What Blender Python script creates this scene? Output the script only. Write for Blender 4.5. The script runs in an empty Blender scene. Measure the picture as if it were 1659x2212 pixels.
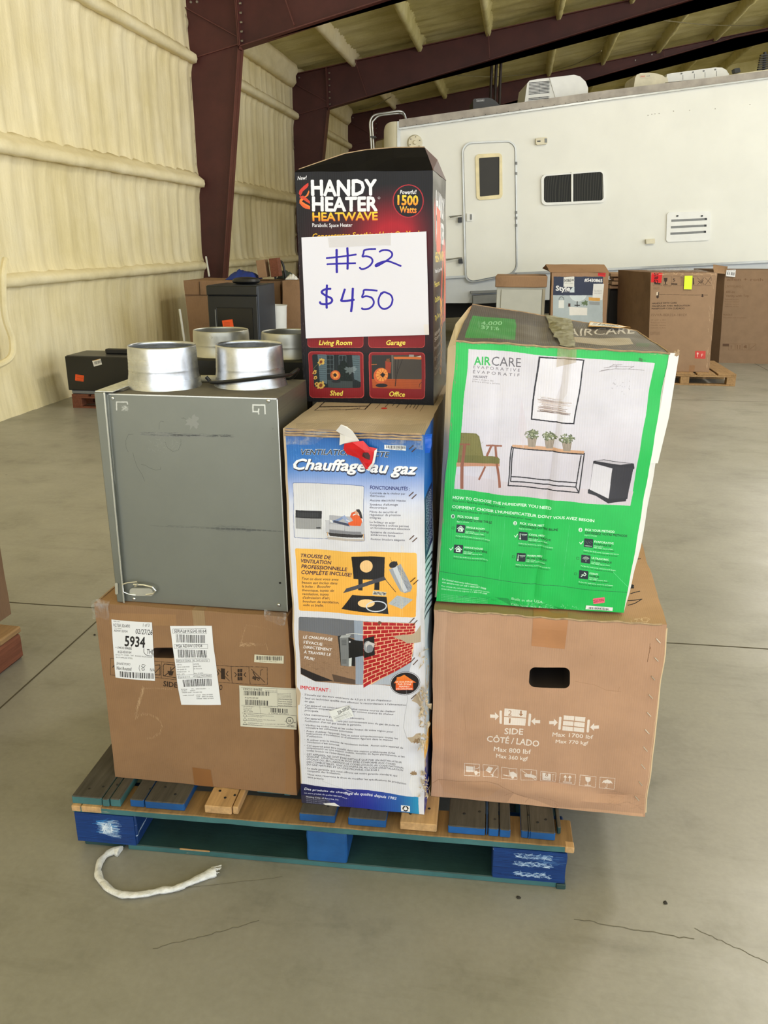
import bpy, bmesh, math, random
import numpy as np
from mathutils import Vector, Matrix, noise

random.seed(7)
rng = np.random.default_rng(7)
SC = bpy.context.scene
COL = SC.collection

# ------------------------------------------------------------------ camera
FPX, CXP, CYP = 1790.0, 829.5, 1106.0
EYE = Vector((0, 0, 1.44))
PITCH, YAW = math.radians(18.1), math.radians(8.83)
FWD = Vector((-math.sin(YAW) * math.cos(PITCH), math.cos(YAW) * math.cos(PITCH), -math.sin(PITCH)))
RGT = Vector((math.cos(YAW), math.sin(YAW), 0))
UPV = RGT.cross(FWD)
cam = bpy.data.cameras.new('camera')
cam.sensor_fit = 'VERTICAL'
cam.sensor_height = 24.0
cam.lens = 24.0 * FPX / 2212.0
cam.clip_start = 0.05
cam.clip_end = 200
camo = bpy.data.objects.new('camera', cam)
camo.matrix_world = Matrix(((RGT.x, UPV.x, -FWD.x, EYE.x), (RGT.y, UPV.y, -FWD.y, EYE.y), (RGT.z, UPV.z, -FWD.z, EYE.z), (0, 0, 0, 1)))
COL.objects.link(camo)
SC.camera = camo

# ------------------------------------------------------------------ light
w = bpy.data.worlds.new('daylight')
SC.world = w
w.use_nodes = True
nt = w.node_tree
nt.nodes.clear()
out = nt.nodes.new('ShaderNodeOutputWorld')
bg = nt.nodes.new('ShaderNodeBackground')
tc = nt.nodes.new('ShaderNodeTexCoord')
sp = nt.nodes.new('ShaderNodeSeparateXYZ')
cr = nt.nodes.new('ShaderNodeValToRGB')
cr.color_ramp.elements[0].position = 0.46
cr.color_ramp.elements[0].color = (1.80, 1.79, 1.76, 1)
cr.color_ramp.elements[1].position = 0.54
cr.color_ramp.elements[1].color = (0.86, 0.945, 1.02, 1)
mr = nt.nodes.new('ShaderNodeMapRange')
mr.inputs['From Min'].default_value = -1
nt.links.new(tc.outputs['Generated'], sp.inputs[0])
nt.links.new(sp.outputs['Z'], mr.inputs['Value'])
nt.links.new(mr.outputs[0], cr.inputs[0])
nt.links.new(cr.outputs[0], bg.inputs[0])
bg.inputs[1].default_value = 2.75
nt.links.new(bg.outputs[0], out.inputs[0])


def area(name, loc, rot, sx, sy, power, col, portal=False):
    l = bpy.data.lights.new(name, 'AREA')
    l.shape = 'RECTANGLE'
    l.size, l.size_y = sx, sy
    l.energy = power
    l.color = col
    if portal:
        l.cycles.is_portal = True
    o = bpy.data.objects.new(name, l)
    o.location = loc
    o.rotation_euler = rot
    COL.objects.link(o)
    return o


R90 = math.pi / 2
# daylight enters through the open hangar doors behind and to the right
area('portal_rear', (3.0, -6.0, 2.4), (R90, 0, 0), 14.4, 4.8, 1, (1, 1, 1), True)
area('portal_side', (11.0, 3.5, 2.4), (R90, 0, R90), 19, 4.8, 1, (1, 1, 1), True)
# far bay lamp makes the upper-right glow; the nearer one is added as fill
LAMPS = [(3.0, 6.5, 5.2, 220), (6.1, 17.0, 5.78, 320)]
for lx, ly, lz, lp in LAMPS:
    area('ceiling_lamp_light', (lx, ly, lz), (0, 0, 0), 1.2, 0.5, lp, (1.0, 0.95, 0.86))

vs = SC.view_settings
SC.display_settings.display_device = 'sRGB'
vs.view_transform = 'Standard'
vs.look = 'None'
vs.gamma = 1
vs.use_curve_mapping = False
vs.exposure = 0.0


# ------------------------------------------------------------------ geometry helpers
def ray(px, py):
    return FWD + RGT * ((px - CXP) / FPX) - UPV * ((py - CYP) / FPX)


def G(px, py, z=0.0):
    """point at height z seen at the given place of the photograph"""
    d = ray(px, py)
    return EYE + d * ((z - EYE.z) / d.z)


def P(px, py, Y):
    """point on the vertical plane y = Y"""
    d = ray(px, py)
    return EYE + d * (Y / d.y)


def PX(px, py, X):
    d = ray(px, py)
    return EYE + d * (X / d.x)


HDG = Vector((-math.sin(YAW), math.cos(YAW), 0))


def PD(px, py, D):
    """point on the vertical plane at distance D along the viewing heading"""
    d = ray(px, py)
    return EYE + d * (D / d.dot(HDG))


def sr(r, g=None, b=None):
    """0-255 sRGB to linear"""
    if g is None:
        r, g, b = r
    f = lambda c: (c / 255 / 12.92) if c / 255 <= 0.04045 else ((c / 255 + 0.055) / 1.055) ** 2.4
    return (f(r), f(g), f(b), 1)


def attach(o, parent):
    o.parent = parent
    o.matrix_parent_inverse = parent.matrix_basis.inverted()


def obj(name, verts, faces, mats, parent=None, uvs=None, mi=None, smooth=False):
    me = bpy.data.meshes.new(name)
    me.from_pydata([tuple(v) for v in verts], [], faces)
    if not isinstance(mats, (list, tuple)):
        mats = [mats]
    for m in mats:
        me.materials.append(m)
    if mi is not None:
        me.polygons.foreach_set('material_index', mi)
    if uvs is not None:
        ul = me.uv_layers.new(name='UVMap')
        ul.data.foreach_set('uv', np.asarray(uvs, dtype=np.float32).ravel())
    if smooth:
        me.polygons.foreach_set('use_smooth', [True] * len(me.polygons))
    me.update()
    o = bpy.data.objects.new(name, me)
    COL.objects.link(o)
    if parent is not None:
        attach(o, parent)
    return o


def bmobj(name, bm, mats, parent=None, smooth=False):
    me = bpy.data.meshes.new(name)
    bm.to_mesh(me)
    bm.free()
    if not isinstance(mats, (list, tuple)):
        mats = [mats]
    for m in mats:
        me.materials.append(m)
    if smooth:
        me.polygons.foreach_set('use_smooth', [True] * len(me.polygons))
        if smooth != 'all':
            try:
                me.set_sharp_from_angle(angle=math.radians(38))
            except Exception:
                pass
    o = bpy.data.objects.new(name, me)
    COL.objects.link(o)
    if parent is not None:
        attach(o, parent)
    return o


def tag(o, label=None, cat=None, group=None, kind=None):
    if label:
        o['label'] = label
    if cat:
        o['category'] = cat
    if group:
        o['group'] = group
    if kind:
        o['kind'] = kind
    return o


def empty(name, loc=(0, 0, 0), label=None, cat=None, group=None, kind=None):
    o = bpy.data.objects.new(name, None)
    o.location = loc
    o.empty_display_size = 0.1
    COL.objects.link(o)
    return tag(o, label, cat, group, kind)


def add_box(bm, c0, c1, bev=0.0, M=None):
    x0, y0, z0 = c0
    x1, y1, z1 = c1
    vs_ = [bm.verts.new(p) for p in [(x0, y0, z0), (x1, y0, z0), (x1, y1, z0), (x0, y1, z0), (x0, y0, z1), (x1, y0, z1), (x1, y1, z1), (x0, y1, z1)]]
    fs = [bm.faces.new([vs_[i] for i in f]) for f in [(3, 2, 1, 0), (4, 5, 6, 7), (0, 1, 5, 4), (1, 2, 6, 5), (2, 3, 7, 6), (3, 0, 4, 7)]]
    if M is not None:
        for v in vs_:
            v.co = M @ v.co
    if bev > 0:
        es = list({e for f in fs for e in f.edges})
        bmesh.ops.bevel(bm, geom=es, offset=bev, segments=1, affect='EDGES', profile=0.5)
    return vs_


def add_hexa(bm, B, T):
    """box from four bottom and four top points (same order, counter-clockwise from above)"""
    vb = [bm.verts.new(p) for p in B]
    vt = [bm.verts.new(p) for p in T]
    n = len(vb)
    bm.faces.new(vb[::-1])
    bm.faces.new(vt)
    for i in range(n):
        j = (i + 1) % n
        bm.faces.new([vb[i], vb[j], vt[j], vt[i]])
    return vb + vt


def box(name, c0, c1, m, parent=None, bev=0.0, M=None, smooth=False):
    bm = bmesh.new()
    add_box(bm, c0, c1, bev, M)
    bmesh.ops.recalc_face_normals(bm, faces=bm.faces)
    return bmobj(name, bm, m, parent, smooth)


def add_tube(bm, pts, rad, n=8, cap=True):
    pts = [Vector(p) for p in pts]
    rings = []
    up = None
    for i, p in enumerate(pts):
        a = pts[max(i - 1, 0)]
        b = pts[min(i + 1, len(pts) - 1)]
        t = (b - a).normalized()
        if up is None:
            up = Vector((0, 0, 1)) if abs(t.z) < 0.9 else Vector((1, 0, 0))
        s = t.cross(up)
        if s.length < 1e-5:
            s = t.orthogonal()
        s.normalize()
        up = s.cross(t).normalized()
        r = rad[i] if isinstance(rad, (list, tuple)) else rad
        rings.append([bm.verts.new(p + (s * math.cos(k * 2 * math.pi / n) + up * math.sin(k * 2 * math.pi / n)) * r) for k in range(n)])
    for a, b in zip(rings, rings[1:]):
        for k in range(n):
            bm.faces.new([a[k], a[(k + 1) % n], b[(k + 1) % n], b[k]])
    if cap:
        bm.faces.new(rings[0][::-1])
        bm.faces.new(rings[-1])


def tube(name, pts, rad, m, parent=None, n=8, smooth=True):
    bm = bmesh.new()
    add_tube(bm, pts, rad, n)
    bmesh.ops.recalc_face_normals(bm, faces=bm.faces)
    return bmobj(name, bm, m, parent, smooth)


def spline(pts, k=8):
    pts = [Vector(p) for p in pts]
    out_ = []
    q = [pts[0]] + pts + [pts[-1]]
    for i in range(1, len(q) - 2):
        for s in range(k):
            t = s / k
            a, b, c, d = q[i - 1], q[i], q[i + 1], q[i + 2]
            out_.append(0.5 * ((2 * b) + (c - a) * t + (2 * a - 5 * b + 4 * c - d) * t * t + (3 * b - a - 3 * c + d) * t ** 3))
    out_.append(pts[-1])
    return out_


def rrect(quad, r=0.15, n=5, ax=None):
    """rounded version of a planar quad (corners in order); r = corner size in metres"""
    q = [Vector(p) for p in quad]
    o = []
    for i in range(4):
        p, a, b = q[i], q[i - 1], q[(i + 1) % 4]
        da, db = (a - p).normalized() * r, (b - p).normalized() * r
        for k in range(n + 1):
            t = k / n * math.pi / 2
            o.append(p + da * (1 - math.sin(t)) + db * (1 - math.cos(t)))
    return o


def prism(name, poly, nrm, d0, d1, m, parent=None, bev=0.0, holes=None):
    """extrude a planar polygon along nrm from d0 to d1"""
    bm = bmesh.new()
    n = Vector(nrm)
    a = [bm.verts.new(Vector(p) + n * d0) for p in poly]
    b = [bm.verts.new(Vector(p) + n * d1) for p in poly]
    L = len(a)
    if holes is None:
        bm.faces.new(a[::-1])
        bm.faces.new(b)
    for i in range(L):
        j = (i + 1) % L
        bm.faces.new([a[i], a[j], b[j], b[i]])
    if holes is not None:   # a ring: hole polygon with the same vertex count
        ha = [bm.verts.new(Vector(p) + n * d0) for p in holes]
        hb = [bm.verts.new(Vector(p) + n * d1) for p in holes]
        for i in range(L):
            j = (i + 1) % L
            bm.faces.new([ha[i], ha[j], hb[j], hb[i]])
            bm.faces.new([b[i], b[j], hb[j], hb[i]])
            bm.faces.new([a[i], a[j], ha[j], ha[i]])
    bmesh.ops.recalc_face_normals(bm, faces=bm.faces)
    return bmobj(name, bm, m, parent)


# ------------------------------------------------------------------ materials
class NT:
    def __init__(s, name):
        s.m = bpy.data.materials.new(name)
        s.m.use_nodes = True
        s.t = s.m.node_tree
        s.b = s.t.nodes['Principled BSDF']

    def n(s, kind, **kw):
        nd = s.t.nodes.new(kind)
        for k, v in kw.items():
            if k.startswith('i_'):
                nd.inputs[k[2:].replace('_', ' ')].default_value = v
            else:
                setattr(nd, k, v)
        return nd

    def l(s, a, b):
        s.t.links.new(a, b)

    def coord(s, scale=(1, 1, 1), which='Object', rot=(0, 0, 0)):
        tc_ = s.n('ShaderNodeTexCoord')
        mp = s.n('ShaderNodeMapping')
        mp.inputs['Scale'].default_value = scale
        mp.inputs['Rotation'].default_value = rot
        s.l(tc_.outputs[which], mp.inputs[0])
        return mp.outputs[0]

    def noise(s, vec, scale=5, detail=4, rough=0.55):
        nd = s.n('ShaderNodeTexNoise')
        nd.inputs['Scale'].default_value = scale
        nd.inputs['Detail'].default_value = detail
        nd.inputs['Roughness'].default_value = rough
        s.l(vec, nd.inputs['Vector'])
        return nd.outputs['Fac']

    def ramp(s, fac, stops):
        nd = s.n('ShaderNodeValToRGB')
        e = nd.color_ramp.elements
        while len(e) > len(stops):
            e.remove(e[-1])
        while len(e) < len(stops):
            e.new(0.5)
        for k, (p, c) in enumerate(stops):
            e[k].position = p
            e[k].color = c if len(c) == 4 else (*c, 1)
        s.l(fac, nd.inputs[0])
        return nd.outputs[0]

    def mix(s, fac, a, b, mode='MIX'):
        nd = s.n('ShaderNodeMix', data_type='RGBA', blend_type=mode)
        for sock, v in ((0, fac), (6, a), (7, b)):
            if isinstance(v, (int, float)):
                nd.inputs[sock].default_value = v
            elif isinstance(v, tuple):
                nd.inputs[sock].default_value = v
            else:
                s.l(v, nd.inputs[sock])
        return nd.outputs[2]

    def bump(s, h, strength=0.3, dist=0.01):
        nd = s.n('ShaderNodeBump')
        nd.inputs['Strength'].default_value = strength
        nd.inputs['Distance'].default_value = dist
        s.l(h, nd.inputs['Height'])
        s.l(nd.outputs[0], s.b.inputs['Normal'])
        return nd

    def set(s, col=None, rough=None, metal=None, spec=None):
        if col is not None:
            if isinstance(col, tuple):
                s.b.inputs['Base Color'].default_value = col
            else:
                s.l(col, s.b.inputs['Base Color'])
        if rough is not None:
            if isinstance(rough, (int, float)):
                s.b.inputs['Roughness'].default_value = rough
            else:
                s.l(rough, s.b.inputs['Roughness'])
        if metal is not None:
            s.b.inputs['Metallic'].default_value = metal
        if spec is not None:
            s.b.inputs['Specular IOR Level'].default_value = spec
        return s.m


def plain(name, c, rough=0.6, metal=0.0, var=0.12, scale=8.0, spec=0.5, bump=0.0, stretch=(1, 1, 1)):
    t = NT(name)
    v = t.coord(stretch)
    nz = t.noise(v, scale, 5)
    c = sr(c)
    lo = tuple(max(0, x * (1 - var)) for x in c[:3]) + (1,)
    hi = tuple(min(1, x * (1 + var)) for x in c[:3]) + (1,)
    col = t.ramp(nz, [(0.3, lo), (0.7, hi)])
    if bump:
        t.bump(nz, bump, 0.004)
    return t.set(col, rough, metal, spec)


def cardboard(name, c=(176, 136, 98), dirt=0.25, flute='Z'):
    t = NT(name)
    v = t.coord()
    n1 = t.noise(v, 3.5, 6, 0.6)
    n2 = t.noise(t.coord((40, 40, 4)), 6, 4)
    cc = sr(c)
    dk = tuple(x * (1 - dirt) for x in cc[:3]) + (1,)
    hi = tuple(min(1, x * 1.08) for x in cc[:3]) + (1,)
    base = t.ramp(n1, [(0.28, dk), (0.5, cc), (0.75, hi)])
    fib = t.ramp(n2, [(0.3, (0.9, 0.9, 0.9, 1)), (0.7, (1.04, 1.04, 1.04, 1))])
    col = t.mix(1.0, base, fib, 'MULTIPLY')
    wv = t.n('ShaderNodeTexWave', wave_type='BANDS', bands_direction='X')
    wv.inputs['Scale'].default_value = 38
    wv.inputs['Distortion'].default_value = 0.6
    t.l(v, wv.inputs['Vector'])
    t.bump(wv.outputs['Fac'], 0.10, 0.002)
    return t.set(col, 0.85, 0, 0.25)


def steel_paint(name, c=(70, 33, 30)):
    t = NT(name)
    n1 = t.noise(t.coord(), 2.0, 6, 0.65)
    cc = sr(c)
    col = t.ramp(n1, [(0.3, tuple(x * 0.75 for x in cc[:3])), (0.72, tuple(x * 1.25 for x in cc[:3]))])
    return t.set(col, 0.5, 0, 0.4)


# ------------------------------------------------------------------ flat print: a small scan converter
_cu = bpy.data.curves.new('glyphs', 'FONT')
_co = bpy.data.objects.new('glyphs', _cu)
_cu.resolution_u = 2
_tx = {}


def glyph_tris(s, off, shear):
    k = (s, off, shear)
    if k not in _tx:
        _cu.body = s
        _cu.offset = off
        _cu.shear = shear
        m = _co.to_mesh()
        if m is None or len(m.vertices) == 0:
            _tx[k] = None
        else:
            co = np.empty(len(m.vertices) * 3)
            m.vertices.foreach_get('co', co)
            co = co.reshape(-1, 3)[:, :2].copy()
            m.calc_loop_triangles()
            tr = np.empty(len(m.loop_triangles) * 3, dtype=np.int32)
            m.loop_triangles.foreach_get('vertices', tr)
            _tx[k] = co[tr].reshape(-1, 3, 2)
        _co.to_mesh_clear()
    return _tx[k]


class Canvas:
    """flat print of one panel. Drawing units are those of `quad` (TL, TR, BR, BL)."""

    def __init__(s, quad, W, H, base):
        s.W, s.H = W, H
        src = np.array(quad, float)
        dst = np.array([(0, 0), (W, 0), (W, H), (0, H)], float)
        A = []
        for (x, y), (u, v) in zip(src, dst):
            A.append([x, y, 1, 0, 0, 0, -u * x, -u * y, u])
            A.append([0, 0, 0, x, y, 1, -v * x, -v * y, v])
        A = np.array(A)
        h = np.linalg.solve(A[:, :8], A[:, 8])
        s.M = np.append(h, 1).reshape(3, 3)
        s.Mi = np.linalg.inv(s.M)
        s.im = np.empty((H, W, 3), np.float32)
        s.im[:] = np.array(base, np.float32)

    def tp(s, p):
        p = np.asarray(p, float)
        sh = p.shape
        q = np.c_[p.reshape(-1, 2), np.ones(p.size // 2)] @ s.M.T
        return (q[:, :2] / q[:, 2:]).reshape(sh)

    def mask(s, polys):
        """polys: (N,K,2) texture pixels; non-zero winding"""
        a, b = [], []
        for pl in polys:
            pl = np.asarray(pl, float)
            if pl.ndim == 2:
                pl = pl[None]
            x, y = pl[..., 0], pl[..., 1]
            ar = (x * np.roll(y, -1, 1) - np.roll(x, -1, 1) * y).sum(1)
            pl = np.where((ar < 0)[:, None, None], pl[:, ::-1], pl)
            a.append(pl.reshape(-1, 2))
            b.append(np.roll(pl, -1, 1).reshape(-1, 2))
        a = np.concatenate(a)
        b = np.concatenate(b)
        x0 = int(max(0, math.floor(min(a[:, 0].min(), b[:, 0].min()))))
        x1 = int(min(s.W, math.ceil(a[:, 0].max()) + 1))
        y0 = int(max(0, math.floor(a[:, 1].min())))
        y1 = int(min(s.H, math.ceil(a[:, 1].max()) + 1))
        if x1 <= x0 or y1 <= y0:
            return None
        up = b[:, 1] > a[:, 1]
        lo = np.where(up[:, None], a, b)
        hi = np.where(up[:, None], b, a)
        r0 = np.clip(np.ceil(lo[:, 1] - 0.5), y0, y1).astype(int)
        r1 = np.clip(np.ceil(hi[:, 1] - 0.5), y0, y1).astype(int)
        cnt = np.maximum(r1 - r0, 0)
        if cnt.sum() == 0:
            return None
        idx = np.repeat(np.arange(len(cnt)), cnt)
        st = np.repeat(np.cumsum(cnt) - cnt, cnt)
        rows = np.arange(cnt.sum()) - st + r0[idx]
        t = (rows + 0.5 - lo[idx, 1]) / (hi[idx, 1] - lo[idx, 1])
        xs = lo[idx, 0] + t * (hi[idx, 0] - lo[idx, 0])
        c = np.clip(np.ceil(xs - 0.5), x0, x1).astype(int) - x0
        acc = np.zeros((y1 - y0, x1 - x0 + 1), np.int32)
        np.add.at(acc, (rows - y0, c), np.where(up[idx], 1, -1))
        return np.cumsum(acc, 1)[:, :-1] != 0, x0, y0, x1, y1

    def paint(s, mk, col, a=1.0):
        if mk is None:
            return
        m, x0, y0, x1, y1 = mk
        reg = s.im[y0:y1, x0:x1]
        if callable(col):
            yy, xx = np.nonzero(m)
            pts = np.c_[xx + x0 + 0.5, yy + y0 + 0.5, np.ones(len(xx))] @ s.Mi.T
            c = col(pts[:, 0] / pts[:, 2], pts[:, 1] / pts[:, 2])
            al = a
            if c.shape[1] == 4:
                al = (c[:, 3:] * a)
                c = c[:, :3]
            reg[yy, xx] = reg[yy, xx] * (1 - al) + c * al
        else:
            reg[m] = reg[m] * (1 - a) + np.array(col, np.float32) * a

    def poly(s, pts, col, a=1.0):
        s.paint(s.mask([s.tp(pts)]), col, a)

    def line(s, pts, wd, col, a=1.0, closed=False):
        pts = [np.array(p, float) for p in pts]
        if closed:
            pts.append(pts[0])
        qs = []
        for p, q in zip(pts, pts[1:]):
            d = q - p
            L = math.hypot(*d)
            if L < 1e-6:
                continue
            n = np.array((-d[1], d[0])) / L * wd / 2
            e = d / L * wd * 0.3
            qs.append(s.tp(np.array([p - e + n, q + e + n, q + e - n, p - e - n])))
        if qs:
            s.paint(s.mask(qs), col, a)

    def ell(s, c, rx, ry, col, a=1.0, n=28, rot=0.0, t0=0.0, t1=2 * math.pi):
        t = np.linspace(t0, t1, n, endpoint=(t1 - t0) < 6.2)
        x, y = rx * np.cos(t), ry * np.sin(t)
        cr_, sr_ = math.cos(rot), math.sin(rot)
        s.poly(np.c_[c[0] + x * cr_ - y * sr_, c[1] + x * sr_ + y * cr_], col, a)

    def ring(s, c, rx, ry, wd, col, a=1.0, n=36, t0=0.0, t1=2 * math.pi):
        t = np.linspace(t0, t1, n)
        s.line(np.c_[c[0] + rx * np.cos(t), c[1] + ry * np.sin(t)], wd, col, a)

    def rr(s, quad, r, col, a=1.0):
        q = [np.array(p, float) for p in quad]
        o = []
        for i in range(4):
            p, aa, bb = q[i], q[i - 1], q[(i + 1) % 4]
            da = (aa - p) / np.linalg.norm(aa - p) * r
            db = (bb - p) / np.linalg.norm(bb - p) * r
            for k in range(7):
                t = k / 6 * math.pi / 2
                o.append(p + da * (1 - math.sin(t)) + db * (1 - math.cos(t)))
        s.poly(np.array(o), col, a)
        return o

    def text(s, st, p0, p1, cap, col, bold=0.0, shear=0.0, a=1.0, rise=None):
        """baseline p0 -> p1 (p1 may be None: natural width), capital height in drawing units"""
        tr = glyph_tris(st, 0.0, shear)
        if tr is None:
            return
        bold *= 0.72
        if bold > 0.004:
            tr = np.concatenate([tr] + [tr + np.array((math.cos(k * math.pi / 4), math.sin(k * math.pi / 4))) * bold for k in range(8)])
        x0, x1 = tr[..., 0].min(), tr[..., 0].max()
        k = cap / 0.69
        p0 = np.array(p0, float)
        if p1 is None:
            ax = np.array((k, 0.0))
        elif len(p1) == 3:      # ('d', dx, dy) direction only
            d = np.array(p1[1:], float)
            ax = d / np.linalg.norm(d) * k
        else:
            ax = (np.array(p1, float) - p0) / (x1 - x0)
        nn = np.array((ax[1], -ax[0]))
        nn = nn / np.linalg.norm(nn) * k
        if rise is not None:
            nn = np.array(rise, float)
            nn = nn / np.linalg.norm(nn) * k
        pts = p0 + (tr[..., :1] - x0) * ax + tr[..., 1:] * nn
        s.paint(s.mask([s.tp(pts)]), col, a)

    def bars(s, quad, n, col, seed=0, fill=0.55):
        """a bar code in a quad TL TR BR BL"""
        r = random.Random(seed)
        q = [np.array(p, float) for p in quad]
        x = 0.0
        qs = []
        while x < 1:
            wd = r.choice([1, 1, 2, 3]) / n
            if r.random() < 0.97:
                e = min(1, x + wd * fill * 1.4)
                a0 = q[0] + (q[1] - q[0]) * x
                a1 = q[0] + (q[1] - q[0]) * e
                b1 = q[3] + (q[2] - q[3]) * e
                b0 = q[3] + (q[2] - q[3]) * x
                qs.append(s.tp(np.array([a0, a1, b1, b0])))
            x += wd * 1.25 + r.choice([0.3, 0.8]) / n
        s.paint(s.mask(qs), col, 1.0)

    def smear(s, quad, col, n, seed, L=12, wd=0.8, a=0.5, ang=0.0, jit=0.2):
        """many small scratches inside a quad"""
        r = random.Random(seed)
        q = [np.array(p, float) for p in quad]
        for _ in range(n):
            u, v = r.random(), r.random()
            p = (q[0] * (1 - u) + q[1] * u) * (1 - v) + (q[3] * (1 - u) + q[2] * u) * v
            t = ang + r.gauss(0, jit)
            l = L * r.uniform(0.3, 1.3)
            d = np.array((math.cos(t), math.sin(t))) * l / 2
            s.line([p - d, p + d], wd * r.uniform(0.5, 1.5), col, a * r.uniform(0.4, 1))

    def blotch(s, c, r_, col, seed=0, a=1.0, k=0.35, n=22, asp=1.0, rot=0.0):
        rr_ = random.Random(seed)
        pts = []
        for i in range(n):
            t = i / n * 2 * math.pi
            rad = r_ * (1 + rr_.uniform(-k, k))
            x, y = rad * math.cos(t) * asp, rad * math.sin(t)
            pts.append((c[0] + x * math.cos(rot) - y * math.sin(rot), c[1] + x * math.sin(rot) + y * math.cos(rot)))
        s.poly(np.array(pts), col, a)

    def image(s, name):
        im = bpy.data.images.new(name, s.W, s.H)
        px = np.ones((s.H, s.W, 4), np.float32)
        px[..., :3] = np.clip(s.im[::-1] / 255.0, 0, 1)
        im.pixels.foreach_set(px.ravel())
        im.update()
        im.pack()
        return im


class FitCanvas(Canvas):
    """print of a face that is not flat: drawing units to texture through a fitted polynomial"""

    def __init__(s, carton, face, W, H, base):
        s.W, s.H = W, H
        s.im = np.empty((H, W, 3), np.float32)
        s.im[:] = np.array(base, np.float32)
        uv, px = [], []
        for j in range(25):
            for i in range(33):
                u, v = i / 32, j / 24
                uv.append((u * W, (1 - v) * H))
                px.append(proj(carton.pt(face, u, v)))
        px = np.array(px)
        s.c, s.sc = px.mean(0), px.std(0)
        s.co = np.linalg.lstsq(s.mono(px), np.array(uv), rcond=None)[0]

    def mono(s, p):
        q = (p - s.c) / s.sc
        return np.stack([q[:, 0] ** i * q[:, 1] ** j for i in range(5) for j in range(5 - i)], 1)

    def tp(s, p):
        p = np.asarray(p, float)
        return (s.mono(p.reshape(-1, 2)) @ s.co).reshape(p.shape)


def vgrad(y0, c0, y1, c1, *more):
    ys = [y0, y1] + [m[0] for m in more]
    cs = [c0, c1] + [m[1] for m in more]

    def f(x, y):
        return np.c_[tuple(np.interp(y, ys, [c[k] for c in cs]) for k in range(3))]
    return f


def hgrad(x0, c0, x1, c1):
    def f(x, y):
        return np.c_[tuple(np.interp(x, [x0, x1], [c0[k], c1[k]]) for k in range(3))]
    return f


def printed(name, canvas, rough=0.5, flute=0.12, spec=0.4, fl_scale=70, dirt=0.12):
    """material of a printed panel"""
    t = NT(name)
    ti = t.n('ShaderNodeTexImage')
    ti.image = canvas.image(name)
    ti.interpolation = 'Linear'
    ti.extension = 'EXTEND'
    uv = t.n('ShaderNodeUVMap')
    uv.uv_map = 'UVMap'
    t.l(uv.outputs[0], ti.inputs[0])
    n1 = t.noise(t.coord(), 9, 6, 0.65)
    d = t.ramp(n1, [(0.3, (1 - dirt,) * 3 + (1,)), (0.62, (1, 1, 1, 1))])
    col = t.mix(1.0, ti.outputs[0], d, 'MULTIPLY')
    if flute:
        wv = t.n('ShaderNodeTexWave', wave_type='BANDS', bands_direction='X')
        wv.inputs['Scale'].default_value = fl_scale
        wv.inputs['Distortion'].default_value = 0.4
        t.l(t.coord(), wv.inputs['Vector'])
        nz = t.noise(t.coord((1, 1, 0.5)), 14, 5)
        ad = t.n('ShaderNodeMath', operation='MULTIPLY_ADD')
        t.l(nz, ad.inputs[0])
        ad.inputs[1].default_value = 2.5
        t.l(wv.outputs['Fac'], ad.inputs[2])
        t.bump(ad.outputs[0], flute, 0.003)
    return t.set(col, rough, 0, spec)


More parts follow.
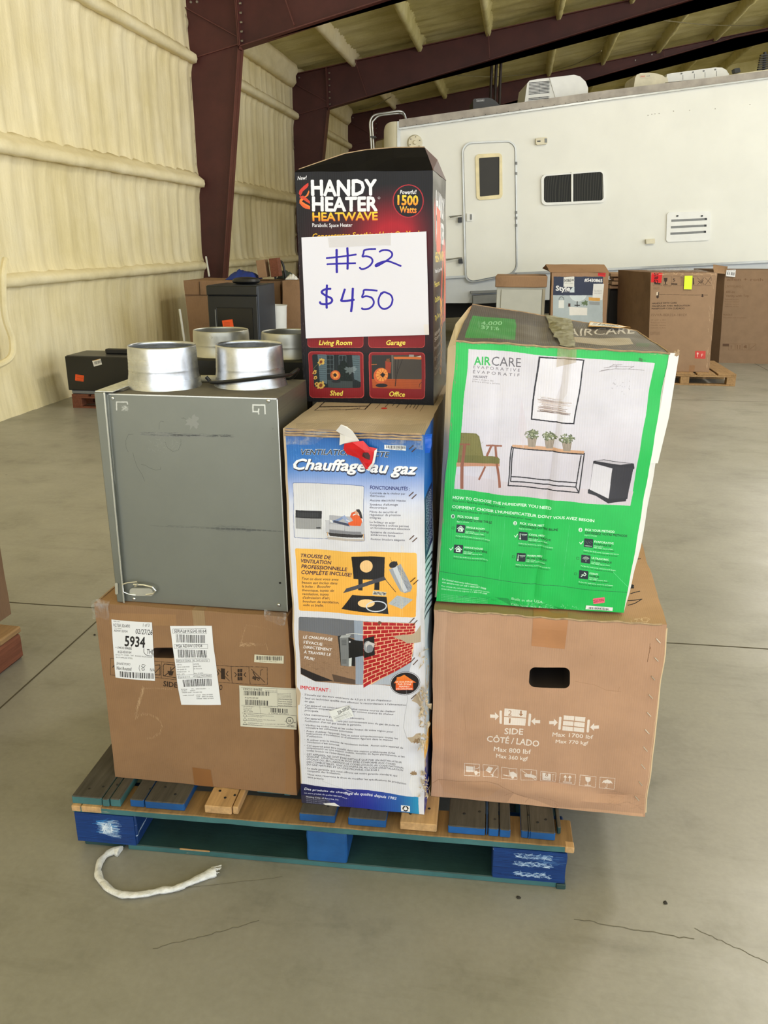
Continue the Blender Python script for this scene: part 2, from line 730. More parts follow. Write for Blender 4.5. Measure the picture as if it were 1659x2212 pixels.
# ------------------------------------------------------------------ cartons
class Carton:
    """closed corrugated box from eight corner points, each face a fine grid that can bulge and crease.
    F, B: front / back faces as BL, BR, TR, TL"""

    def __init__(s, F, B, bulge=(0.006, 0.005, 0.004), wob=0.002, dents=(), seed=1, topf=None, frontf=None, sidepow=0.8):
        s.sidepow = sidepow
        s.F = [Vector(p) for p in F]
        s.B = [Vector(p) for p in B]
        s.bulge, s.wob, s.dents, s.seed = bulge, wob, dents, seed
        s.topf, s.frontf = topf, frontf
        f, b = s.F, s.B
        s.quads = {'front': (f[0], f[1], f[2], f[3]), 'right': (f[1], b[1], b[2], f[2]), 'back': (b[1], b[0], b[3], b[2]),
                   'left': (b[0], f[0], f[3], b[3]), 'top': (f[3], f[2], b[2], b[3]), 'bottom': (b[0], b[1], f[1], f[0])}

    def pt(s, face, u, v, off=0.0):
        q = s.quads[face]
        p = (q[0] * (1 - u) + q[1] * u) * (1 - v) + (q[3] * (1 - u) + q[2] * u) * v
        n = (q[1] - q[0]).cross(q[3] - q[0]).normalized()
        w_ = math.sin(math.pi * min(max(u, 0), 1)) * math.sin(math.pi * min(max(v, 0), 1))
        bl = {'front': s.bulge[0], 'back': s.bulge[0], 'left': s.bulge[1] if len(s.bulge) < 4 else s.bulge[3], 'right': s.bulge[1], 'top': s.bulge[2], 'bottom': 0}[face]
        d = bl * w_ ** (0.8 if face in ('front', 'top') else s.sidepow) + off
        if face != 'bottom':
            d += s.wob * noise.noise(p * 9 + Vector((s.seed, 0, 0))) * min(1, w_ * 6) * (0.35 if face == 'top' else 1)
        if face == 'front':
            for (du, dv, ru, rv, dep) in s.dents:
                e = ((u - du) / ru) ** 2 + ((v - dv) / rv) ** 2
                if e < 9:
                    d += dep * math.exp(-e) * min(1, w_ * 10)
            if s.frontf:
                d += s.frontf(u, v) * min(1, w_ * 12)
        if face == 'top' and s.topf:
            d += s.topf(u, v) * min(1, w_ * 6)
        e = noise.noise_vector(p * 14 + Vector((0, s.seed, 0))) * s.wob * 0.8
        if face == 'bottom':
            e.z = 0
        if v == 0 and face != 'top':
            e.z = 0
        return p + n * d + e

    def build(s, name, mats, parent, n=(20, 12, 20), bev=0.0, smooth=True):
        """mats: dict face -> material, '*' default; n = cells across, deep, high"""
        ml, vs_, fs, uvs, mi = [], [], [], [], []
        seen = {}
        cells = {'front': (n[0], n[2]), 'back': (n[0], n[2]), 'left': (n[1], n[2]), 'right': (n[1], n[2]), 'top': (n[0], n[1]), 'bottom': (n[0], n[1])}
        for face in ('front', 'right', 'back', 'left', 'top', 'bottom'):
            m = mats.get(face, mats['*'])
            if m not in ml:
                ml.append(m)
            k = ml.index(m)
            nu, nv = cells[face]
            ids = []
            for j in range(nv + 1):
                for i in range(nu + 1):
                    p = s.pt(face, i / nu, j / nv)
                    if i in (0, nu) or j in (0, nv):
                        key = (round(p.x, 4), round(p.y, 4), round(p.z, 4))
                        if key not in seen:
                            seen[key] = len(vs_)
                            vs_.append(p)
                        ids.append(seen[key])
                    else:
                        ids.append(len(vs_))
                        vs_.append(p)
            for j in range(nv):
                for i in range(nu):
                    a = j * (nu + 1) + i
                    fs.append((ids[a], ids[a + 1], ids[a + nu + 2], ids[a + nu + 1]))
                    for (x, y) in ((i, j), (i + 1, j), (i + 1, j + 1), (i, j + 1)):
                        uvs.append((x / nu, y / nv))
                    mi.append(k)
        o = obj(name, vs_, fs, ml, parent, uvs, mi, smooth=smooth)
        if smooth:
            o.data.set_sharp_from_angle(angle=math.radians(40))
        return o

    def sheet(s, name, face, quad, m, parent, off=0.0008, n=(6, 6), thick=0.0004, curl=0.0):
        """a sticker / tape lying on a face; quad = BL BR TR TL in face uv"""
        q = [Vector((a, b, 0)) for a, b in quad]
        vs_, fs, uvs = [], [], []
        nu, nv = n
        for layer in (0, 1):
            for j in range(nv + 1):
                for i in range(nu + 1):
                    u, v = i / nu, j / nv
                    c = (q[0] * (1 - u) + q[1] * u) * (1 - v) + (q[3] * (1 - u) + q[2] * u) * v
                    vs_.append(s.pt(face, c.x, c.y, off + (thick if layer else 0) + curl * (v ** 4)))
        N = (nu + 1) * (nv + 1)
        for j in range(nv):
            for i in range(nu):
                a = N + j * (nu + 1) + i
                fs.append((a, a + 1, a + nu + 2, a + nu + 1))
                for (x, y) in ((i, j), (i + 1, j), (i + 1, j + 1), (i, j + 1)):
                    uvs.append((x / nu, y / nv))
        ring = [i for i in range(nu + 1)] + [j * (nu + 1) + nu for j in range(1, nv + 1)] + [nv * (nu + 1) + i for i in range(nu - 1, -1, -1)] + [j * (nu + 1) for j in range(nv - 1, 0, -1)]
        for a, b in zip(ring, ring[1:] + ring[:1]):
            fs.append((a, b, N + b, N + a))
            uvs += [(0.01, 0.01)] * 4
        return obj(name, vs_, fs, m, parent, uvs)

    def uv_of(s, px, py):
        """face coordinates of a place on the front, from its place in the photograph"""
        q = s.F
        n = (q[1] - q[0]).cross(q[3] - q[0]).normalized()
        d = ray(px, py)
        p = EYE + d * ((q[0] - EYE).dot(n) / d.dot(n))
        u, v = 0.5, 0.5
        for _ in range(12):
            a = (q[0] * (1 - u) + q[1] * u) * (1 - v) + (q[3] * (1 - u) + q[2] * u) * v
            du = (q[1] - q[0]) * (1 - v) + (q[2] - q[3]) * v
            dv = (q[3] - q[0]) * (1 - u) + (q[2] - q[1]) * u
            r = p - a
            aa, bb, cc = du.dot(du), du.dot(dv), dv.dot(dv)
            ra, rb = r.dot(du), r.dot(dv)
            det = aa * cc - bb * bb
            u += (ra * cc - rb * bb) / det
            v += (rb * aa - ra * bb) / det
        return (u, v)


def proj(p):
    d = Vector(p) - EYE
    z = d.dot(FWD)
    return (CXP + FPX * d.dot(RGT) / z, CYP - FPX * d.dot(UPV) / z)


class Zm:
    """drawing units of an enlarged view: origin and enlargement"""

    def __init__(s, ox, oy, k):
        s.o, s.k = (ox, oy), k

    def __call__(s, x, y):
        return (s.o[0] + x / s.k, s.o[1] + y / s.k)

    def L(s, pts):
        return [s(*p) for p in pts]


def cut(o, cutter):
    """subtract a temporary solid from a mesh and drop it"""
    md = o.modifiers.new('cut', 'BOOLEAN')
    md.object = cutter
    md.operation = 'DIFFERENCE'
    md.solver = 'EXACT'
    md.material_mode = 'TRANSFER'
    dg = bpy.context.evaluated_depsgraph_get()
    me = bpy.data.meshes.new_from_object(o.evaluated_get(dg), preserve_all_data_layers=True, depsgraph=dg)
    o.modifiers.clear()
    old = o.data
    nm = old.name
    o.data = me
    bpy.data.meshes.remove(old)
    me.name = nm
    bpy.data.objects.remove(cutter)

# ================================================================== SETTING
WX = -4.27            # inner face of the foamed side wall
Y0, Y1 = -6.0, 27.0   # building length in reach
XR = 12.0
def roofz(x):
    return 4.44 + 0.17 * (x - WX)


# --- floor
t = NT('sealed_concrete')
v = t.coord()
big = t.noise(v, 0.55, 6, 0.62)
mid = t.noise(v, 3.2, 8, 0.68)
fine = t.noise(v, 60, 4, 0.6)
c1 = t.ramp(big, [(0.25, sr(124, 121, 112)), (0.5, sr(146, 143, 134)), (0.8, sr(161, 158, 150))])
c2 = t.ramp(mid, [(0.3, (0.74, 0.74, 0.72, 1)), (0.45, (0.94, 0.94, 0.93, 1)), (0.62, (1.0, 1.0, 1.0, 1)), (0.85, (1.06, 1.06, 1.05, 1))])
c3 = t.ramp(fine, [(0.3, (0.93, 0.93, 0.93, 1)), (0.75, (1.05, 1.05, 1.05, 1))])
streak = t.noise(t.coord((1.1, 6.5, 1), rot=(0, 0, 0.35)), 1.6, 6, 0.7)
c4 = t.ramp(streak, [(0.30, (0.86, 0.86, 0.85, 1)), (0.46, (1, 1, 1, 1))])
spots = t.n('ShaderNodeTexVoronoi', feature='F1')
spots.inputs['Scale'].default_value = 2.6
t.l(v, spots.inputs['Vector'])
c5 = t.ramp(spots.outputs['Distance'], [(0.015, (0.45, 0.44, 0.42, 1)), (0.03, (1, 1, 1, 1))])
col = t.mix(1.0, c1, c2, 'MULTIPLY')
col = t.mix(1.0, col, c3, 'MULTIPLY')
col = t.mix(1.0, col, c4, 'MULTIPLY')
col = t.mix(1.0, col, c5, 'MULTIPLY')
rg = t.ramp(mid, [(0.3, (0.42,) * 3 + (1,)), (0.7, (0.30,) * 3 + (1,))])
t.bump(fine, 0.05, 0.002)
M_FLOOR = t.set(col, rg, 0, 0.42)
M_JOINT = plain('joint_dark', (74, 67, 52), 0.9)
M_HAIR = plain('hairline_crack', (106, 102, 90), 0.9)

bm = bmesh.new()
add_box(bm, (WX - 0.3, Y0 - 0.3, -0.15), (XR + 0.3, Y1 + 0.3, 0.0))
floor = bmobj('floor', bm, M_FLOOR)
tag(floor, 'grey sealed concrete slab with saw-cut joints and faint stains', kind='structure')


def saw_cut(a, b, wd=0.006, jag=0.0, n=1, m=None):
    a, b = Vector((a[0], a[1], 0)), Vector((b[0], b[1], 0))
    d = (b - a).normalized()
    s = Vector((-d.y, d.x, 0)) * wd / 2
    bm = bmesh.new()
    prev = None
    for i in range(n + 1):
        p = a.lerp(b, i / n) + s * (random.uniform(-1, 1) * jag)
        k = [bm.verts.new(p + s + Vector((0, 0, 0.0006))), bm.verts.new(p - s + Vector((0, 0, 0.0006)))]
        if prev:
            bm.faces.new([prev[0], prev[1], k[1], k[0]])
        prev = k
    o = bmobj('saw_joint' if m is None else 'hairline_crack', bm, m or M_JOINT, floor)
    return o


g = lambda x, y: (G(x, y).x, G(x, y).y)
saw_cut((WX, G(25, 1310).y), (6, G(1659, 1382).y), 0.007, 0.8, 60)
saw_cut((-1.592, -3), (-1.592, 26), 0.007)
saw_cut((-7 + 2.8, 8.2), (9, 8.2), 0.008)
saw_cut((-4.2, 13.4), (9, 13.4), 0.008)
saw_cut((2.95, -3), (2.95, 26), 0.008)
for a_, b_, w_ in [((330, 2050), (560, 1990), .0018), ((1240, 1985), (1500, 2030), .002), ((330, 1925), (610, 1895), .0012), ((1500, 2005), (1659, 2080), .0015)]:
    saw_cut(g(*a_), g(*b_), w_, 3, 24, M_HAIR)
# tyre-scuffed patches are part of the slab finish; a few crumbs lie on it
M_CRUMB = plain('crumb_dark', (45, 40, 34), 0.9)
for i, (x, y) in enumerate([(1437, 1951), (1120, 1940), (205, 1372)]):
    p = G(x, y)
    bm = bmesh.new()
    bmesh.ops.create_icosphere(bm, subdivisions=1, radius=0.0045)
    for v_ in bm.verts:
        v_.co = Vector((v_.co.x * random.uniform(.6, 1.5), v_.co.y * random.uniform(.6, 1.4), max(-0.002, v_.co.z * 0.6))) + p + Vector((0, 0, 0.002))
    o = bmobj('pebble', bm, M_CRUMB)
    tag(o, ['dark crumb of grit on the concrete to the right before the pallet', 'tiny dark crumb on the floor in front of the pallet', 'small dark chip on the floor by the joint crossing beside the pallet'][i], 'debris')

# --- spray foam
def foam(name, lo, mid_, hi, rough=0.8, st=(1, 1, 1)):
    t = NT(name)
    n1 = t.noise(t.coord((1, 1, 1)), 1.1, 6, 0.6)
    n2 = t.noise(t.coord(st), 3.0, 7, 0.7)
    a = t.ramp(n1, [(0.3, sr(*lo)), (0.52, sr(*mid_)), (0.75, sr(*hi))])
    b = t.ramp(n2, [(0.3, (0.86, 0.85, 0.80, 1)), (0.6, (1.0, 1.0, 1.0, 1))])
    n3 = t.noise(t.coord(), 45, 4, 0.6)
    t.bump(n3, 0.35, 0.01)
    return t.set(t.mix(1.0, a, b, 'MULTIPLY'), rough, 0, 0.35)


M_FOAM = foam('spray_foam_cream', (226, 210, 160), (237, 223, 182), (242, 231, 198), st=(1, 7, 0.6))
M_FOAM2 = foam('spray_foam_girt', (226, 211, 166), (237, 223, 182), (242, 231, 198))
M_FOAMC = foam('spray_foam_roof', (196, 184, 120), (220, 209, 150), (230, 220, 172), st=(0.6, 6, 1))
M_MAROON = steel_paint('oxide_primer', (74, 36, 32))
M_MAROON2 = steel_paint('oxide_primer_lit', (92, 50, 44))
M_BOLT = plain('bolt_zinc', (170, 165, 155), 0.4, 0.8)

# side wall, displaced toward the room
ny, nz_ = 640, 84
yy = np.linspace(3.0, Y1, ny)
zz = np.linspace(-0.0, 4.46, nz_)
verts, faces = [], []
GIRTS = [1.12, 2.17, 3.63]
for j, z in enumerate(zz):
    for i, y in enumerate(yy):
        ph = y / 0.30
        tri = abs((ph % 1) - 0.5) * 2
        amp = 0.017 if z > 1.12 else 0.007
        wig = 0.25 * noise.noise(Vector((y * 3.1, z * 0.5, 0)))
        rib = amp * (0.5 + 0.5 * math.cos((ph + wig) * 2 * math.pi)) ** 1.5
        d2 = (0.010 if z > 1.12 else 0.006) * noise.noise(Vector((y * 9.0, z * 0.55, 2)))
        d3 = 0.006 * noise.noise(Vector((y * 24.0, z * 1.6, 5)))
        d4 = 0.012 * noise.noise(Vector((y * 0.9, z * 1.1, 9)))
        near = min(abs(z - k) for k in GIRTS)
        sag = 0.035 * math.exp(-(near / 0.10) ** 2)
        if z < 0.25:
            sag += 0.03 * (1 - z / 0.25)
        verts.append((WX + rib + d2 + d3 + d4 + sag, y, z))
for j in range(nz_ - 1):
    for i in range(ny - 1):
        a = j * ny + i
        faces.append((a, a + ny, a + ny + 1, a + 1))
wl = obj('wall_left', verts, faces, M_FOAM, smooth=True)
tag(wl, 'side wall of corrugated sheet sprayed with cream foam', kind='structure')
box('wall_backing', (WX - 0.25, Y0, 0), (WX - 0.06, Y1, 4.4), M_FOAM, wl)
o = box('foam_panel', (WX - 0.05, Y0, 0), (WX, 3.0, 4.46), M_FOAM, wl)


def foam_beam(name, path, prof, m, parent, seed=0, lump=0.009, step=0.07, ends=True):
    """profile (list of 2d points in the plane across) swept from a to b with lumps"""
    a, b, side, upd = path
    a, b, side, upd = map(Vector, (a, b, side, upd))
    L = (b - a).length
    n = max(4, int(L / step))
    vs_, fs = [], []
    K = len(prof)
    for i in range(n + 1):
        c = a.lerp(b, i / n)
        end = min(i, n - i)
        sc_ = 1.0 if end > 1 or not ends else (0.6 if end == 0 else 0.9)
        for k, (s_, u_) in enumerate(prof):
            p = c + side * s_ * sc_ + upd * u_
            q = noise.noise_vector(p * 5 + Vector((seed, 0, 0))) * lump + noise.noise_vector(p * 16 + Vector((seed, 3, 0))) * lump * 0.45
            vs_.append(p + q * (1 if s_ > 0.02 else 0.3))
    for i in range(n):
        for k in range(K):
            k2 = (k + 1) % K
            a_ = i * K
            fs.append((a_ + k, a_ + k2, a_ + K + k2, a_ + K + k))
    fs.append(tuple(range(K))[::-1])
    fs.append(tuple(n * K + k for k in range(K)))
    o = obj(name, vs_, fs, m, parent, smooth=True)
    return o


GP = [(-0.03, -0.03), (0.10, -0.055), (0.145, -0.05), (0.16, -0.01), (0.15, 0.035), (0.11, 0.06), (0.05, 0.10), (-0.03, 0.17)]
GP0 = [(-0.03, -0.03), (0.07, -0.05), (0.10, -0.03), (0.11, 0.01), (0.09, 0.04), (0.04, 0.06), (-0.03, 0.09)]
for zg in GIRTS:
    pr = GP0 if zg < 1.5 else GP
    for (a_, b_) in ((3.0, 11.28), (11.38, 16.42), (16.5, 21.6), (21.7, Y1)):
        foam_beam('girt', ((WX, a_, zg), (WX, b_, zg), (1, 0, 0), (0, 0, 1)), pr, M_FOAM2, wl, seed=zg)
# eave lip with the folded foam edge under the roof
foam_beam('eave_strut', ((WX, 11.4, 4.22), (WX, 16.3, 4.22), (1, 0, 0), (0, 0, 1)), [(-0.03, -0.1), (0.10, -0.12), (0.16, -0.06), (0.15, 0.05), (0.2, 0.12), (0.18, 0.22), (-0.03, 0.25)], M_FOAM2, wl, 4)
foam_beam('eave_strut', ((WX, 16.5, 4.22), (WX, 21.5, 4.22), (1, 0, 0), (0, 0, 1)), [(-0.03, -0.1), (0.10, -0.12), (0.16, -0.06), (0.15, 0.05), (0.2, 0.12), (0.18, 0.22), (-0.03, 0.25)], M_FOAM2, wl, 5)

# foam covered conduit on the side wall
cpt = [PX(12, 560, WX + 0.13), PX(6, 600, WX + 0.16), PX(10, 680, WX + 0.13), PX(26, 735, WX + 0.13), PX(20, 775, WX + 0.13), PX(-30, 800, WX + 0.13)]
o = tube('conduit', spline(cpt, 8), 0.028, M_FOAM2, None, 8)
tag(o, 'foam covered conduit bending down the cream side wall', 'pipe')
o = box('junction_box', tuple(PX(178, 596, WX + 0.02) + Vector((0, -0.06, -0.035))), tuple(PX(178, 590, WX + 0.02) + Vector((0.05, 0.06, 0.02))), plain('dusty_box', (150, 140, 100), .8), None, 0.006)
tag(o, 'small dusty junction box just above the lowest foamed girt', 'junction box')

# --- roof
nx, ny = 150, 420
xs_ = np.linspace(WX - 0.1, XR, nx)
ys_ = np.linspace(Y0, Y1, ny)
verts, faces = [], []
for j, y in enumerate(ys_):
    rb = 0.016 * math.cos(y / 0.155 * 2 * math.pi)
    for i, x in enumerate(xs_):
        d = rb * 0.8 + 0.035 * noise.noise(Vector((x * 0.9, y * 3.5, 1))) + 0.02 * noise.noise(Vector((x * 4, y * 11, 3)))
        verts.append((x, y, roofz(x) + d))
for j in range(ny - 1):
    for i in range(nx - 1):
        a = j * nx + i
        faces.append((a, a + nx, a + nx + 1, a + 1))
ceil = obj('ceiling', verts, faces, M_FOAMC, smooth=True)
tag(ceil, 'sloping roof sprayed with mottled olive yellow foam', kind='structure')
box('roof_sheet', (WX - 0.3, Y0, 0), (XR, Y1, 0.1), M_FOAMC, ceil, M=Matrix(((1, 0, 0, 0), (0, 1, 0, 0), (0.17, 0, 1, roofz(0) + 0.06), (0, 0, 0, 1))))
PUR = [-3.12 + 1.2 * k for k in range(12)]
PP = [(-0.11, 0.05), (-0.05, -0.04), (-0.045, -0.15), (-0.02, -0.20), (0.04, -0.20), (0.065, -0.15), (0.06, -0.04), (0.12, 0.05)]
for k, x in enumerate(PUR):
    foam_beam('purlin', ((x, 6.0, roofz(x)), (x, Y1, roofz(x)), (1, 0, 0.17), (0, 0, 1)), PP, M_FOAMC if k else M_FOAM2, ceil, seed=k, lump=0.018, step=0.12, ends=False)

# --- end wall behind the camper, and the far side wall
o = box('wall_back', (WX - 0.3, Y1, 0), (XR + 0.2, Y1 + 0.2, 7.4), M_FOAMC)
tag(o, 'foam coated end wall far behind the camper', kind='structure')
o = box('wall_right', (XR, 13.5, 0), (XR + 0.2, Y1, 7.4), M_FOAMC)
tag(o, 'foam coated side wall beyond the camper', kind='structure')
o = box('wall_rear', (XR - 1.6, Y0 - 0.2, 0), (XR + 0.2, Y0, 7.2), M_FOAMC)
tag(o, 'jamb of the open hangar door', kind='structure')

# --- rigid steel frames
def rlow(x):
    return 3.76 + 0.243 * (x + 3.58)


def steel_frame(Y, label, flat_face=-0.1):
    r = empty('steel_frame', (WX, Y, 0), label, kind='structure')
    xo = WX - 0.06
    inner = lambda z: -4.085 + (z / 3.76) * 0.505
    # column web and rafter web
    bm = bmesh.new()
    def plate(pts, y0, y1):
        a = [bm.verts.new((x, y0, z)) for x, z in pts]
        b = [bm.verts.new((x, y1, z)) for x, z in pts]
        bm.faces.new(a)
        bm.faces.new(b[::-1])
        for i in range(len(a)):
            j = (i + 1) % len(a)
            bm.faces.new([a[i], b[i], b[j], a[j]])
    plate([(xo, 0), (inner(0), 0), (inner(3.76), 3.76), (xo, 3.60)], Y - 0.006, Y + 0.006)
    bmesh.ops.recalc_face_normals(bm, faces=bm.faces)
    bmobj('column_web', bm, M_MAROON, r)
    bm = bmesh.new()
    pts = [(xo, 3.60), (inner(3.76), 3.76)]
    for k in range(12):
        x = -3.58 + k * 1.35
        pts.append((x, rlow(x)) if x < 4.5 else (x, rlow(4.5) + 0.165 * (x - 4.5)))
    pts = pts[:1] + pts[2:]
    xe = pts[-1][0]
    pts += [(xe, roofz(xe) - 0.19), (xo, roofz(xo) - 0.12)]
    plate(pts, Y - 0.006, Y + 0.006)
    bmesh.ops.triangulate(bm, faces=bm.faces)
    bmesh.ops.recalc_face_normals(bm, faces=bm.faces)
    bmobj('rafter_web', bm, M_MAROON, r)
    # flanges
    def flange(name, p, q, th=0.012, hw=0.10):
        bm = bmesh.new()
        d = Vector((q[0] - p[0], 0, q[1] - p[1])).normalized()
        n = Vector((-d.z, 0, d.x)) * th
        A, B_ = Vector((p[0], Y, p[1])), Vector((q[0], Y, q[1]))
        e = Vector((0, hw, 0))
        add_hexa(bm, [A - e, B_ - e, B_ + e, A + e], [A - e + n, B_ - e + n, B_ + e + n, A + e + n])
        bmesh.ops.recalc_face_normals(bm, faces=bm.faces)
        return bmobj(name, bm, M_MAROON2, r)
    flange('inner_flange', (inner(0), 0.0), (inner(3.76), 3.76))
    flange('lower_flange', (-3.58, 3.75), (4.5, rlow(4.5) - 0.01))
    flange('lower_flange', (4.5, rlow(4.5) - 0.01), (xe, pts[-3][1] - 0.01))
    flange('upper_flange', (xo, roofz(xo) - 0.13), (xe, roofz(xe) - 0.2))
    # knee stiffener, splice line and diagonal
    def bar(name, p, q, wd=0.07, yo=-0.02, th=0.012):
        bm = bmesh.new()
        A, B_ = Vector((p[0], Y + yo, p[1])), Vector((q[0], Y + yo, q[1]))
        d = (B_ - A).normalized()
        n = Vector((-d.z, 0, d.x)) * th
        e = Vector((0, wd, 0))
        add_hexa(bm, [A - e, B_ - e, B_, A], [A - e + n, B_ - e + n, B_ + n, A + n])
        bmesh.ops.recalc_face_normals(bm, faces=bm.faces)
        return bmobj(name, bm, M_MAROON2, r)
    bar('stiffener', (-3.58, 3.72), (-3.60, roofz(-3.6) - 0.14), 0.10, 0.0)
    bar('stiffener', (-3.585, 3.72), (-3.605, roofz(-3.6) - 0.14), 0.10, 0.0).location.x += 0.022
    bar('stiffener', (xo, 3.62), (-3.59, 3.79), 0.03, -0.006)
    bar('stiffener', (xo + 0.05, roofz(-4.3) - 0.22), (-3.60, 3.86), 0.035, -0.006)
    bar('flange_brace', (-3.10, roofz(-3.1) - 0.03), (-2.86, rlow(-2.86) + 0.02), 0.03, -0.10)
    for xb in (-0.72, 2.95, 5.4):
        bar('flange_brace', (xb, roofz(xb) - 0.05), (xb + 0.05, (rlow(xb) if xb < 4.5 else rlow(4.5) + 0.165 * (xb - 4.5)) + 0.02), 0.03, -0.10)
    for k in range(6):
        z = 3.82 + k * (roofz(-3.6) - 0.22 - 3.82) / 5
        bm = bmesh.new()
        bmesh.ops.create_cone(bm, cap_ends=True, segments=6, radius1=0.013, radius2=0.013, depth=0.03, matrix=Matrix.Translation((-3.545, Y - 0.07, z)) @ Matrix.Rotation(R90, 4, 'Y'))
        bmobj('bolt', bm, M_BOLT, r)
    for (x, z) in ((-4.2, 4.28), (-4.12, 4.28), (2.4, rlow(2.4) + 0.12), (2.75, rlow(2.75) + 0.14)):
        bm = bmesh.new()
        bmesh.ops.create_cone(bm, cap_ends=True, segments=6, radius1=0.016, radius2=0.016, depth=0.02, matrix=Matrix.Translation((x, Y - 0.012, z)) @ Matrix.Rotation(R90, 4, 'X'))
        bmobj('bolt', bm, M_BOLT, r)
    return r


steel_frame(11.33, 'nearest dark maroon steel column and rafter against the foam wall')
steel_frame(16.44, 'second maroon steel frame back, its rafter above the camper roof')
steel_frame(21.65, 'farthest maroon steel frame, mostly hidden by the camper')

# ragged foam lip that laps onto each column
for Yc in (11.33, 16.44):
    vs_, fs = [], []
    n = 90
    for i in range(n + 1):
        z = 0.02 + 4.2 * i / n
        e = 0.02 + 0.035 * noise.noise(Vector((z * 5, Yc, 0))) + 0.02 * noise.noise(Vector((z * 19, Yc, 4)))
        if 0.95 < z < 1.35:
            e -= 0.03
        vs_ += [(WX + e - 0.02, Yc - 0.03, z), (WX - 0.05, Yc - 0.12, z), (WX - 0.08, Yc - 0.03, z)]
    for i in range(n):
        a = i * 3
        fs += [(a, a + 1, a + 4, a + 3), (a + 1, a + 2, a + 5, a + 4), (a + 2, a, a + 3, a + 5)]
    obj('foam_edge', vs_, fs, M_FOAM2, wl, smooth=True)

# --- pipes and rods under the roof
M_DPIPE = plain('dark_pipe', (52, 40, 34), 0.5, 0.3)
for k, x in enumerate((1067, 1077, 1087)):
    p = P(x, 10, 17.2)
    o = tube('pipe', [(p.x, 17.2, roofz(p.x) - 0.02), (p.x, 17.2, 0.0)], 0.028, M_DPIPE)
    tag(o, ['leftmost of the three dark pipes dropping from the roof behind the camper', 'middle one of the three dark pipes dropping from the roof behind the camper', 'rightmost of the three dark pipes dropping from the roof behind the camper'][k], 'pipe', 'dark pipes behind the camper')
M_ROD = plain('cable_steel', (150, 143, 116), 0.5, 0.6)
rods = [(P(946, 160, 16.6), P(1150, 160, 21.5), 'steel tie cable under the roof with a sagging middle'),
        (P(1199, 151, 21.2), P(1299, 110, 18.0), 'foam spattered tie cable beside the farthest rafter'),
        (P(775, 237, 21.64), P(845, 209, 17.5), 'steel tie rod by the far left knee of the roof'),
        (P(1384, 38, 16.6), P(1647, 55, 21.4), 'long thin tie rod crossing under the roof at the upper right')]
for a_, b_, lb in rods:
    m_ = (a_ + b_) / 2 + Vector((0, 0, -0.05))
    o = tube('tie_rod', spline([a_, m_, b_], 8), 0.009, M_ROD, None, 6)
    tag(o, lb, 'cable')
M_LAMP = NT('lamp_glow')
M_LAMP.b.inputs['Emission Color'].default_value = (1.0, 0.95, 0.86, 1)
M_LAMP.b.inputs['Emission Strength'].default_value = 6
M_LAMP = M_LAMP.m
M_WMETAL = plain('white_enamel', (215, 213, 205), 0.4)
for lx, ly, lz, lp in LAMPS:
    e = empty('ceiling_lamp', (lx, ly, lz), 'hanging bay lamp under the roof ' + ('nearer the open door, added as fill' if ly < 10 else 'above the camper'), 'lamp')
    box('lamp_housing', (lx - 0.62, ly - 0.27, lz + 0.02), (lx + 0.62, ly + 0.27, lz + 0.1), M_WMETAL, e, 0.01)
    box('lamp_diffuser', (lx - 0.6, ly - 0.25, lz + 0.003), (lx + 0.6, ly + 0.25, lz + 0.0195), M_LAMP, e)
    tube('hanger', [(lx - 0.4, ly, lz + 0.1), (lx - 0.4, ly, roofz(lx - 0.4) - 0.0)], 0.006, M_ROD, e, 5)
    tube('hanger', [(lx + 0.4, ly, lz + 0.1), (lx + 0.4, ly, roofz(lx + 0.4) - 0.0)], 0.006, M_ROD, e, 5)

# ================================================================== CAMPER
DR = 12.1
M_RV = plain('camper_skin', (222, 221, 212), 0.38, var=0.035, scale=2.0)
M_RVL = plain('camper_skirt', (196, 200, 204), 0.45, var=0.06, scale=3.0)
M_RVC = plain('camper_cap', (226, 221, 200), 0.4, var=0.05)
M_TRIM = plain('dirty_roof_edge', (160, 152, 142), 0.7, var=0.28, scale=5.0)
M_ALU = plain('bright_trim', (165, 165, 160), 0.3, 0.7)
M_CREAM = plain('aged_plastic', (212, 204, 178), 0.5)
M_YEL = plain('yellowed_frame', (226, 212, 168), 0.5)
M_WHITE = plain('white_plastic', (228, 228, 224), 0.4, var=0.04)
M_BLK = plain('black_plastic', (26, 26, 27), 0.45)
M_DK = plain('underbody_black', (20, 19, 18), 0.8)
M_GREYP = plain('grey_plastic', (120, 122, 122), 0.5)
t = NT('camper_glass')
wv = t.n('ShaderNodeTexWave', wave_type='BANDS', bands_direction='X')
wv.inputs['Scale'].default_value = 9
wv.inputs['Distortion'].default_value = 7
wv.inputs['Detail'].default_value = 1
wv.inputs['Detail Scale'].default_value = 0.6
t.l(t.coord((1, 1, 0.35)), wv.inputs['Vector'])
cg = t.ramp(wv.outputs['Fac'], [(0.0, sr(30, 30, 26)), (0.75, sr(40, 40, 35)), (1.0, sr(58, 57, 50))])
M_GLASS = t.set(cg, 0.3, 0, 0.12)
M_GLASSD = plain('door_glass', (54, 52, 48), 0.4, var=0.05, spec=.2)
M_RUBBER = plain('tyre_rubber', (28, 28, 28), 0.85)

rv0 = PD(860, 640, DR)
rv = empty('camper', (rv0.x, rv0.y, 0), 'long white camper trailer parked across the hangar with its door facing out', 'camper')
NR = -HDG       # toward the viewer's side
BK = HDG


def rvp(px, py, off=0.0):
    return PD(px, py, DR - off)


def rvprism(name, poly, d0, d1, m, parent=rv, holes=None):
    f_ = max(d0, d1) if min(d0, d1) < -.3 else 0.0
    f_ = f_ if f_ < -.05 else 0.0
    return prism(name, [rvp(*q, f_) for q in poly], NR, d0 - f_, d1 - f_, m, parent, holes=[rvp(*q, f_) for q in holes] if holes else None)


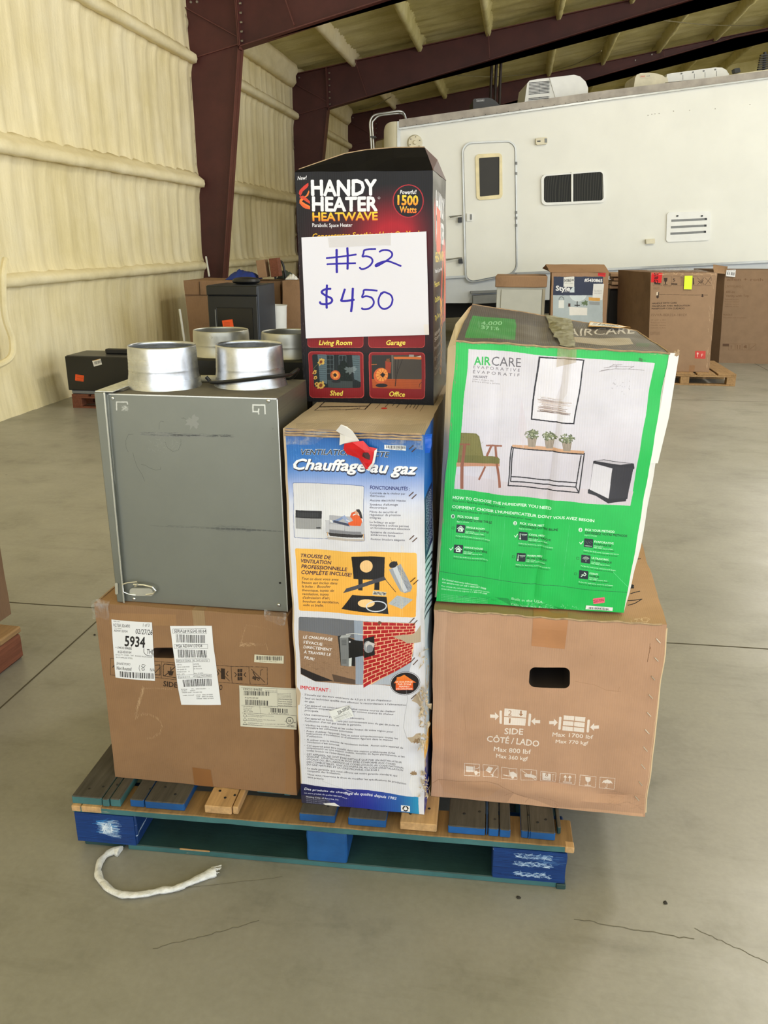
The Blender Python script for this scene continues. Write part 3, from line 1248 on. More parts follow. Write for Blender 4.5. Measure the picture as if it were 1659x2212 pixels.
def pxr(quad, r, n=5):
    """rounded quad in picture units"""
    q = [Vector((a, b, 0)) for a, b in quad]
    return [(p.x, p.y) for p in rrect(q, r, n)]


# shell: side wall polygon extruded over the body width
side = [(862, 272), (1300, 213), (1659, 165), (2250, 90), (2250, 512), (1659, 565), (1250, 585), (1100, 592), (860, 606)]
rvprism('side_wall', side, 0.0, -2.45, M_RV)
skirt = [(862, 607), (1100, 593), (1250, 586), (1659, 566), (2250, 513), (2250, 590), (1659, 628), (1380, 640), (1090, 652), (1004, 655), (862, 655)]
rvprism('lower_panel', skirt, -0.02, -2.4, M_RVL)
rvprism('belt_trim', [(862, 603), (1100, 589), (1250, 582), (1659, 562), (2250, 509), (2250, 513), (1659, 567), (1250, 587), (1100, 594), (862, 608)], 0.012, -0.01, M_ALU)
rvprism('roof_edge', [(862, 259), (1300, 197), (1659, 153), (2250, 78), (2250, 92), (1659, 168), (1300, 214), (862, 276)], 0.03, -2.48, M_TRIM)
rvprism('drip_rail', [(862, 277), (1300, 215), (1659, 168), (2250, 92), (2250, 95), (1659, 171), (1300, 219), (862, 281)], 0.045, 0.0, M_ALU)
# rounded rear cap
bm = bmesh.new()
prof = []
a0, a1 = rvp(862, 262), rvp(862, 656)
wdt = (rvp(862, 400) - rvp(830, 400)).length
ux = (rvp(900, 400) - rvp(862, 400)); ux.z = 0; ux.normalize()
rows = []
K = 12
for k in range(K + 1):
    th = k / K * math.pi / 2
    sx, sy = math.sin(th), math.cos(th)
    off = -ux * wdt * sx - NR * (0.32 * (1 - sy))
    dz = -0.10 * (1 - sy) ** 2
    rows.append([bm.verts.new(a0 + off + Vector((0, 0, dz))), bm.verts.new(a1 + off)])
rows.append([bm.verts.new(a0 - ux * wdt - NR * 2.1 + Vector((0, 0, -0.1))), bm.verts.new(a1 - ux * wdt - NR * 2.1)])
rows.append([bm.verts.new(a0 - NR * 2.42), bm.verts.new(a1 - NR * 2.42)])
for a, b in zip(rows, rows[1:]):
    bm.faces.new([a[0], a[1], b[1], b[0]])
bm.faces.new([r_[0] for r_ in rows])
bm.faces.new([r_[1] for r_ in rows][::-1])
bmesh.ops.recalc_face_normals(bm, faces=bm.faces)
bmobj('rear_cap', bm, M_RVC, rv, True)
rvprism('corner_trim', [(858, 262), (865, 262), (864, 655), (857, 655)], 0.012, -0.01, M_ALU)
# belly curve below the door side
o = rvprism('under_body', [(890, 650), (2250, 588), (2250, 640), (1300, 672), (890, 690)], -0.35, -2.1, M_DK)

# entry door
dq = [(998, 311), (1113, 302), (1116, 590), (1003, 613)]
dout = pxr([(997, 308), (1115, 303), (1118, 592), (1004, 614)], 22, 6)
din = pxr([(1000, 311), (1112, 306), (1115, 589), (1007, 611)], 20, 6)
# door bottom follows the level of the belt; keep the lower corners square
def square_low(p, a, b):
    L = len(p) // 4
    return p[:2 * L] + [a] * 1 + p[2 * L + 1:3 * L] + p[3 * L:]
rvprism('door_frame', dout, 0.03, 0.0, M_ALU, rv, din)
dp = rvprism('door', pxr([(1001.5, 313), (1110.5, 308), (1113.5, 588), (1008, 609)], 18, 6), 0.018, 0.0, M_RV)
tag(dp, None)
dw_o = pxr([(1026, 334), (1084, 331), (1085, 429), (1029, 433)], 9, 5)
dw_i = pxr([(1034, 342), (1078, 339), (1078, 421), (1036, 425)], 2, 5)
o = rvprism('door_window_frame', dw_o, 0.035, 0.018, M_YEL, dp, dw_i)
o['label'] = 'yellowed plastic surround of the door window'
rvprism('door_window_pane', [(1033, 341), (1079, 338), (1079, 422), (1035, 426)], 0.024, 0.019, M_GLASSD, dp)
rvprism('door_lock', pxr([(1008, 461), (1021, 461), (1021, 477), (1008, 478)], 1.5), 0.04, 0.018, M_WHITE, dp)
rvprism('door_latch', [(1015, 463), (1018.5, 463), (1018.5, 475), (1015, 475)], 0.046, 0.038, M_GREYP, dp)
for (y_) in (350, 372, 456, 468, 484, 590):
    rvprism('hinge', [(1112.5, y_), (1116.5, y_), (1116.5, y_ + 6), (1112.5, y_ + 6)], 0.04, 0.02, M_GREYP, dp)
# grab handle brackets and hatch outline beside the door
rvprism('hatch_seam', [(970, 467), (997, 464), (997, 465.5), (970, 468.5)], 0.006, 0.0, M_GREYP)
rvprism('hatch_seam', [(962, 559), (998, 557), (998, 558.5), (962, 560.5)], 0.006, 0.0, M_GREYP)
rvprism('handle_bracket', pxr([(989, 470), (997, 469), (997, 481), (989, 481)], 1), 0.07, 0.0, M_BLK)
rvprism('handle_bracket', pxr([(990, 560), (998, 559), (999, 569), (990, 569)], 1), 0.07, 0.0, M_BLK)
tube('assist_rod', [rvp(972, 470, 0.05), rvp(990, 466, 0.06), rvp(997, 466, 0.05)], 0.008, M_ALU, rv, 6)
tube('assist_rod', [rvp(964, 562, 0.05), rvp(990, 557, 0.06), rvp(998, 557, 0.05)], 0.008, M_ALU, rv, 6)

# slider window
wo = pxr([(1168, 378), (1303, 368), (1308, 437), (1169, 444)], 11, 6)
wi = pxr([(1174, 381), (1301, 371), (1303, 433), (1174, 438)], 8, 6)
wf = rvprism('window_frame', wo, 0.03, 0.0, M_WHITE, rv, wi)
rvprism('window_pane', [(1172, 379), (1235, 374), (1235, 437), (1172, 440)], 0.012, 0.002, M_GLASS, wf)
rvprism('window_pane', [(1235, 374), (1300, 371.5), (1301, 434), (1235, 437)], 0.016, 0.006, M_GLASS, wf)
rvprism('mullion', [(1233, 372), (1237, 372), (1237, 437), (1233, 438)], 0.034, 0.0, M_WHITE, wf)
# porch lamp, outlet, appliance vent
lp = rvprism('porch_lamp', pxr([(1156, 299), (1181, 297), (1181, 312), (1157, 314)], 3), 0.05, 0.0, M_CREAM)
rvprism('lamp_lens', [(1175, 300), (1180, 300), (1180, 309), (1175, 309)], 0.055, 0.05, M_GREYP, lp)
rvprism('lamp_switch', [(1159, 305), (1166, 304.5), (1166, 307), (1159, 307.5)], 0.055, 0.05, M_BLK, lp)
rvprism('outlet_cover', pxr([(1393, 517), (1412.5, 515.5), (1412.5, 526), (1394, 527)], 1), 0.05, 0.0, M_CREAM)
vq = [(1440, 459), (1534, 456), (1532, 519), (1438, 523)]
vp = rvprism('vent_panel', pxr(vq, 6), 0.02, 0.0, M_WHITE)
for (x0, y0, x1, y1) in ((1449, 474.5, 1526, 471), (1448, 488.5, 1525, 485), (1447, 502.5, 1524, 498.5)):
    rvprism('louver_slot', [(x0, y0), (x1, y1), (x1, y1 + 4.6), (x0, y0 + 5)], 0.0215, 0.018, M_GREYP, vp)
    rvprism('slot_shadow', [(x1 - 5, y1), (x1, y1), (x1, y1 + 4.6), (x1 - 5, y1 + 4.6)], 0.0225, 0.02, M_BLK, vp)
for x in (1462, 1515):
    rvprism('vent_latch', pxr([(x - 2, 465), (x + 2, 464.5), (x + 2, 468), (x - 2, 468.5)], 1), 0.03, 0.018, M_BLK, vp)
# round exhaust cover at the rear
c = rvp(896, 309, 0.0)
bm = bmesh.new()
RM = Matrix.Translation(c + NR * 0.03) @ Matrix(((RGT.x, 0, -HDG.x, 0), (RGT.y, 0, -HDG.y, 0), (0, 1, 0, 0), (0, 0, 0, 1)))
bmesh.ops.create_cone(bm, cap_ends=True, segments=28, radius1=0.105, radius2=0.085, depth=0.06, matrix=RM)
ex = bmobj('exhaust_cover', bm, M_CREAM, rv, True)
bm = bmesh.new()
bmesh.ops.create_cone(bm, cap_ends=True, segments=16, radius1=0.03, radius2=0.02, depth=0.03, matrix=Matrix.Translation(NR * 0.04) @ RM)
bmobj('exhaust_knob', bm, M_CREAM, ex, True)
for k in range(6):
    a = k / 6 * 2 * math.pi + 0.4
    pc = c + NR * 0.062 + RGT * 0.07 * math.cos(a) + Vector((0, 0, 0.07 * math.sin(a)))
    bm = bmesh.new()
    bmesh.ops.create_icosphere(bm, subdivisions=1, radius=0.007, matrix=Matrix.Translation(pc))
    bmobj('screw', bm, M_BLK, ex)
# rivet row high on the wall
for x, y in [(1400, 249), (1408, 247), (1415, 246), (1424, 245), (1455, 240), (1490, 238), (1545, 235), (1620, 226)]:
    rvprism('rivet', [(x - .7, y - .7), (x + .7, y - .7), (x + .7, y + .7), (x - .7, y + .7)], 0.008, 0.0, M_TRIM)
for k in range(18):
    f_ = k / 17
    x, y = 875 + f_ * 420, 273 - f_ * 60
    rvprism('screw', [(x - .6, y - .6), (x + .6, y - .6), (x + .6, y + .6), (x - .6, y + .6)], 0.04, 0.03, M_BLK)

# ladder: two tubes over the rear edge
for dd, dx in ((0.0, 0), (-0.10, 5)):
    pts = [rvp(812 + dx, 655, dd), rvp(806 + dx, 400, dd), rvp(801 + dx, 300, dd), rvp(799 + dx, 268, dd), rvp(803 + dx, 254 + dx, dd), rvp(813 + dx, 247 + dx * .7, dd), rvp(838, 243 + dx * .8, dd), rvp(863, 240 + dx, dd - .05), rvp(873, 246 + dx * .6, dd - .1), rvp(878, 262, dd - .12)]
    tube('ladder_rail', spline(pts, 6), 0.013, M_ALU, rv, 8)
rvprism('ladder_clamp', [(800, 294), (812, 294), (812, 297.5), (800, 297.5)], 0.02, -0.14, M_BLK)
tube('ladder_rung', [rvp(806, 400, 0), rvp(812, 400, -0.10)], 0.012, M_ALU, rv, 8)
tube('ladder_rung', [rvp(811, 520, 0), rvp(815, 520, -0.10)], 0.012, M_ALU, rv, 8)

# folding steps below the door
sb = rvprism('step_frame', [(1006, 617), (1090, 613), (1092, 665), (1022, 668), (1010, 640)], -0.06, -0.5, M_DK)
rvprism('step_tread', [(1016, 629), (1080, 626), (1080, 631), (1016, 634)], 0.06, -0.1, M_GREYP, sb)
rvprism('step_tread', [(1020, 638), (1088, 634), (1088, 652), (1020, 655)], 0.12, -0.05, M_GREYP, sb)

# wheels, on the floor behind the cartons
for x in (1330, 1415):
    c = rvp(x, 640, -0.25)
    c.z = 0.345
    bm = bmesh.new()
    rings = []
    pr = [(0.20, 0.0), (0.30, 0.01), (0.34, 0.04), (0.345, 0.10), (0.34, 0.17), (0.30, 0.2), (0.20, 0.21)]
    for k in range(28):
        a = k / 28 * 2 * math.pi
        rings.append([bm.verts.new(c + RGT * r_ * math.cos(a) + Vector((0, 0, r_ * math.sin(a))) + BK * d_) for r_, d_ in pr])
    for k in range(28):
        for i in range(len(pr) - 1):
            bm.faces.new([rings[k][i], rings[k][i + 1], rings[(k + 1) % 28][i + 1], rings[(k + 1) % 28][i]])
    bmesh.ops.recalc_face_normals(bm, faces=bm.faces)
    tyre = bmobj('tyre', bm, M_RUBBER, rv, True)
    bm = bmesh.new()
    bmesh.ops.create_cone(bm, cap_ends=True, segments=24, radius1=0.2, radius2=0.2, depth=0.12, matrix=Matrix.Translation(c + BK * 0.1) @ Matrix(((RGT.x, 0, -HDG.x, 0), (RGT.y, 0, -HDG.y, 0), (0, 1, 0, 0), (0, 0, 0, 1))))
    bmobj('wheel_rim', bm, M_WHITE, tyre, True)
tube('stabilizer_leg', [rvp(1010, 655, -0.5), Vector((*rvp(1010, 655, -0.5).xy, 0.0))], 0.03, M_DK, rv, 8)
tube('axle', [rvp(1372, 640, -0.3) - Vector((0, 0, .1)), rvp(1372, 640, -2.0) - Vector((0, 0, .1))], 0.05, M_DK, rv, 8)
tube('landing_leg', [rvp(2150, 600, -1.2), Vector((*rvp(2150, 600, -1.2).xy, 0.0))], 0.05, M_DK, rv, 8)


def roof_thing(name, poly, d0, d1, m, label, cat):
    """things bolted on the roof are parts of the camper"""
    o = rvprism(name, poly, d0, d1, m)
    if label:
        o['label'] = label
    return o


# black vent cover with its white maker's plate
vc = roof_thing('roof_vent_cover', [(1022, 240), (1022, 216), (1025, 213), (1054, 211), (1063, 213), (1073, 220), (1083, 232), (1083, 236)], -0.35, -0.85, M_BLK, 'black plastic roof vent cover', 0)
cv = Canvas([(1029, 214), (1046, 213), (1046, 219), (1029, 220)], 120, 45, (14, 14, 15))
cv.line([(1029.6, 214.6), (1045.5, 213.7), (1045.5, 218.6), (1029.6, 219.6)], 0.4, (220, 220, 220), closed=True)
cv.text('MAXXAIR', (1031, 218.4), (1044.6, 217.6), 2.4, (235, 235, 235), 0.02, 0.1)


def decal(name, quad, off, canvas, parent, rough=0.4, flute=0, plane=rvp):
    """thin printed plate; quad TL TR BR BL"""
    q = [plane(x, y, off) for x, y in quad]
    n = (q[1] - q[0]).cross(q[3] - q[0]).normalized()
    vs_ = [q[3], q[2], q[1], q[0]]
    vs_ = vs_ + [p_ + n * 0.002 for p_ in vs_]
    fs = [(0, 1, 2, 3), (4, 7, 6, 5), (0, 4, 5, 1), (1, 5, 6, 2), (2, 6, 7, 3), (3, 7, 4, 0)]
    uv = [(0, 0), (1, 0), (1, 1), (0, 1)] + [(0, 0), (0, 1), (1, 1), (1, 0)] + [(0, 0)] * 16
    return obj(name, vs_, fs, printed(name + '_print', canvas, rough, flute), parent, uv)


decal('nameplate', [(1029, 214), (1046, 213), (1046, 219), (1029, 220)], -0.345, cv, vc)

# air conditioner with louvred end
ac = roof_thing('air_conditioner', [(1133, 222), (1139, 180), (1144, 174), (1160, 171), (1240, 161.5), (1253, 165), (1265, 176), (1270.5, 190), (1270, 204)], -0.5, -1.25, M_WHITE, 'white rooftop air conditioner', 0)
for col_ in range(2):
    for k in range(13):
        if k in (9, 10):
            continue
        y = 178.5 + k * 3.05
        xs0 = 1143 + (22 if col_ else 0) - k * 0.1
        yl = y - (2.1 if col_ else 0)
        rvprism('louver_slot', [(xs0, yl), (xs0 + 19 + (6 if not col_ else 2) - 7 + 6, yl - 2.0), (xs0 + 24, yl - 0.6), (xs0, yl + 1.4)], -0.495, -0.51, M_BLK, ac)
rvprism('shroud_rib', [(1187, 168), (1190, 167.5), (1203, 211), (1200, 211.5)], -0.485, -0.6, M_WHITE, ac)
# cream vent cover with a small red badge
v2 = roof_thing('roof_vent_cover', [(1369, 190), (1372, 168), (1376, 161), (1384, 158), (1400, 157), (1420, 159), (1432, 163), (1437, 168), (1437, 181)], -0.4, -0.9, M_CREAM, 'cream plastic roof vent cover', 0)
cv = Canvas([(1383, 162), (1406, 161), (1406, 168), (1383, 169)], 160, 50, (212, 204, 178))
cv.text('MAXX', (1384, 167), (1394, 166.4), 3.4, (200, 40, 35), 0.03, 0.1)
cv.text('AIR', (1396, 165.8), (1404.5, 165.2), 2.6, (90, 100, 120), 0.01, 0.1)
decal('nameplate', [(1383, 162), (1406, 161), (1406, 168), (1383, 169)], -0.395, cv, v2)
# long white roof box with rounded end
roof_thing('antenna_base', [(1429, 179), (1430, 168), (1441, 166), (1444, 178)], -0.45, -0.7, M_CREAM, None, 0)
lb = roof_thing('roof_locker', [(1438, 178), (1441, 160), (1452, 158), (1545, 145.5), (1560, 146), (1569, 151), (1575, 160), (1575, 164)], -0.6, -1.3, M_WHITE, 'long white roof box with a rounded end', 0)
for x in (1475, 1500, 1523, 1548):
    rvprism('locker_seam', [(x, 162 - (x - 1475) * .12), (x + .6, 162 - (x - 1475) * .12), (x + .6, 172 - (x - 1475) * .1), (x, 172 - (x - 1475) * .1)], -0.595, -0.61, M_GREYP, lb)
    rvprism('locker_clip', [(x - 4, 157.5 - (x - 1475) * .12), (x - 1, 157 - (x - 1475) * .12), (x - 1, 160 - (x - 1475) * .12), (x - 4, 160.5 - (x - 1475) * .12)], -0.59, -0.61, M_GREYP, lb)
roof_thing('roof_cap', [(1570, 163), (1600, 158), (1659, 150), (2250, 74), (2250, 82), (1659, 158), (1570, 169)], -0.1, -2.3, M_CREAM, None, 0)
roof_thing('antenna_mount', pxr([(1586, 148), (1598, 146), (1600, 156), (1588, 158)], 2), -0.7, -0.8, M_BLK, None, 0)
for k in range(9):
    y = 116 + k * 5
    roof_thing('rack_slat', [(1644 - k, y + 2), (1700 - k, y - 4), (1700 - k, y - 1.6), (1644 - k, y + 4.6)], -0.9, -0.95, M_BLK, None, 0)
roof_thing('rack_post', [(1652, 112), (1656, 112), (1653, 158), (1649, 158)], -0.95, -1.0, M_BLK, None, 0)

# ================================================================== PALLET
PA = math.radians(1.8)
P0 = G(155, 1740, 0.122)
PM = Matrix.Translation((P0.x, P0.y, 0)) @ Matrix.Rotation(PA, 4, 'Z')
PMi = PM.inverted()
PW, PDP = 1.211, 1.016


def lx(px, py, z=0.144):
    return (PMi @ G(px, py, z)).x


def wood(name, c, var=0.3, ring=(1, 14, 8)):
    t = NT(name)
    cc = sr(c)
    n1 = t.noise(t.coord((22, 1.6, 22)), 3, 7, 0.65)
    n2 = t.noise(t.coord(), 7, 5, 0.6)
    a = t.ramp(n1, [(0.3, tuple(x * (1 - var) for x in cc[:3])), (0.7, tuple(min(1, x * (1 + var * 0.6)) for x in cc[:3]))])
    b = t.ramp(n2, [(0.3, (0.82, 0.80, 0.78, 1)), (0.6, (1, 1, 1, 1))])
    t.bump(n1, 0.4, 0.003)
    return t.set(t.mix(1.0, a, b, 'MULTIPLY'), 0.8, 0, 0.3)


def painted_wood(name, c, worn, thr=0.6, st=(3, 3, 18), sc=3.0, along_x=True):
    t = NT(name)
    cc = sr(c)
    n1 = t.noise(t.coord(st), sc, 8, 0.72)
    n2 = t.noise(t.coord(), 6, 6, 0.65)
    a = t.ramp(n2, [(0.25, tuple(x * 0.6 for x in cc[:3])), (0.75, tuple(min(1, x * 1.3) for x in cc[:3]))])
    f = t.ramp(n1, [(thr, (0, 0, 0, 1)), (thr + 0.05, (1, 1, 1, 1))])
    t.bump(n1, 0.35, 0.003)
    return t.set(t.mix(f, a, sr(*worn)), 0.55, 0, 0.45)


M_WTAN = wood('bare_pine', (196, 158, 112))
M_WTAN2 = wood('bare_pine_dull', (142, 112, 74), 0.35)
M_WDARK = wood('weathered_board', (78, 74, 68), 0.4)
M_BLUE = painted_wood('blue_paint', (18, 80, 142), (120, 120, 112), 0.70)
M_TEAL = painted_wood('teal_paint', (60, 104, 106), (128, 138, 122), 0.66, (3, 3, 14))
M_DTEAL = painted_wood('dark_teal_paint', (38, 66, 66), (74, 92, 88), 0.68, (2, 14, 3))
M_BLUESC = painted_wood('blue_paint_scuffed', (14, 50, 104), (175, 195, 215), 0.60, (2.5, 3, 26), 3.4)

pal = empty('pallet', (P0.x, P0.y, 0), 'worn wooden block pallet with blue and teal paint carrying the stack of boxes', 'pallet')


def pboard(name, x0, x1, y0, y1, z0, z1, mats, ntop=0, bev=0.002, crack=0, seed=0, rough_end=0.0):
    """board running front to back (or across) with its own top and side finish, split along the grain"""
    r = random.Random(seed)
    bm = bmesh.new()
    xs = [x0, x1]
    if crack:
        cs = sorted(r.uniform(x0 + (x1 - x0) * 0.15, x1 - (x1 - x0) * 0.15) for _ in range(crack))
        xs = [x0] + cs + [x1]
    for a, b in zip(xs, xs[1:]):
        ga = 0.0012 if a != x0 else 0
        gb = 0.0012 if b != x1 else 0
        e = r.uniform(0, rough_end)
        add_box(bm, (a + ga, y0 + e, z0), (b - gb, y1, z1 + r.uniform(-0.0008, 0.0006)), bev)
    bmesh.ops.recalc_face_normals(bm, faces=bm.faces)
    for f in bm.faces:
        f.material_index = 1 if f.normal.z > 0.7 else 0
    for v_ in bm.verts:
        v_.co = PM @ v_.co
    return bmobj(name, bm, list(mats), pal)


# three bottom runners, nine blocks, three cross boards, ten deck boards
for k, (y0, y1) in enumerate(((0.0, 0.10), (0.458, 0.558), (0.916, 1.016))):
    if k == 0:
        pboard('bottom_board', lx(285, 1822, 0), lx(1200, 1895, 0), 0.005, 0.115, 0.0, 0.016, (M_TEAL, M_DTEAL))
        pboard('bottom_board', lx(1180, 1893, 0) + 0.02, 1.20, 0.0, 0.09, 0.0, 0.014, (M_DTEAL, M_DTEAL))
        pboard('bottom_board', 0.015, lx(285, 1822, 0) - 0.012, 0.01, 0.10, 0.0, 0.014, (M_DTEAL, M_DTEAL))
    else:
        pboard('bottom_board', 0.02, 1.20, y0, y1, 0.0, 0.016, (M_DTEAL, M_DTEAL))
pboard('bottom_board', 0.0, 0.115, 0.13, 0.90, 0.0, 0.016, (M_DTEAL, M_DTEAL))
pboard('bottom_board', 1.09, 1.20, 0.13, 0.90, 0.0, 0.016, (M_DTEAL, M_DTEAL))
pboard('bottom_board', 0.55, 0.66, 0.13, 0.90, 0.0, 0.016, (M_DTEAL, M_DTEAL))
bx = [(lx(166, 1790, .05), lx(296, 1800, .05)), (lx(664, 1830, .05), lx(750, 1836, .05)), (lx(1063, 1865, .05), 1.198)]
for j, yb in enumerate((0.004, 0.45, 0.90)):
    for k, (x0, x1) in enumerate(bx):
        bm = bmesh.new()
        dep = 0.115 if j else (0.13, 0.10, 0.13)[k]
        add_box(bm, (x0, yb, 0.0145 if j == 0 else 0.016), (x1, yb + dep, 0.104), 0.004)
        bmesh.ops.subdivide_edges(bm, edges=bm.edges, cuts=5, use_grid_fill=True)
        for v_ in bm.verts:
            q = noise.noise_vector(v_.co * 22 + Vector((k, j, 0))) * 0.0035
            if 0.02 < v_.co.z < 0.1:
                v_.co += q
            v_.co = PM @ v_.co
        o = bmobj('block', bm, M_BLUESC if k != 1 else M_BLUE, pal, True)
for k, (x0, x1) in enumerate((bx[0], bx[2])):
    c_ = Canvas([(0, 0), (100, 0), (100, 70), (0, 70)], 400, 280, (14, 52, 112))
    c_.smear([(0, 0), (100, 0), (100, 70), (0, 70)], (10, 36, 84), 120, 3 + k, 26, 1.2, .5, 0, .05)
    c_.smear([(0, 0), (100, 0), (100, 70), (0, 70)], (24, 78, 150), 70, 5 + k, 30, .8, .5, 0, .05)
    if k == 0:
        c_.smear([(34, 16), (66, 10), (70, 52), (40, 46)], (60, 150, 214), 60, 7, 12, 1.6, .5, 0, .25)
        c_.smear([(40, 22), (72, 8), (70, 56), (44, 46)], (206, 218, 230), 150, 8, 13, 1.1, .6, .02, .12)
        c_.smear([(44, 24), (62, 20), (62, 44), (46, 42)], (220, 228, 236), 80, 9, 8, 1.5, .6, 1.5, .3)
    else:
        for y_ in (14, 32, 56):
            c_.smear([(30, y_ - 5), (80, y_ - 5), (80, y_ + 5), (30, y_ + 5)], (196, 212, 228), 100, 9 + y_, 6, 1.3, .6, 0.05, .5)
        c_.smear([(60, 8), (98, 8), (98, 30), (60, 30)], (120, 160, 206), 40, 31, 18, .7, .5, -.15, .08)
    q_ = [PM @ Vector((a_, -.0005, b_)) for a_, b_ in ((x0 + .002, .019), (x1 - .002, .019), (x1 - .002, .1035), (x0 + .002, .1035))]
    q_ += [p_ + Vector((0, .004, 0)) for p_ in q_]
    o = obj('painted_face', q_, [(0, 1, 2, 3), (7, 6, 5, 4), (0, 4, 5, 1), (1, 5, 6, 2), (2, 6, 7, 3), (3, 7, 4, 0)], printed('block_scuffs', c_, .5, 0, .4), pal, [(0, 0), (1, 0), (1, 1), (0, 1)] + [(.01, .01)] * 20)
    o['label'] = 'blue block face scuffed white'
for y0, y1, k in ((0.0, 0.095, 0), (0.455, 0.55, 1), (0.915, 1.01, 2)):
    bm = bmesh.new()
    add_box(bm, (0, y0, 0.104), (PW, y1, 0.122), 0.002)
    bmesh.ops.subdivide_edges(bm, edges=[e for e in bm.edges if abs((e.verts[0].co - e.verts[1].co).x) > 0.5], cuts=50)
    bmesh.ops.recalc_face_normals(bm, faces=bm.faces)
    for f in bm.faces:
        f.material_index = 1 if f.normal.z > 0.7 else 0
    for v_ in bm.verts:
        n_ = noise.noise(Vector((v_.co.x * 6, v_.co.z * 30, k)))
        v_.co.z += 0.0018 * n_ if v_.co.z < 0.12 else 0
        v_.co.y += 0.002 * noise.noise(Vector((v_.co.x * 14, v_.co.z * 40, k)))
        v_.co = PM @ v_.co
    o = bmobj('cross_board', bm, [M_TEAL, M_WTAN2], pal)
# bare splintered ends of the front cross board
pboard('splinter', -0.001, 0.075, -0.0025, 0.02, 0.107, 0.1235, (M_WTAN, M_WTAN), crack=1, seed=3)
pboard('splinter', PW - 0.02, PW + 0.001, -0.002, 0.02, 0.106, 0.1228, (M_WTAN, M_WTAN), seed=4)
pboard('splinter', lx(395, 1834, 0), lx(460, 1840, 0), 0.0025, 0.006, 0.0155, 0.0175, (M_WTAN, M_WTAN))
DB = [  # px left, px right at the front end, py, start depth, finish, cracks
    (163, 272, 1708, 0.004, 'D', 2, M_TEAL), (274, 398, 1736, 0.010, 'D', 1, M_BLUE), (437, 512, 1748, 0.012, 'T', 1, M_WTAN),
    (540, 618, 1728, 0.10, 'D', 1, M_TEAL), (643, 722, 1766, 0.010, 'D', 0, M_BLUE), (748, 832, 1780, 0.010, 'D', 0, M_BLUE),
    (862, 943, 1788, 0.008, 'T', 0, M_WTAN), (967, 1103, 1797, 0.012, 'D', 3, M_BLUE), (1127, 1201, 1810, 0.014, 'D', 2, M_BLUE)]
for k, (a, b, py, y0, kind, cr_, me) in enumerate(DB):
    x0, x1 = lx(a, py, .144), lx(b, py, .144)
    pboard('deck_board', x0, x1, y0, PDP - 0.01, 0.1225, 0.1445, (me, M_WDARK if kind == 'D' else M_WTAN), crack=cr_, seed=k + 20, rough_end=0.004)
    for q in range(3):
        c = PM @ Vector((x0 + (x1 - x0) * (0.25 + 0.25 * q), y0 + 0.035 + 0.012 * ((q * 7 + k) % 3), 0.1448))
        bm = bmesh.new()
        bmesh.ops.create_cone(bm, cap_ends=True, segments=8, radius1=0.0035, radius2=0.003, depth=0.0014, matrix=Matrix.Translation(c))
        bmobj('nail', bm, M_DK, pal)
pboard('deck_board', lx(1206, 1800), lx(1214, 1802), 0.04, PDP - 0.01, 0.1225, 0.143, (M_DTEAL, M_WDARK), seed=50)
pboard('deck_board', lx(1221, 1790), PW - 0.002, 0.34, PDP - 0.01, 0.1225, 0.143, (M_DTEAL, M_WDARK), seed=51)
ZP = 0.1455

# ================================================================== PRINT HELPERS
K1 = Zm(190, 700, 3.5106)
L1 = Zm(190, 1280, 3.6065)
B1 = Zm(910, 1280, 3.0164)
G1 = Zm(930, 640, 2.9625)
G2 = Zm(920, 1040, 3.1904)
H1 = Zm(620, 310, 4.3658)
H2 = Zm(620, 600, 4.3658)
U3 = Zm(600, 850, 4.6083)
U4 = Zm(600, 1170, 4.6083)
U5 = Zm(600, 1460, 4.6083)
Q4 = Zm(1000, 530, 2.5175)


def T(cv, z, st, x0, y0, x1, y1, cap, col, bold=0.0, shear=0.0, a=1.0, rise=None):
    cv.text(st, z(x0, y0), z(x1, y1), cap / z.k, col, bold, shear, a, rise)


def cquad(c, face='front'):
    q = c.quads[face]
    return [proj(q[3]), proj(q[2]), proj(q[1]), proj(q[0])]


M_CARD = cardboard('cardboard_plain', (164, 128, 94))
M_CARDIN = plain('cardboard_inside', (70, 48, 30), 0.9)
M_EDGE = plain('torn_board_edge', (168, 142, 112), 0.9, var=0.3, scale=60)
t = NT('clear_tape')
t.b.inputs['Alpha'].default_value = 0.35
t.set(sr(196, 172, 132), 0.18, 0, 0.6)
M_TAPE = t.m
t = NT('brown_tape')
t.b.inputs['Alpha'].default_value = 0.75
t.set(sr(150, 102, 60), 0.3, 0, 0.5)
M_BTAPE = t.m
t = NT('shrink_film')
nz0 = t.noise(t.coord(), 38, 5, 0.7)
t.bump(nz0, 1.0, 0.02)
al = t.ramp(nz0, [(0.48, (0.03,) * 3 + (1,)), (0.7, (0.28,) * 3 + (1,))])
t.l(al, t.b.inputs['Alpha'])
t.set(sr(228, 228, 228), 0.12, 0, 0.9)
M_FILM = t.m


def crumple(name, base, m, parent, amp=0.006, fr=30, seed=0):
    """a crinkled thin sheet: base = grid of points (rows)"""
    vs_, fs = [], []
    nr, nc = len(base), len(base[0])
    for r_ in base:
        for p in r_:
            p = Vector(p)
            vs_.append(p + noise.noise_vector(p * fr + Vector((seed, 0, 0))) * amp)
    for j in range(nr - 1):
        for i in range(nc - 1):
            a = j * nc + i
            fs.append((a, a + 1, a + nc + 1, a + nc))
    o = obj(name, vs_, fs, m, parent)
    md = o.modifiers.new('thickness', 'SOLIDIFY')
    md.thickness = 0.0008
    return o


def gridpts(q, nu, nv):
    q = [Vector(p) for p in q]
    return [[(q[0] * (1 - i / nu) + q[1] * (i / nu)) * (1 - j / nv) + (q[3] * (1 - i / nu) + q[2] * (i / nu)) * (j / nv) for i in range(nu + 1)] for j in range(nv + 1)]


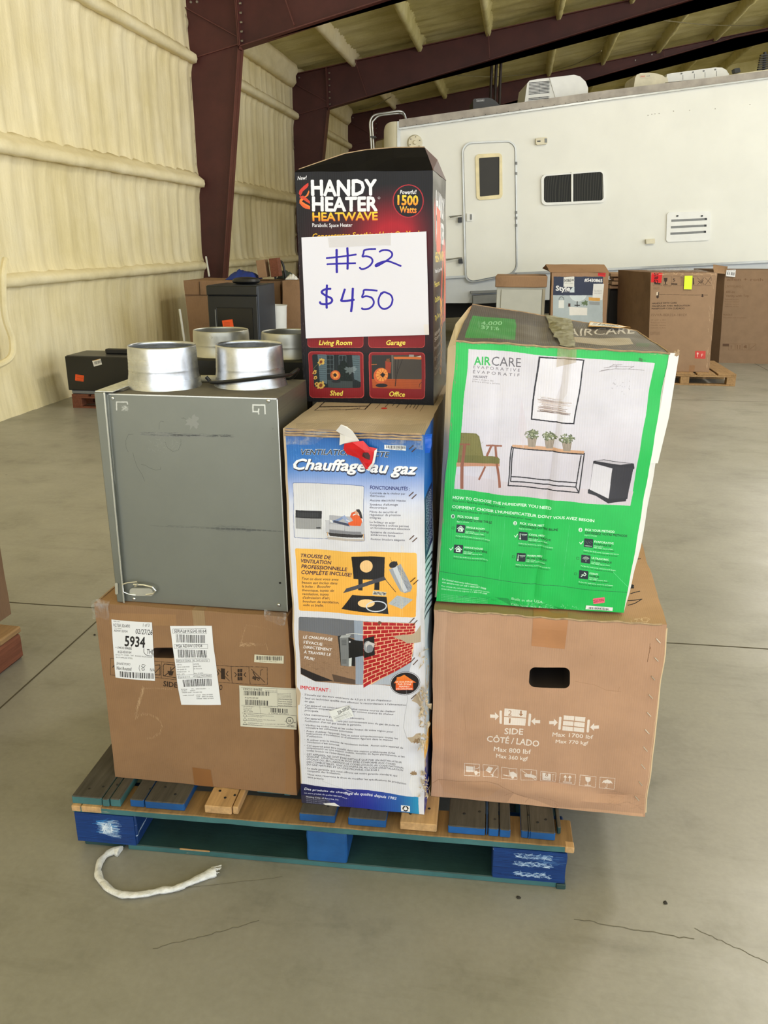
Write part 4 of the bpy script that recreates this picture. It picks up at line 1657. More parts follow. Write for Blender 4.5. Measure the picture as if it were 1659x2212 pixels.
# ================================================================== LOWER LEFT BROWN CARTON
YL = 1.667
bl, br = P(250, 1683, YL), P(643, 1725, YL)
bl.z = br.z = ZP
tl, tr = P(203, 1302, YL), P(621, 1333, YL)
dv = Vector((0, 0.84, 0))
CL = Carton([bl, br, tr, tl], [bl + dv, br + dv, tr + dv + Vector((0, 0, 0.0)), tl + dv], bulge=(0.004, 0.004, 0.0), wob=0.0025,
            dents=((0.0, 0.95, 0.12, 0.08, -0.01), (0.5, 0.12, 0.3, 0.08, 0.003)), seed=2)
ctl = empty('carton', ((bl.x + br.x) / 2, YL + 0.42, ZP), 'brown carton with white shipping labels and a hand slot, below the steel unit', 'box')
cv = Canvas(cquad(CL), 1250, 1250, (142, 108, 77))
brn = (142, 108, 77)
cv.poly(L1.L([(165, 160), (690, 170), (690, 260), (165, 250)]), (164, 123, 82), 0.5)
cv.poly(L1.L([(1540, 130), (1640, 130), (1640, 1560), (1540, 1550)]), (146, 106, 68), 0.7)
cv.smear(L1.L([(500, 1300), (1560, 1320), (1500, 1480), (500, 1400)]), (110, 80, 52), 150, 3, 5, 0.5, 0.35, math.pi / 2, 0.05)
cv.smear(L1.L([(200, 1270), (1600, 1300), (1600, 1560), (200, 1450)]), (140, 102, 66), 160, 5, 20, 0.6, 0.35, 0.05, 0.05)
ink = (48, 34, 24)
# pictogram row
fr = [(178, 508), (580, 530)]
cv.line(L1.L([(178, 508), (178, 636), (695, 665), (695, 538), (178, 508)]), 0.8, ink)
cv.line(L1.L([(578, 532), (580, 660)]), 0.8, ink)
cv.line(L1.L([(1000, 557), (1396, 578), (1400, 710), (1010, 690)]), 0.8, ink)
cv.line(L1.L([(1120, 563), (1130, 695)]), 0.8, ink)
cv.line(L1.L([(1258, 570), (1266, 702)]), 0.8, ink)
cv.line(L1.L([(592, 560), (600, 548), (690, 553)]), 1.4, ink)
cv.line(L1.L([(592, 560), (596, 640), (690, 650)]), 1.4, ink)
cv.line(L1.L([(606, 640), (700, 550)]), 1.6, ink)
cv.poly(L1.L([(625, 600), (675, 600), (665, 635), (640, 635)]), ink)
cv.line(L1.L([(650, 570), (652, 600)]), 1.8, ink)
cv.line(L1.L([(530, 560), (566, 556), (570, 636), (530, 634)]), 1.6, ink)
cv.line(L1.L([(528, 620), (570, 575)]), 1.4, ink)
cv.line(L1.L([(196, 575), (210, 560), (214, 576)]), 1.8, ink)
cv.poly(L1.L([(1040, 580), (1072, 582), (1076, 668), (1044, 666)]), ink)
cv.line(L1.L([(1020, 590), (1110, 680)]), 1.2, ink)
cv.line(L1.L([(1012, 600), (1024, 622), (1014, 640)]), 1.6, ink)
cv.line(L1.L([(1097, 604), (1084, 624), (1098, 640)]), 1.6, ink)
for j in range(3):
    for i in range(2):
        x, y = 1172 + i * 20, 585 + j * 31
        cv.poly(L1.L([(x, y), (x + 16, y + 1), (x + 17, y + 27), (x + 1, y + 26)]), ink)
cv.line(L1.L([(1150, 612), (1164, 628), (1152, 646)]), 1.6, ink)
cv.line(L1.L([(1234, 615), (1222, 632), (1236, 648)]), 1.6, ink)
cv.line(L1.L([(1275, 588), (1380, 692)]), 1.2, ink)
cv.line(L1.L([(1290, 610), (1310, 650), (1340, 660)]), 1.8, ink)
cv.line(L1.L([(1345, 640), (1348, 600), (1362, 594)]), 1.0, ink)
cv.ell(L1(1330, 668), 2.6, 2.6, ink)
cv.ell(L1(1330, 668), 1.3, 1.3, brn)
cv.poly(L1.L([(1290, 640), (1318, 655), (1310, 676), (1282, 660)]), ink, 0.8)
T(cv, L1, 'SIDE', 595, 722, 705, 728, 40, ink, 0.03)
T(cv, L1, 'O', 1028, 750, 1052, 752, 40, ink, 0.03)
# scraped "5" and other scratches through the liner
tan_ = (226, 196, 156)
def hatch5(pts, n=2, L=7, ang=1.35, seed=0, a=0.75):
    r = random.Random(seed)
    for (x0, y0), (x1, y1) in zip(pts, pts[1:]):
        m = max(2, int(math.hypot(x1 - x0, y1 - y0) / 11))
        for i in range(m):
            f = i / m
            x, y = x0 + (x1 - x0) * f + r.uniform(-3, 3), y0 + (y1 - y0) * f + r.uniform(-3, 3)
            l = L * r.uniform(0.6, 1.4) * 2.5
            cv.line([L1(x - l * math.cos(ang), y - l * math.sin(ang)), L1(x + l * math.cos(ang) * 0.3, y + l * math.sin(ang) * 0.3)], 0.5, tan_, a * r.uniform(0.4, 1))
hatch5([(430, 745), (530, 742), (670, 748)], L=3, seed=1)
hatch5([(440, 745), (425, 800), (400, 870), (380, 940)], L=12, seed=2)
hatch5([(440, 750), (425, 810), (395, 880)], L=12, seed=12)
hatch5([(375, 975), (410, 950), (470, 945), (530, 965), (575, 1000), (588, 1040), (570, 1090), (520, 1125), (460, 1135)], L=5, seed=3)
hatch5([(375, 960), (400, 965)], L=12, seed=4)
hatch5([(1240, 255), (1300, 265), (1440, 290)], L=3, seed=5, a=0.3)
hatch5([(1235, 270), (1215, 340), (1195, 400), (1260, 410), (1390, 400), (1410, 460)], L=5, seed=6, a=0.5)
cv.smear(L1.L([(1190, 385), (1300, 385), (1300, 420), (1190, 420)]), tan_, 26, 8, 9, 0.7, 0.6, 0.05)
hatch5([(1240, 610), (1270, 590), (1310, 570)], L=3, seed=7, a=0.6)
cv.line(L1.L([(990, 330), (1010, 500), (1060, 548)]), 0.5, (130, 94, 58), 0.7)
# hand slot shadow tear under the label
body = CL.build('carton_body', {'front': printed('carton_print_slot', cv, 0.75, 0.10, 0.3, 60), '*': M_CARD}, ctl, (26, 20, 26))
# pressed-in hand slot: a real recess
uvA, uvB, uvC, uvD = CL.uv_of(*L1(500, 505)), CL.uv_of(*L1(690, 505)), CL.uv_of(*L1(690, 425)), CL.uv_of(*L1(500, 425))
hq = [CL.pt('front', *u_) for u_ in (uvA, uvB, uvC, uvD)]
ct = prism('slot_cut', rrect(hq, 0.011, 6), (0, 1, 0), -0.03, 0.05, M_CARDIN)
cut(body, ct)
# stickers
def sticker(C, name, z, quad, W, H, base, parent, draw, off=0.0009, rough=0.45, label=None, face='front', n=(6, 6), curl=0.0):
    """quad TL TR BR BL in enlarged-view units, drawing callback gets the canvas"""
    q = [z(*p) for p in quad]
    c_ = Canvas(q, W, H, base)
    draw(c_)
    uv_ = [(u_, max(v_, .006)) for u_, v_ in (C.uv_of(*q[3]), C.uv_of(*q[2]), C.uv_of(*q[1]), C.uv_of(*q[0]))]
    o = C.sheet(name, face, uv_, printed(name + '_print', c_, rough, 0.0, 0.4, dirt=0.04), parent, off, n, 0.0004, curl)
    if label:
        o['label'] = label
    return o


K0 = (32, 30, 32)
def d1(c):
    z = L1
    T(c, z, 'H2758-306490', 197, 264, 330, 271, 25, K0, -0.005)
    T(c, z, 'ORDER NUMBER', 196, 226, 250, 229, 6, K0)
    T(c, z, '1 of 3', 432, 262, 482, 264, 24, K0, 0.0)
    T(c, z, 'AEHW135934', 203, 304, 312, 309, 18, K0)
    T(c, z, 'SOURCE MARKER', 202, 278, 264, 281, 6, K0)
    T(c, z, '02/27/26', 374, 316, 505, 327, 38, K0, 0.01)
    T(c, z, '5934', 287, 416, 448, 424, 80, K0, 0.035)
    T(c, z, 'FMOS1846BS', 234, 440, 344, 446, 18, K0, 0.01)
    T(c, z, 'KG54518164', 236, 472, 340, 476, 18, K0, 0.01)
    T(c, z, 'SO', 215, 430, 226, 431, 6, K0)
    T(c, z, '1.8 CU. FT. OVER - THE - RANGE MICROWAVE', 218, 488, 505, 506, 10, K0)
    T(c, z, 'IN STAINLESS STEEL', 222, 508, 352, 517, 10, K0)
    T(c, z, 'JEANNE PIORO', 226, 556, 334, 564, 17, K0)
    T(c, z, 'Not Routed', 229, 594, 342, 602, 24, K0, 0.015)
    c.line(z.L([(408, 562), (402, 585), (410, 610)]), 0.8, K0)
    c.line(z.L([(446, 560), (428, 558), (422, 572), (440, 582), (446, 598), (430, 602), (422, 588), (446, 574), (452, 562)]), 0.9, K0)
    T(c, z, 'N/A', 490, 610, 526, 612, 24, K0)
    T(c, z, 'THD', 462, 474, 524, 478, 38, K0, 0.015)
    c.line(z.L([(440, 432), (440, 462), (455, 482), (490, 490), (520, 488)]), 1.1, K0)
    c.bars(z.L([(252, 606), (516, 626), (518, 668), (256, 650)]), 75, K0, 1)
sticker(CL, 'shipping_label', L1, [(181, 210), (502, 232), (530, 684), (220, 656)], 560, 800, (226, 226, 230), ctl, d1, label='white shipping label with large 5934', n=(8, 8))


def d2(c):
    z = L1
    c.line(z.L([(662, 284), (918, 278), (925, 318), (664, 318)]), 0.5, K0, closed=True)
    T(c, z, 'SERIAL# KG54518164', 674, 312, 920, 310, 24, K0, 0.012)
    c.bars(z.L([(688, 326), (914, 328), (918, 388), (694, 386)]), 80, K0, 2)
    c.line(z.L([(676, 400), (936, 396), (940, 428), (678, 430)]), 0.5, K0, closed=True)
    T(c, z, 'MS# AEHW135934', 692, 425, 896, 420, 22, K0, 0.012)
    c.bars(z.L([(704, 438), (928, 442), (934, 500), (710, 498)]), 80, K0, 3)
    c.line(z.L([(692, 510), (950, 510), (952, 534), (694, 534)]), 0.5, K0, closed=True)
    T(c, z, 'SHIP DATE 02/24/26   DEL. DATE  02/27/26', 696, 530, 938, 530, 14, K0)
    for k, (a, b) in enumerate((('SHIP TO:', 'CUSTOMER:'), ('THD DFC HOOPER WOODS', 'JEANNE PIORO'), ('1000 VERMEER RD', '201 E Rome Rd'), ('HOOPER WOODS      IN', ''), ('46225 - 3372', 'Joliet, IN 6002'))):
        T(c, z, a, 698, 556 + k * 18, 698 + 9 * len(a) * 0.55, 556 + k * 18, 9, K0)
        if b:
            T(c, z, b, 828, 556 + k * 18, 828 + 9 * len(b) * 0.55, 556 + k * 18, 9, K0)
    c.line(z.L([(824, 538), (832, 626)]), 0.4, K0)
    c.line(z.L([(708, 632), (966, 632), (970, 656), (710, 658)]), 0.5, K0, closed=True)
    T(c, z, 'PO# 06121113      MODEL# FMOS1846BS', 712, 653, 964, 651, 13, K0)
    c.bars(z.L([(744, 668), (970, 668), (974, 722), (752, 724)]), 80, K0, 4)
    for k, l_ in enumerate(('BOL#:      73 - 54215L001    -', 'SCAC:      NAVY', 'ORDER NUM  1701AB91785')):
        T(c, z, l_, 736 + k * 2, 746 + k * 13, 736 + 7.2 * len(l_), 745 + k * 13, 7, K0, 0.01)
    T(c, z, 'LABEL COUNT   LOAD   0002 OF 0059', 746, 794, 976, 790, 7, K0, 0.01)
    T(c, z, 'SHIP   0002 OF 0059', 852, 806, 980, 804, 7, K0, 0.01)
    T(c, z, 'ORDER  0002 OF 0003', 852, 820, 984, 818, 7, K0, 0.01)
sticker(CL, 'serial_label', L1, [(642, 262), (964, 258), (1042, 866), (730, 866)], 560, 1080, (228, 228, 232), ctl, d2, label='tall white serial label with four bar codes', n=(8, 10))


def d3(c):
    c.bars(L1.L([(1312, 488), (1508, 496), (1506, 528), (1312, 520)]), 70, K0, 5)
    T(c, L1, 'KG54 5181641', 1338, 532, 1470, 540, 6, K0)
sticker(CL, 'barcode_sticker', L1, [(1298, 478), (1524, 490), (1522, 552), (1296, 538)], 360, 100, (206, 200, 178), ctl, d3)


def d4(c):
    z = L1
    c.line(z.L([(1196, 730), (1650, 754), (1650, 1050), (1205, 1020)]), 0.4, K0)
    T(c, z, 'FMOS1846BS', 1214, 752, 1360, 758, 17, K0)
    c.bars(z.L([(1218, 756), (1416, 766), (1416, 800), (1220, 792)]), 70, K0, 6)
    T(c, z, 'KG54518164', 1226, 816, 1330, 822, 12, K0)
    c.bars(z.L([(1228, 826), (1408, 838), (1408, 878), (1230, 868)]), 62, K0, 7)
    c.line(z.L([(1200, 868), (1480, 886), (1480, 900), (1200, 875)]), 0.3, K0)
    c.line(z.L([(1476, 748), (1480, 884)]), 0.4, K0)
    c.line(z.L([(1344, 880), (1352, 944)]), 0.4, K0)
    c.line(z.L([(1206, 932), (1640, 958)]), 0.5, K0)
    c.line(z.L([(1400, 880), (1640, 890)]), 0.5, K0)
    for k, l_ in enumerate(('Gross Weight', 'Poids brut', 'Peso Bruto')):
        T(c, z, l_, 1218, 884 + k * 13, 1218 + 6.5 * len(l_), 888 + k * 13, 7, K0)
    T(c, z, '60.7 Lbs', 1220, 924, 1290, 928, 10, K0)
    c.bars(z.L([(1426, 896), (1556, 906), (1556, 940), (1426, 930)]), 40, K0, 8)
    T(c, z, '1 12505 50570 7', 1414, 940, 1566, 950, 7, K0)
    for k, l_ in enumerate(('WARNING: Cancer and Reproductive Harm', 'ADVERTENCIA: Cancer y Dano Reproductivo', 'AVERTISSEMENT: Cancer et anomalies de la reproduction')):
        y = 950 + k * 32
        c.line(z.L([(1228, y - 14), (1246, y + 10), (1214, y + 8)]), 0.6, K0, closed=True)
        T(c, z, l_, 1250, y, 1250 + 5.4 * len(l_), y + 14, 7, K0)
        T(c, z, 'www.P65Warnings.ca.gov', 1250, y + 12, 1365, y + 18, 6, K0)
    for k in range(7):
        T(c, z, 'approvisionnement electrique 120V', 1384 + (100 if k > 1 else 0), 760 + k * 11, 1384 + (200 if k > 1 else 90), 765 + k * 11, 5, K0)
    for k, l_ in enumerate(('US & CANADA USE', 'Stainless Steel', 'Acier inoxydable', 'Acero inoxidable')):
        T(c, z, l_, 1484, 830 + k * 17, 1590, 838 + k * 17, 9, K0, 0.01)
    c.ring(z(1573, 996), 26 / z.k, 26 / z.k, 1.2, K0)
    T(c, z, 'UL', 1560, 1006, 1588, 1008, 20, K0, 0.03)
    T(c, z, 'c', 1534, 1006, 1542, 1007, 14, K0, 0.02)
    T(c, z, 'us', 1602, 1012, 1618, 1013, 12, K0, 0.02)
    T(c, z, 'LISTED', 1552, 1040, 1608, 1044, 12, K0, 0.03)
sticker(CL, 'product_label', L1, [(1182, 714), (1624, 746), (1626, 1065), (1194, 1034)], 680, 460, (204, 200, 184), ctl, d4, label='cream product label with bar codes and a round listing mark')
# tapes
def tape(C, face, q, m, parent, off=0.0006, n=(4, 8), name='tape'):
    return C.sheet(name, face, q, m, parent, off, n, 0.0003)
u0, v0 = CL.uv_of(*L1(835, 1520)); u1, v1 = CL.uv_of(*L1(965, 1370))
tape(CL, 'front', [(u0, 0.0), (u1, 0.0), (u1 - 0.005, v1), (u0, v1 + 0.004)], M_BTAPE, ctl)
u0, v0 = CL.uv_of(*L1(810, 120)); u1, v1 = CL.uv_of(*L1(905, 150))
tape(CL, 'front', [(u0, 0.72), (u1, 0.71), (u1, 1.0), (u0, 1.0)], M_TAPE, ctl)
tape(CL, 'top', [(u0, 0.0), (u1, 0.0), (u1, 1.0), (u0, 1.0)], M_TAPE, ctl)
box('flap_seam', (tl.x + 0.004, YL + 0.02, tl.z + 0.0001), (tl.x + 0.006, YL + 0.80, tl.z + 0.0012), M_EDGE, ctl)
# film over the upper left corner and bits under the unit
q = [P(199, 1336, YL - .004), P(232, 1340, YL - .006), P(236, 1298, YL - .006), P(201, 1296, YL - .004)]
crumple('shrink_wrap', gridpts(q, 8, 8), M_FILM, ctl, 0.006, 40, 1)
q = [P(575, 1342, YL - .006), P(618, 1352, YL - .006), P(618, 1325, YL - .006), P(570, 1318, YL - .006)]
crumple('shrink_wrap', gridpts(q, 10, 5), M_FILM, ctl, 0.004, 40, 2)

# ================================================================== STEEL VENTILATION UNIT ON THE CARTON
t = NT('galvanized_sheet')
n1 = t.noise(t.coord(), 2.5, 5, 0.6)
n2 = t.noise(t.coord((1, 1, 60)), 4, 4, 0.6)
gcol = t.ramp(n1, [(0.3, sr(116, 118, 110)), (0.7, sr(130, 132, 124))])
rgh = t.ramp(n2, [(0.3, (0.36,) * 3 + (1,)), (0.7, (0.46,) * 3 + (1,))])
M_GALV = t.set(gcol, rgh, 0.65, 0.5)
t = NT('brushed_aluminium')
n1 = t.noise(t.coord((1, 1, 40)), 6, 5, 0.65)
n2 = t.noise(t.coord(), 22, 6, 0.65)
gcol = t.ramp(n2, [(0.3, sr(170, 172, 176)), (0.65, sr(208, 210, 214))])
rgh = t.ramp(n1, [(0.3, (0.24,) * 3 + (1,)), (0.7, (0.38,) * 3 + (1,))])
t.bump(n1, 0.08, 0.002)
M_DUCT = t.set(gcol, rgh, 0.92, 0.5)
M_SCREW = plain('zinc_screw', (205, 204, 196), 0.3, 0.8)
M_GASKET = plain('dusty_top', (104, 98, 88), 0.8, var=0.25, scale=12)
M_GALVW = plain('worn_zinc_mark', (206, 206, 200), 0.45, 0.3, var=0.2, scale=80)
M_CORD = plain('black_cord', (22, 22, 22), 0.4)

ZB = tl.z + 0.0015
YU = 1.686
a = P(268, 1298, YU)
b = P(622, 1313, YU)
UX0, UX1 = P(232, 852, YU).x, P(600, 862, YU).x
UZ = P(232, 850, YU).z
UD = 0.25
unit = empty('ventilation_unit', ((UX0 + UX1) / 2, YU + UD / 2, ZB), 'grey sheet metal ventilation unit with two round duct collars on its top, nearer one', 'ventilation unit')
cvu = Canvas([(232, 852), (600, 862), (621, 1313), (270, 1298)], 900, 1150, (141, 142, 136))
cvu.im[:] = (124, 126, 118)
r0 = random.Random(4)
cvu.poly(K1.L([(395, 820), (500, 815), (900, 830), (900, 850), (500, 850), (400, 835)]), (128, 128, 124), 0.5)
cvu.smear(K1.L([(400, 815), (1110, 830), (1110, 850), (420, 845)]), (74, 76, 76), 150, 2, 14, 0.7, 0.35, 0.02, 0.08)
cvu.smear(K1.L([(640, 832), (840, 836), (840, 844), (640, 842)]), (60, 62, 62), 50, 3, 10, 0.8, 0.5, 0.02, 0.08)
cvu.smear(K1.L([(940, 834), (1110, 836), (1110, 846), (940, 844)]), (56, 58, 58), 40, 31, 8, 0.8, 0.5, 0.02, 0.08)
for k in range(26):
    f_ = k / 26
    x = 480 + f_ * 1000
    y = 1520 + f_ * 26
    wd = 0.5 + 3.4 * math.exp(-((x - 1130) / 190) ** 2)
    for q in range(3):
        cvu.line([K1(x, y + r0.uniform(-4, 4) - 4), K1(x + 60, y + r0.uniform(-3, 3) - 2)], wd * (0.4 + 0.4 * q), (70, 72, 72), 0.22)
cvu.smear(K1.L([(960, 1500), (1250, 1510), (1250, 1560), (980, 1545)]), (84, 86, 86), 90, 9, 12, 0.8, 0.3, 0.03, 0.1)
cvu.line([K1(610, 1512), K1(800, 1516), K1(1000, 1522)], 0.5, (60, 62, 62), 0.5)
for pts in ([(545, 795), (546, 750), (560, 735), (582, 740)], [(348, 832), (310, 835), (290, 880), (292, 930), (310, 965)], [(592, 890), (610, 930), (650, 958), (690, 950), (712, 905), (712, 868)],
            [(345, 968), (355, 1010), (378, 1075), (415, 1130), (436, 1180)], [(408, 1055), (440, 1062), (470, 1080), (520, 1098), (556, 1092), (558, 1072)], [(715, 712), (735, 712), (752, 722)], [(1395, 780), (1402, 792), (1408, 782)]):
    cvu.line(K1.L(pts), 0.45, (52, 54, 54), 0.7)
cvu.blotch(K1(805, 745), 13, (158, 158, 152), 3, 0.35, 0.5)
cvu.smear(K1.L([(480, 860), (720, 860), (720, 980), (450, 960)]), (158, 158, 152), 80, 12, 8, 0.6, 0.25, 0, 1.5)
cvu.smear(K1.L([(130, 560), (1440, 560), (1510, 2120), (280, 2090)]), (152, 152, 148), 160, 14, 5, 0.35, 0.25, 0, 3)
# silvery bracket-shaped marks near the upper corners
cvu.line(K1.L([(220, 655), (218, 596), (300, 596), (304, 612)]), 2.6, (206, 206, 200), 0.85)
cvu.smear(K1.L([(262, 622), (308, 622), (308, 656), (262, 656)]), (200, 200, 194), 46, 5, 5, 1.0, 0.5, 0, 2)
cvu.line(K1.L([(1255, 666), (1254, 616), (1342, 618), (1346, 680)]), 3.0, (210, 210, 204), 0.9)
cvu.line(K1.L([(1255, 664), (1296, 664), (1298, 645)]), 3.0, (210, 210, 204), 0.9)
cvu.line(K1.L([(1296, 672), (1298, 682)]), 3.0, (206, 206, 200), 0.8)
MP = printed('unit_panel_print', cvu, 0.42, 0.0, 0.5, dirt=0.06)
MP.node_tree.nodes['Principled BSDF'].inputs['Metallic'].default_value = 0.5
UB = Carton([Vector((a.x, YU, ZB)), Vector((b.x, YU, ZB)), Vector((UX1, YU, UZ)), Vector((UX0, YU, UZ))],
            [Vector((a.x, YU + UD, ZB)), Vector((b.x, YU + UD, ZB)), Vector((UX1, YU + UD, UZ)), Vector((UX0, YU + UD, UZ))], bulge=(0.0006, 0, 0), wob=0.0, seed=4)
UB.build('cabinet', {'front': MP, 'top': M_GASKET, '*': M_GALV}, unit, (6, 4, 6))
# folded bright edges
def edge_strip(name, p, q, wd, m, parent, dy=-0.002):
    bm = bmesh.new()
    p, q = Vector(p), Vector(q)
    d = (q - p).normalized()
    s = Vector((-d.z, 0, d.x)) * wd / 2
    o = Vector((0, dy, 0))
    add_hexa(bm, [p - s, q - s, q + s, p + s], [p - s + o, q - s + o, q + s + o, p + s + o])
    bmesh.ops.recalc_face_normals(bm, faces=bm.faces)
    return bmobj(name, bm, m, parent)
M_EDGEB = plain('bright_fold', (205, 206, 202), 0.25, 0.8)
edge_strip('folded_edge', (UX0, YU, UZ - 0.001), (UX1, YU, UZ - 0.001), 0.0025, M_EDGEB, unit, -0.0015)
edge_strip('folded_edge', (UX1 - 0.001, YU, UZ), (b.x - 0.001, YU, ZB), 0.0022, M_EDGEB, unit, -0.0015)
edge_strip('folded_edge', (UX0 + 0.0005, YU, UZ), (a.x + 0.0005, YU, ZB), 0.0022, M_EDGEB, unit, -0.0015)
# clamped side door: a shallow folded pan on the left
sx0t, sx1t = P(203, 848, YU - .01).x, P(226, 850, YU - .01).x
sx0b, sx1b = P(252, 1294, YU - .01).x, P(268, 1297, YU - .01).x
bm = bmesh.new()
zt = UZ + 0.004
B_ = [(sx0b, YU - 0.010, ZB), (sx1b, YU - 0.010, ZB), (sx1b, YU + UD + 0.008, ZB), (sx0b, YU + UD + 0.008, ZB)]
T_ = [(sx0t, YU - 0.010, zt), (sx1t, YU - 0.010, zt), (sx1t, YU + UD + 0.008, zt), (sx0t, YU + UD + 0.008, zt)]
add_hexa(bm, B_, T_)
bmesh.ops.recalc_face_normals(bm, faces=bm.faces)
bmesh.ops.bevel(bm, geom=bm.edges[:], offset=0.0015, segments=1, affect='EDGES')
sd = bmobj('side_door', bm, M_GALV, unit)
edge_strip('door_lip', (sx1t, YU - 0.010, zt), (sx1b, YU - 0.010, ZB), 0.0035, M_EDGEB, sd, -0.002)
bm = bmesh.new()
add_box(bm, (sx0t + 0.001, YU - 0.008, zt), (sx1t + 0.018, YU + UD + 0.006, zt + 0.0025), 0.0008)
bmobj('door_lip', bm, M_GALVW, sd)
bm = bmesh.new()
add_box(bm, (sx1t + 0.006, YU + 0.03, UZ + 0.0002), (sx1t + 0.024, YU + UD - 0.02, UZ + 0.004), 0.001)
bmobj('gasket_strip', bm, M_GASKET, unit)
# screws
def screw(x, y, z, parent, r=0.0045, z_=K1):
    p = P(*z_(x, y), YU)
    bm = bmesh.new()
    bmesh.ops.create_uvsphere(bm, u_segments=12, v_segments=6, radius=r, matrix=Matrix.Translation((p.x, YU - 0.001, p.z)) @ Matrix.Diagonal((1, 0.5, 1, 1)))
    s_ = bmobj('screw', bm, M_SCREW, parent, 'all')
    box('screw_slot', (p.x - r * .6, YU - 0.0036, p.z - 0.0004), (p.x + r * .6, YU - 0.0030, p.z + 0.0004), M_DK, s_)
for x, y in ((188, 563), (1368, 583), (351, 2083), (1448, 2130)):
    screw(x, y, 0, unit)
for x, y in ((234, 1971), (238, 2016)):
    screw(x, y, 0, sd, 0.0042)
p = P(*K1(1457, 1962), YU)
bm = bmesh.new()
bmesh.ops.create_cone(bm, cap_ends=True, segments=12, radius1=0.0026, radius2=0.0026, depth=0.001, matrix=Matrix.Translation((p.x, YU - 0.0006, p.z)) @ Matrix.Rotation(R90, 4, 'X'))
bmobj('screw_hole', bm, M_DK, unit)
# toggle latch
pl_ = lambda x, y, o=0.0: P(*K1(x, y), YU - o)
lt = prism('latch', rrect([pl_(330, 1990), pl_(500, 1990), pl_(512, 2050), pl_(332, 2046)], 0.008, 5), (0, -1, 0), 0.004, 0.011, M_SCREW, unit)
prism('latch_keeper', rrect([pl_(222, 1948), pl_(244, 1948), pl_(248, 2032), pl_(226, 2036)], 0.003, 4), (0, -1, 0), 0.011, 0.013, M_SCREW, sd)
tube('latch_bail', [pl_(262, 1975, .014), pl_(300, 1962, .018), pl_(372, 1955, .018), pl_(372, 1985, .016), pl_(355, 1990, .013)], 0.0016, M_SCREW, lt, 6)
tube('latch_bail', [pl_(262, 1970, .014), pl_(268, 2030, .014), pl_(310, 2048, .014), pl_(362, 2056, .012)], 0.0016, M_SCREW, lt, 6)
tube('latch_lever', [pl_(345, 1975, .012), pl_(420, 1978, .014), pl_(490, 1995, .014), pl_(512, 2022, .012), pl_(498, 2044, .010), pl_(440, 2052, .010)], 0.0024, M_SCREW, lt, 6)


def collar(cx, cy, z, r, h, parent, n=56, seam=True, m=M_DUCT):
    """flared duct collar, thin walled, open on top"""
    bm = bmesh.new()
    prf = [(1.10, 0.0), (1.075, 0.06), (1.045, 0.20), (1.02, 0.33), (1.012, 0.42), (1.016, 0.44), (1.012, 0.46), (1.004, 0.58), (1.0, 0.8), (0.985, 0.97), (0.975, 1.0),
           (0.962, 0.995), (0.965, 0.93), (0.978, 0.8), (0.985, 0.55), (0.995, 0.4), (1.0, 0.30), (1.0, 0.02)]
    rows = []
    for k in range(n):
        a_ = k / n * 2 * math.pi
        ov = 1 + 0.006 * math.cos(2 * a_ + 1)
        rows.append([bm.verts.new((cx + r * q * ov * math.cos(a_), cy + r * q * ov * math.sin(a_), z + h * zz_)) for q, zz_ in prf])
    for k in range(n):
        for i in range(len(prf) - 1):
            bm.faces.new([rows[k][i], rows[(k + 1) % n][i], rows[(k + 1) % n][i + 1], rows[k][i + 1]])
    bmesh.ops.recalc_face_normals(bm, faces=bm.faces)
    o = bmobj('duct_collar', bm, m, parent, 'all')
    bm = bmesh.new()
    bmesh.ops.create_cone(bm, cap_ends=True, segments=n, radius1=r * 0.99, radius2=r * 0.99, depth=0.002, matrix=Matrix.Translation((cx, cy, z + 0.004)))
    bmobj('duct_mouth', bm, M_BLK, o)
    return o


def find_centre(px0, px1, py_front, z):
    f_ = G((px0 + px1) / 2, py_front, z)
    dist = (f_ - EYE).dot(FWD)
    r = (px1 - px0) / 2 / FPX * dist
    r = r * (dist + r) / dist
    d = Vector((f_.x, f_.y, 0)).normalized()
    c_ = Vector((f_.x, f_.y, 0)) + d * r
    return c_, r
c1_, r1_ = find_centre(284, 440, 844, UZ)
c2_, r2_ = find_centre(470, 628, 840, UZ)
HD = P((281 + 430) / 2, 752, c1_.y - r1_ * 0.9).z - UZ
r1_ = min(r1_, 0.083)
c1_.y -= .012
c2_.y -= .022
r2_ = r1_
d_a = collar(c1_.x, c1_.y, UZ, r1_ / 1.08, HD, unit)
d_b = collar(c2_.x, c2_.y, UZ, r2_ / 1.08, HD, unit)
# looped power cord lying against the second collar
pts = []
rr_ = r2_ + 0.007
for k in range(15):
    a_ = math.radians(200 + k * 12)
    if k == 0:
        pts.append((c2_.x + (rr_ + .012) * math.cos(a_), c2_.y + (rr_ + .004) * math.sin(a_), UZ + 0.020))
    pts.append((c2_.x + (rr_ + .002) * math.cos(a_), c2_.y + (rr_ + .002) * math.sin(a_), UZ + 0.018 + 0.010 * math.sin((k - 4) / 14 * math.pi * 1.2)))
pts.append((c2_.x + rr_ + 0.012, c2_.y + 0.045, UZ + 0.03))
pts.append((c2_.x + rr_ - 0.012, c2_.y + 0.07, UZ + 0.006))
pts.append((c2_.x + 0.04, c2_.y + rr_ - 0.003, UZ + 0.006))
tube('power_cord', spline(pts, 4), 0.0042, M_CORD, unit, 8)
# curled instruction leaflet between the collars
p = G(452, 826, UZ)
bm = bmesh.new()
add_tube(bm, [(p.x - 0.02, p.y + 0.002, UZ + 0.0085), (p.x + 0.018, p.y + 0.008, UZ + 0.0085)], 0.008, 14, cap=False)
o = bmobj('paper_roll', bm, plain('old_paper', (196, 188, 160), 0.7, var=0.15, scale=60), None, True)
tag(o, 'curled paper leaflet lying between the two nearer duct collars', 'paper')

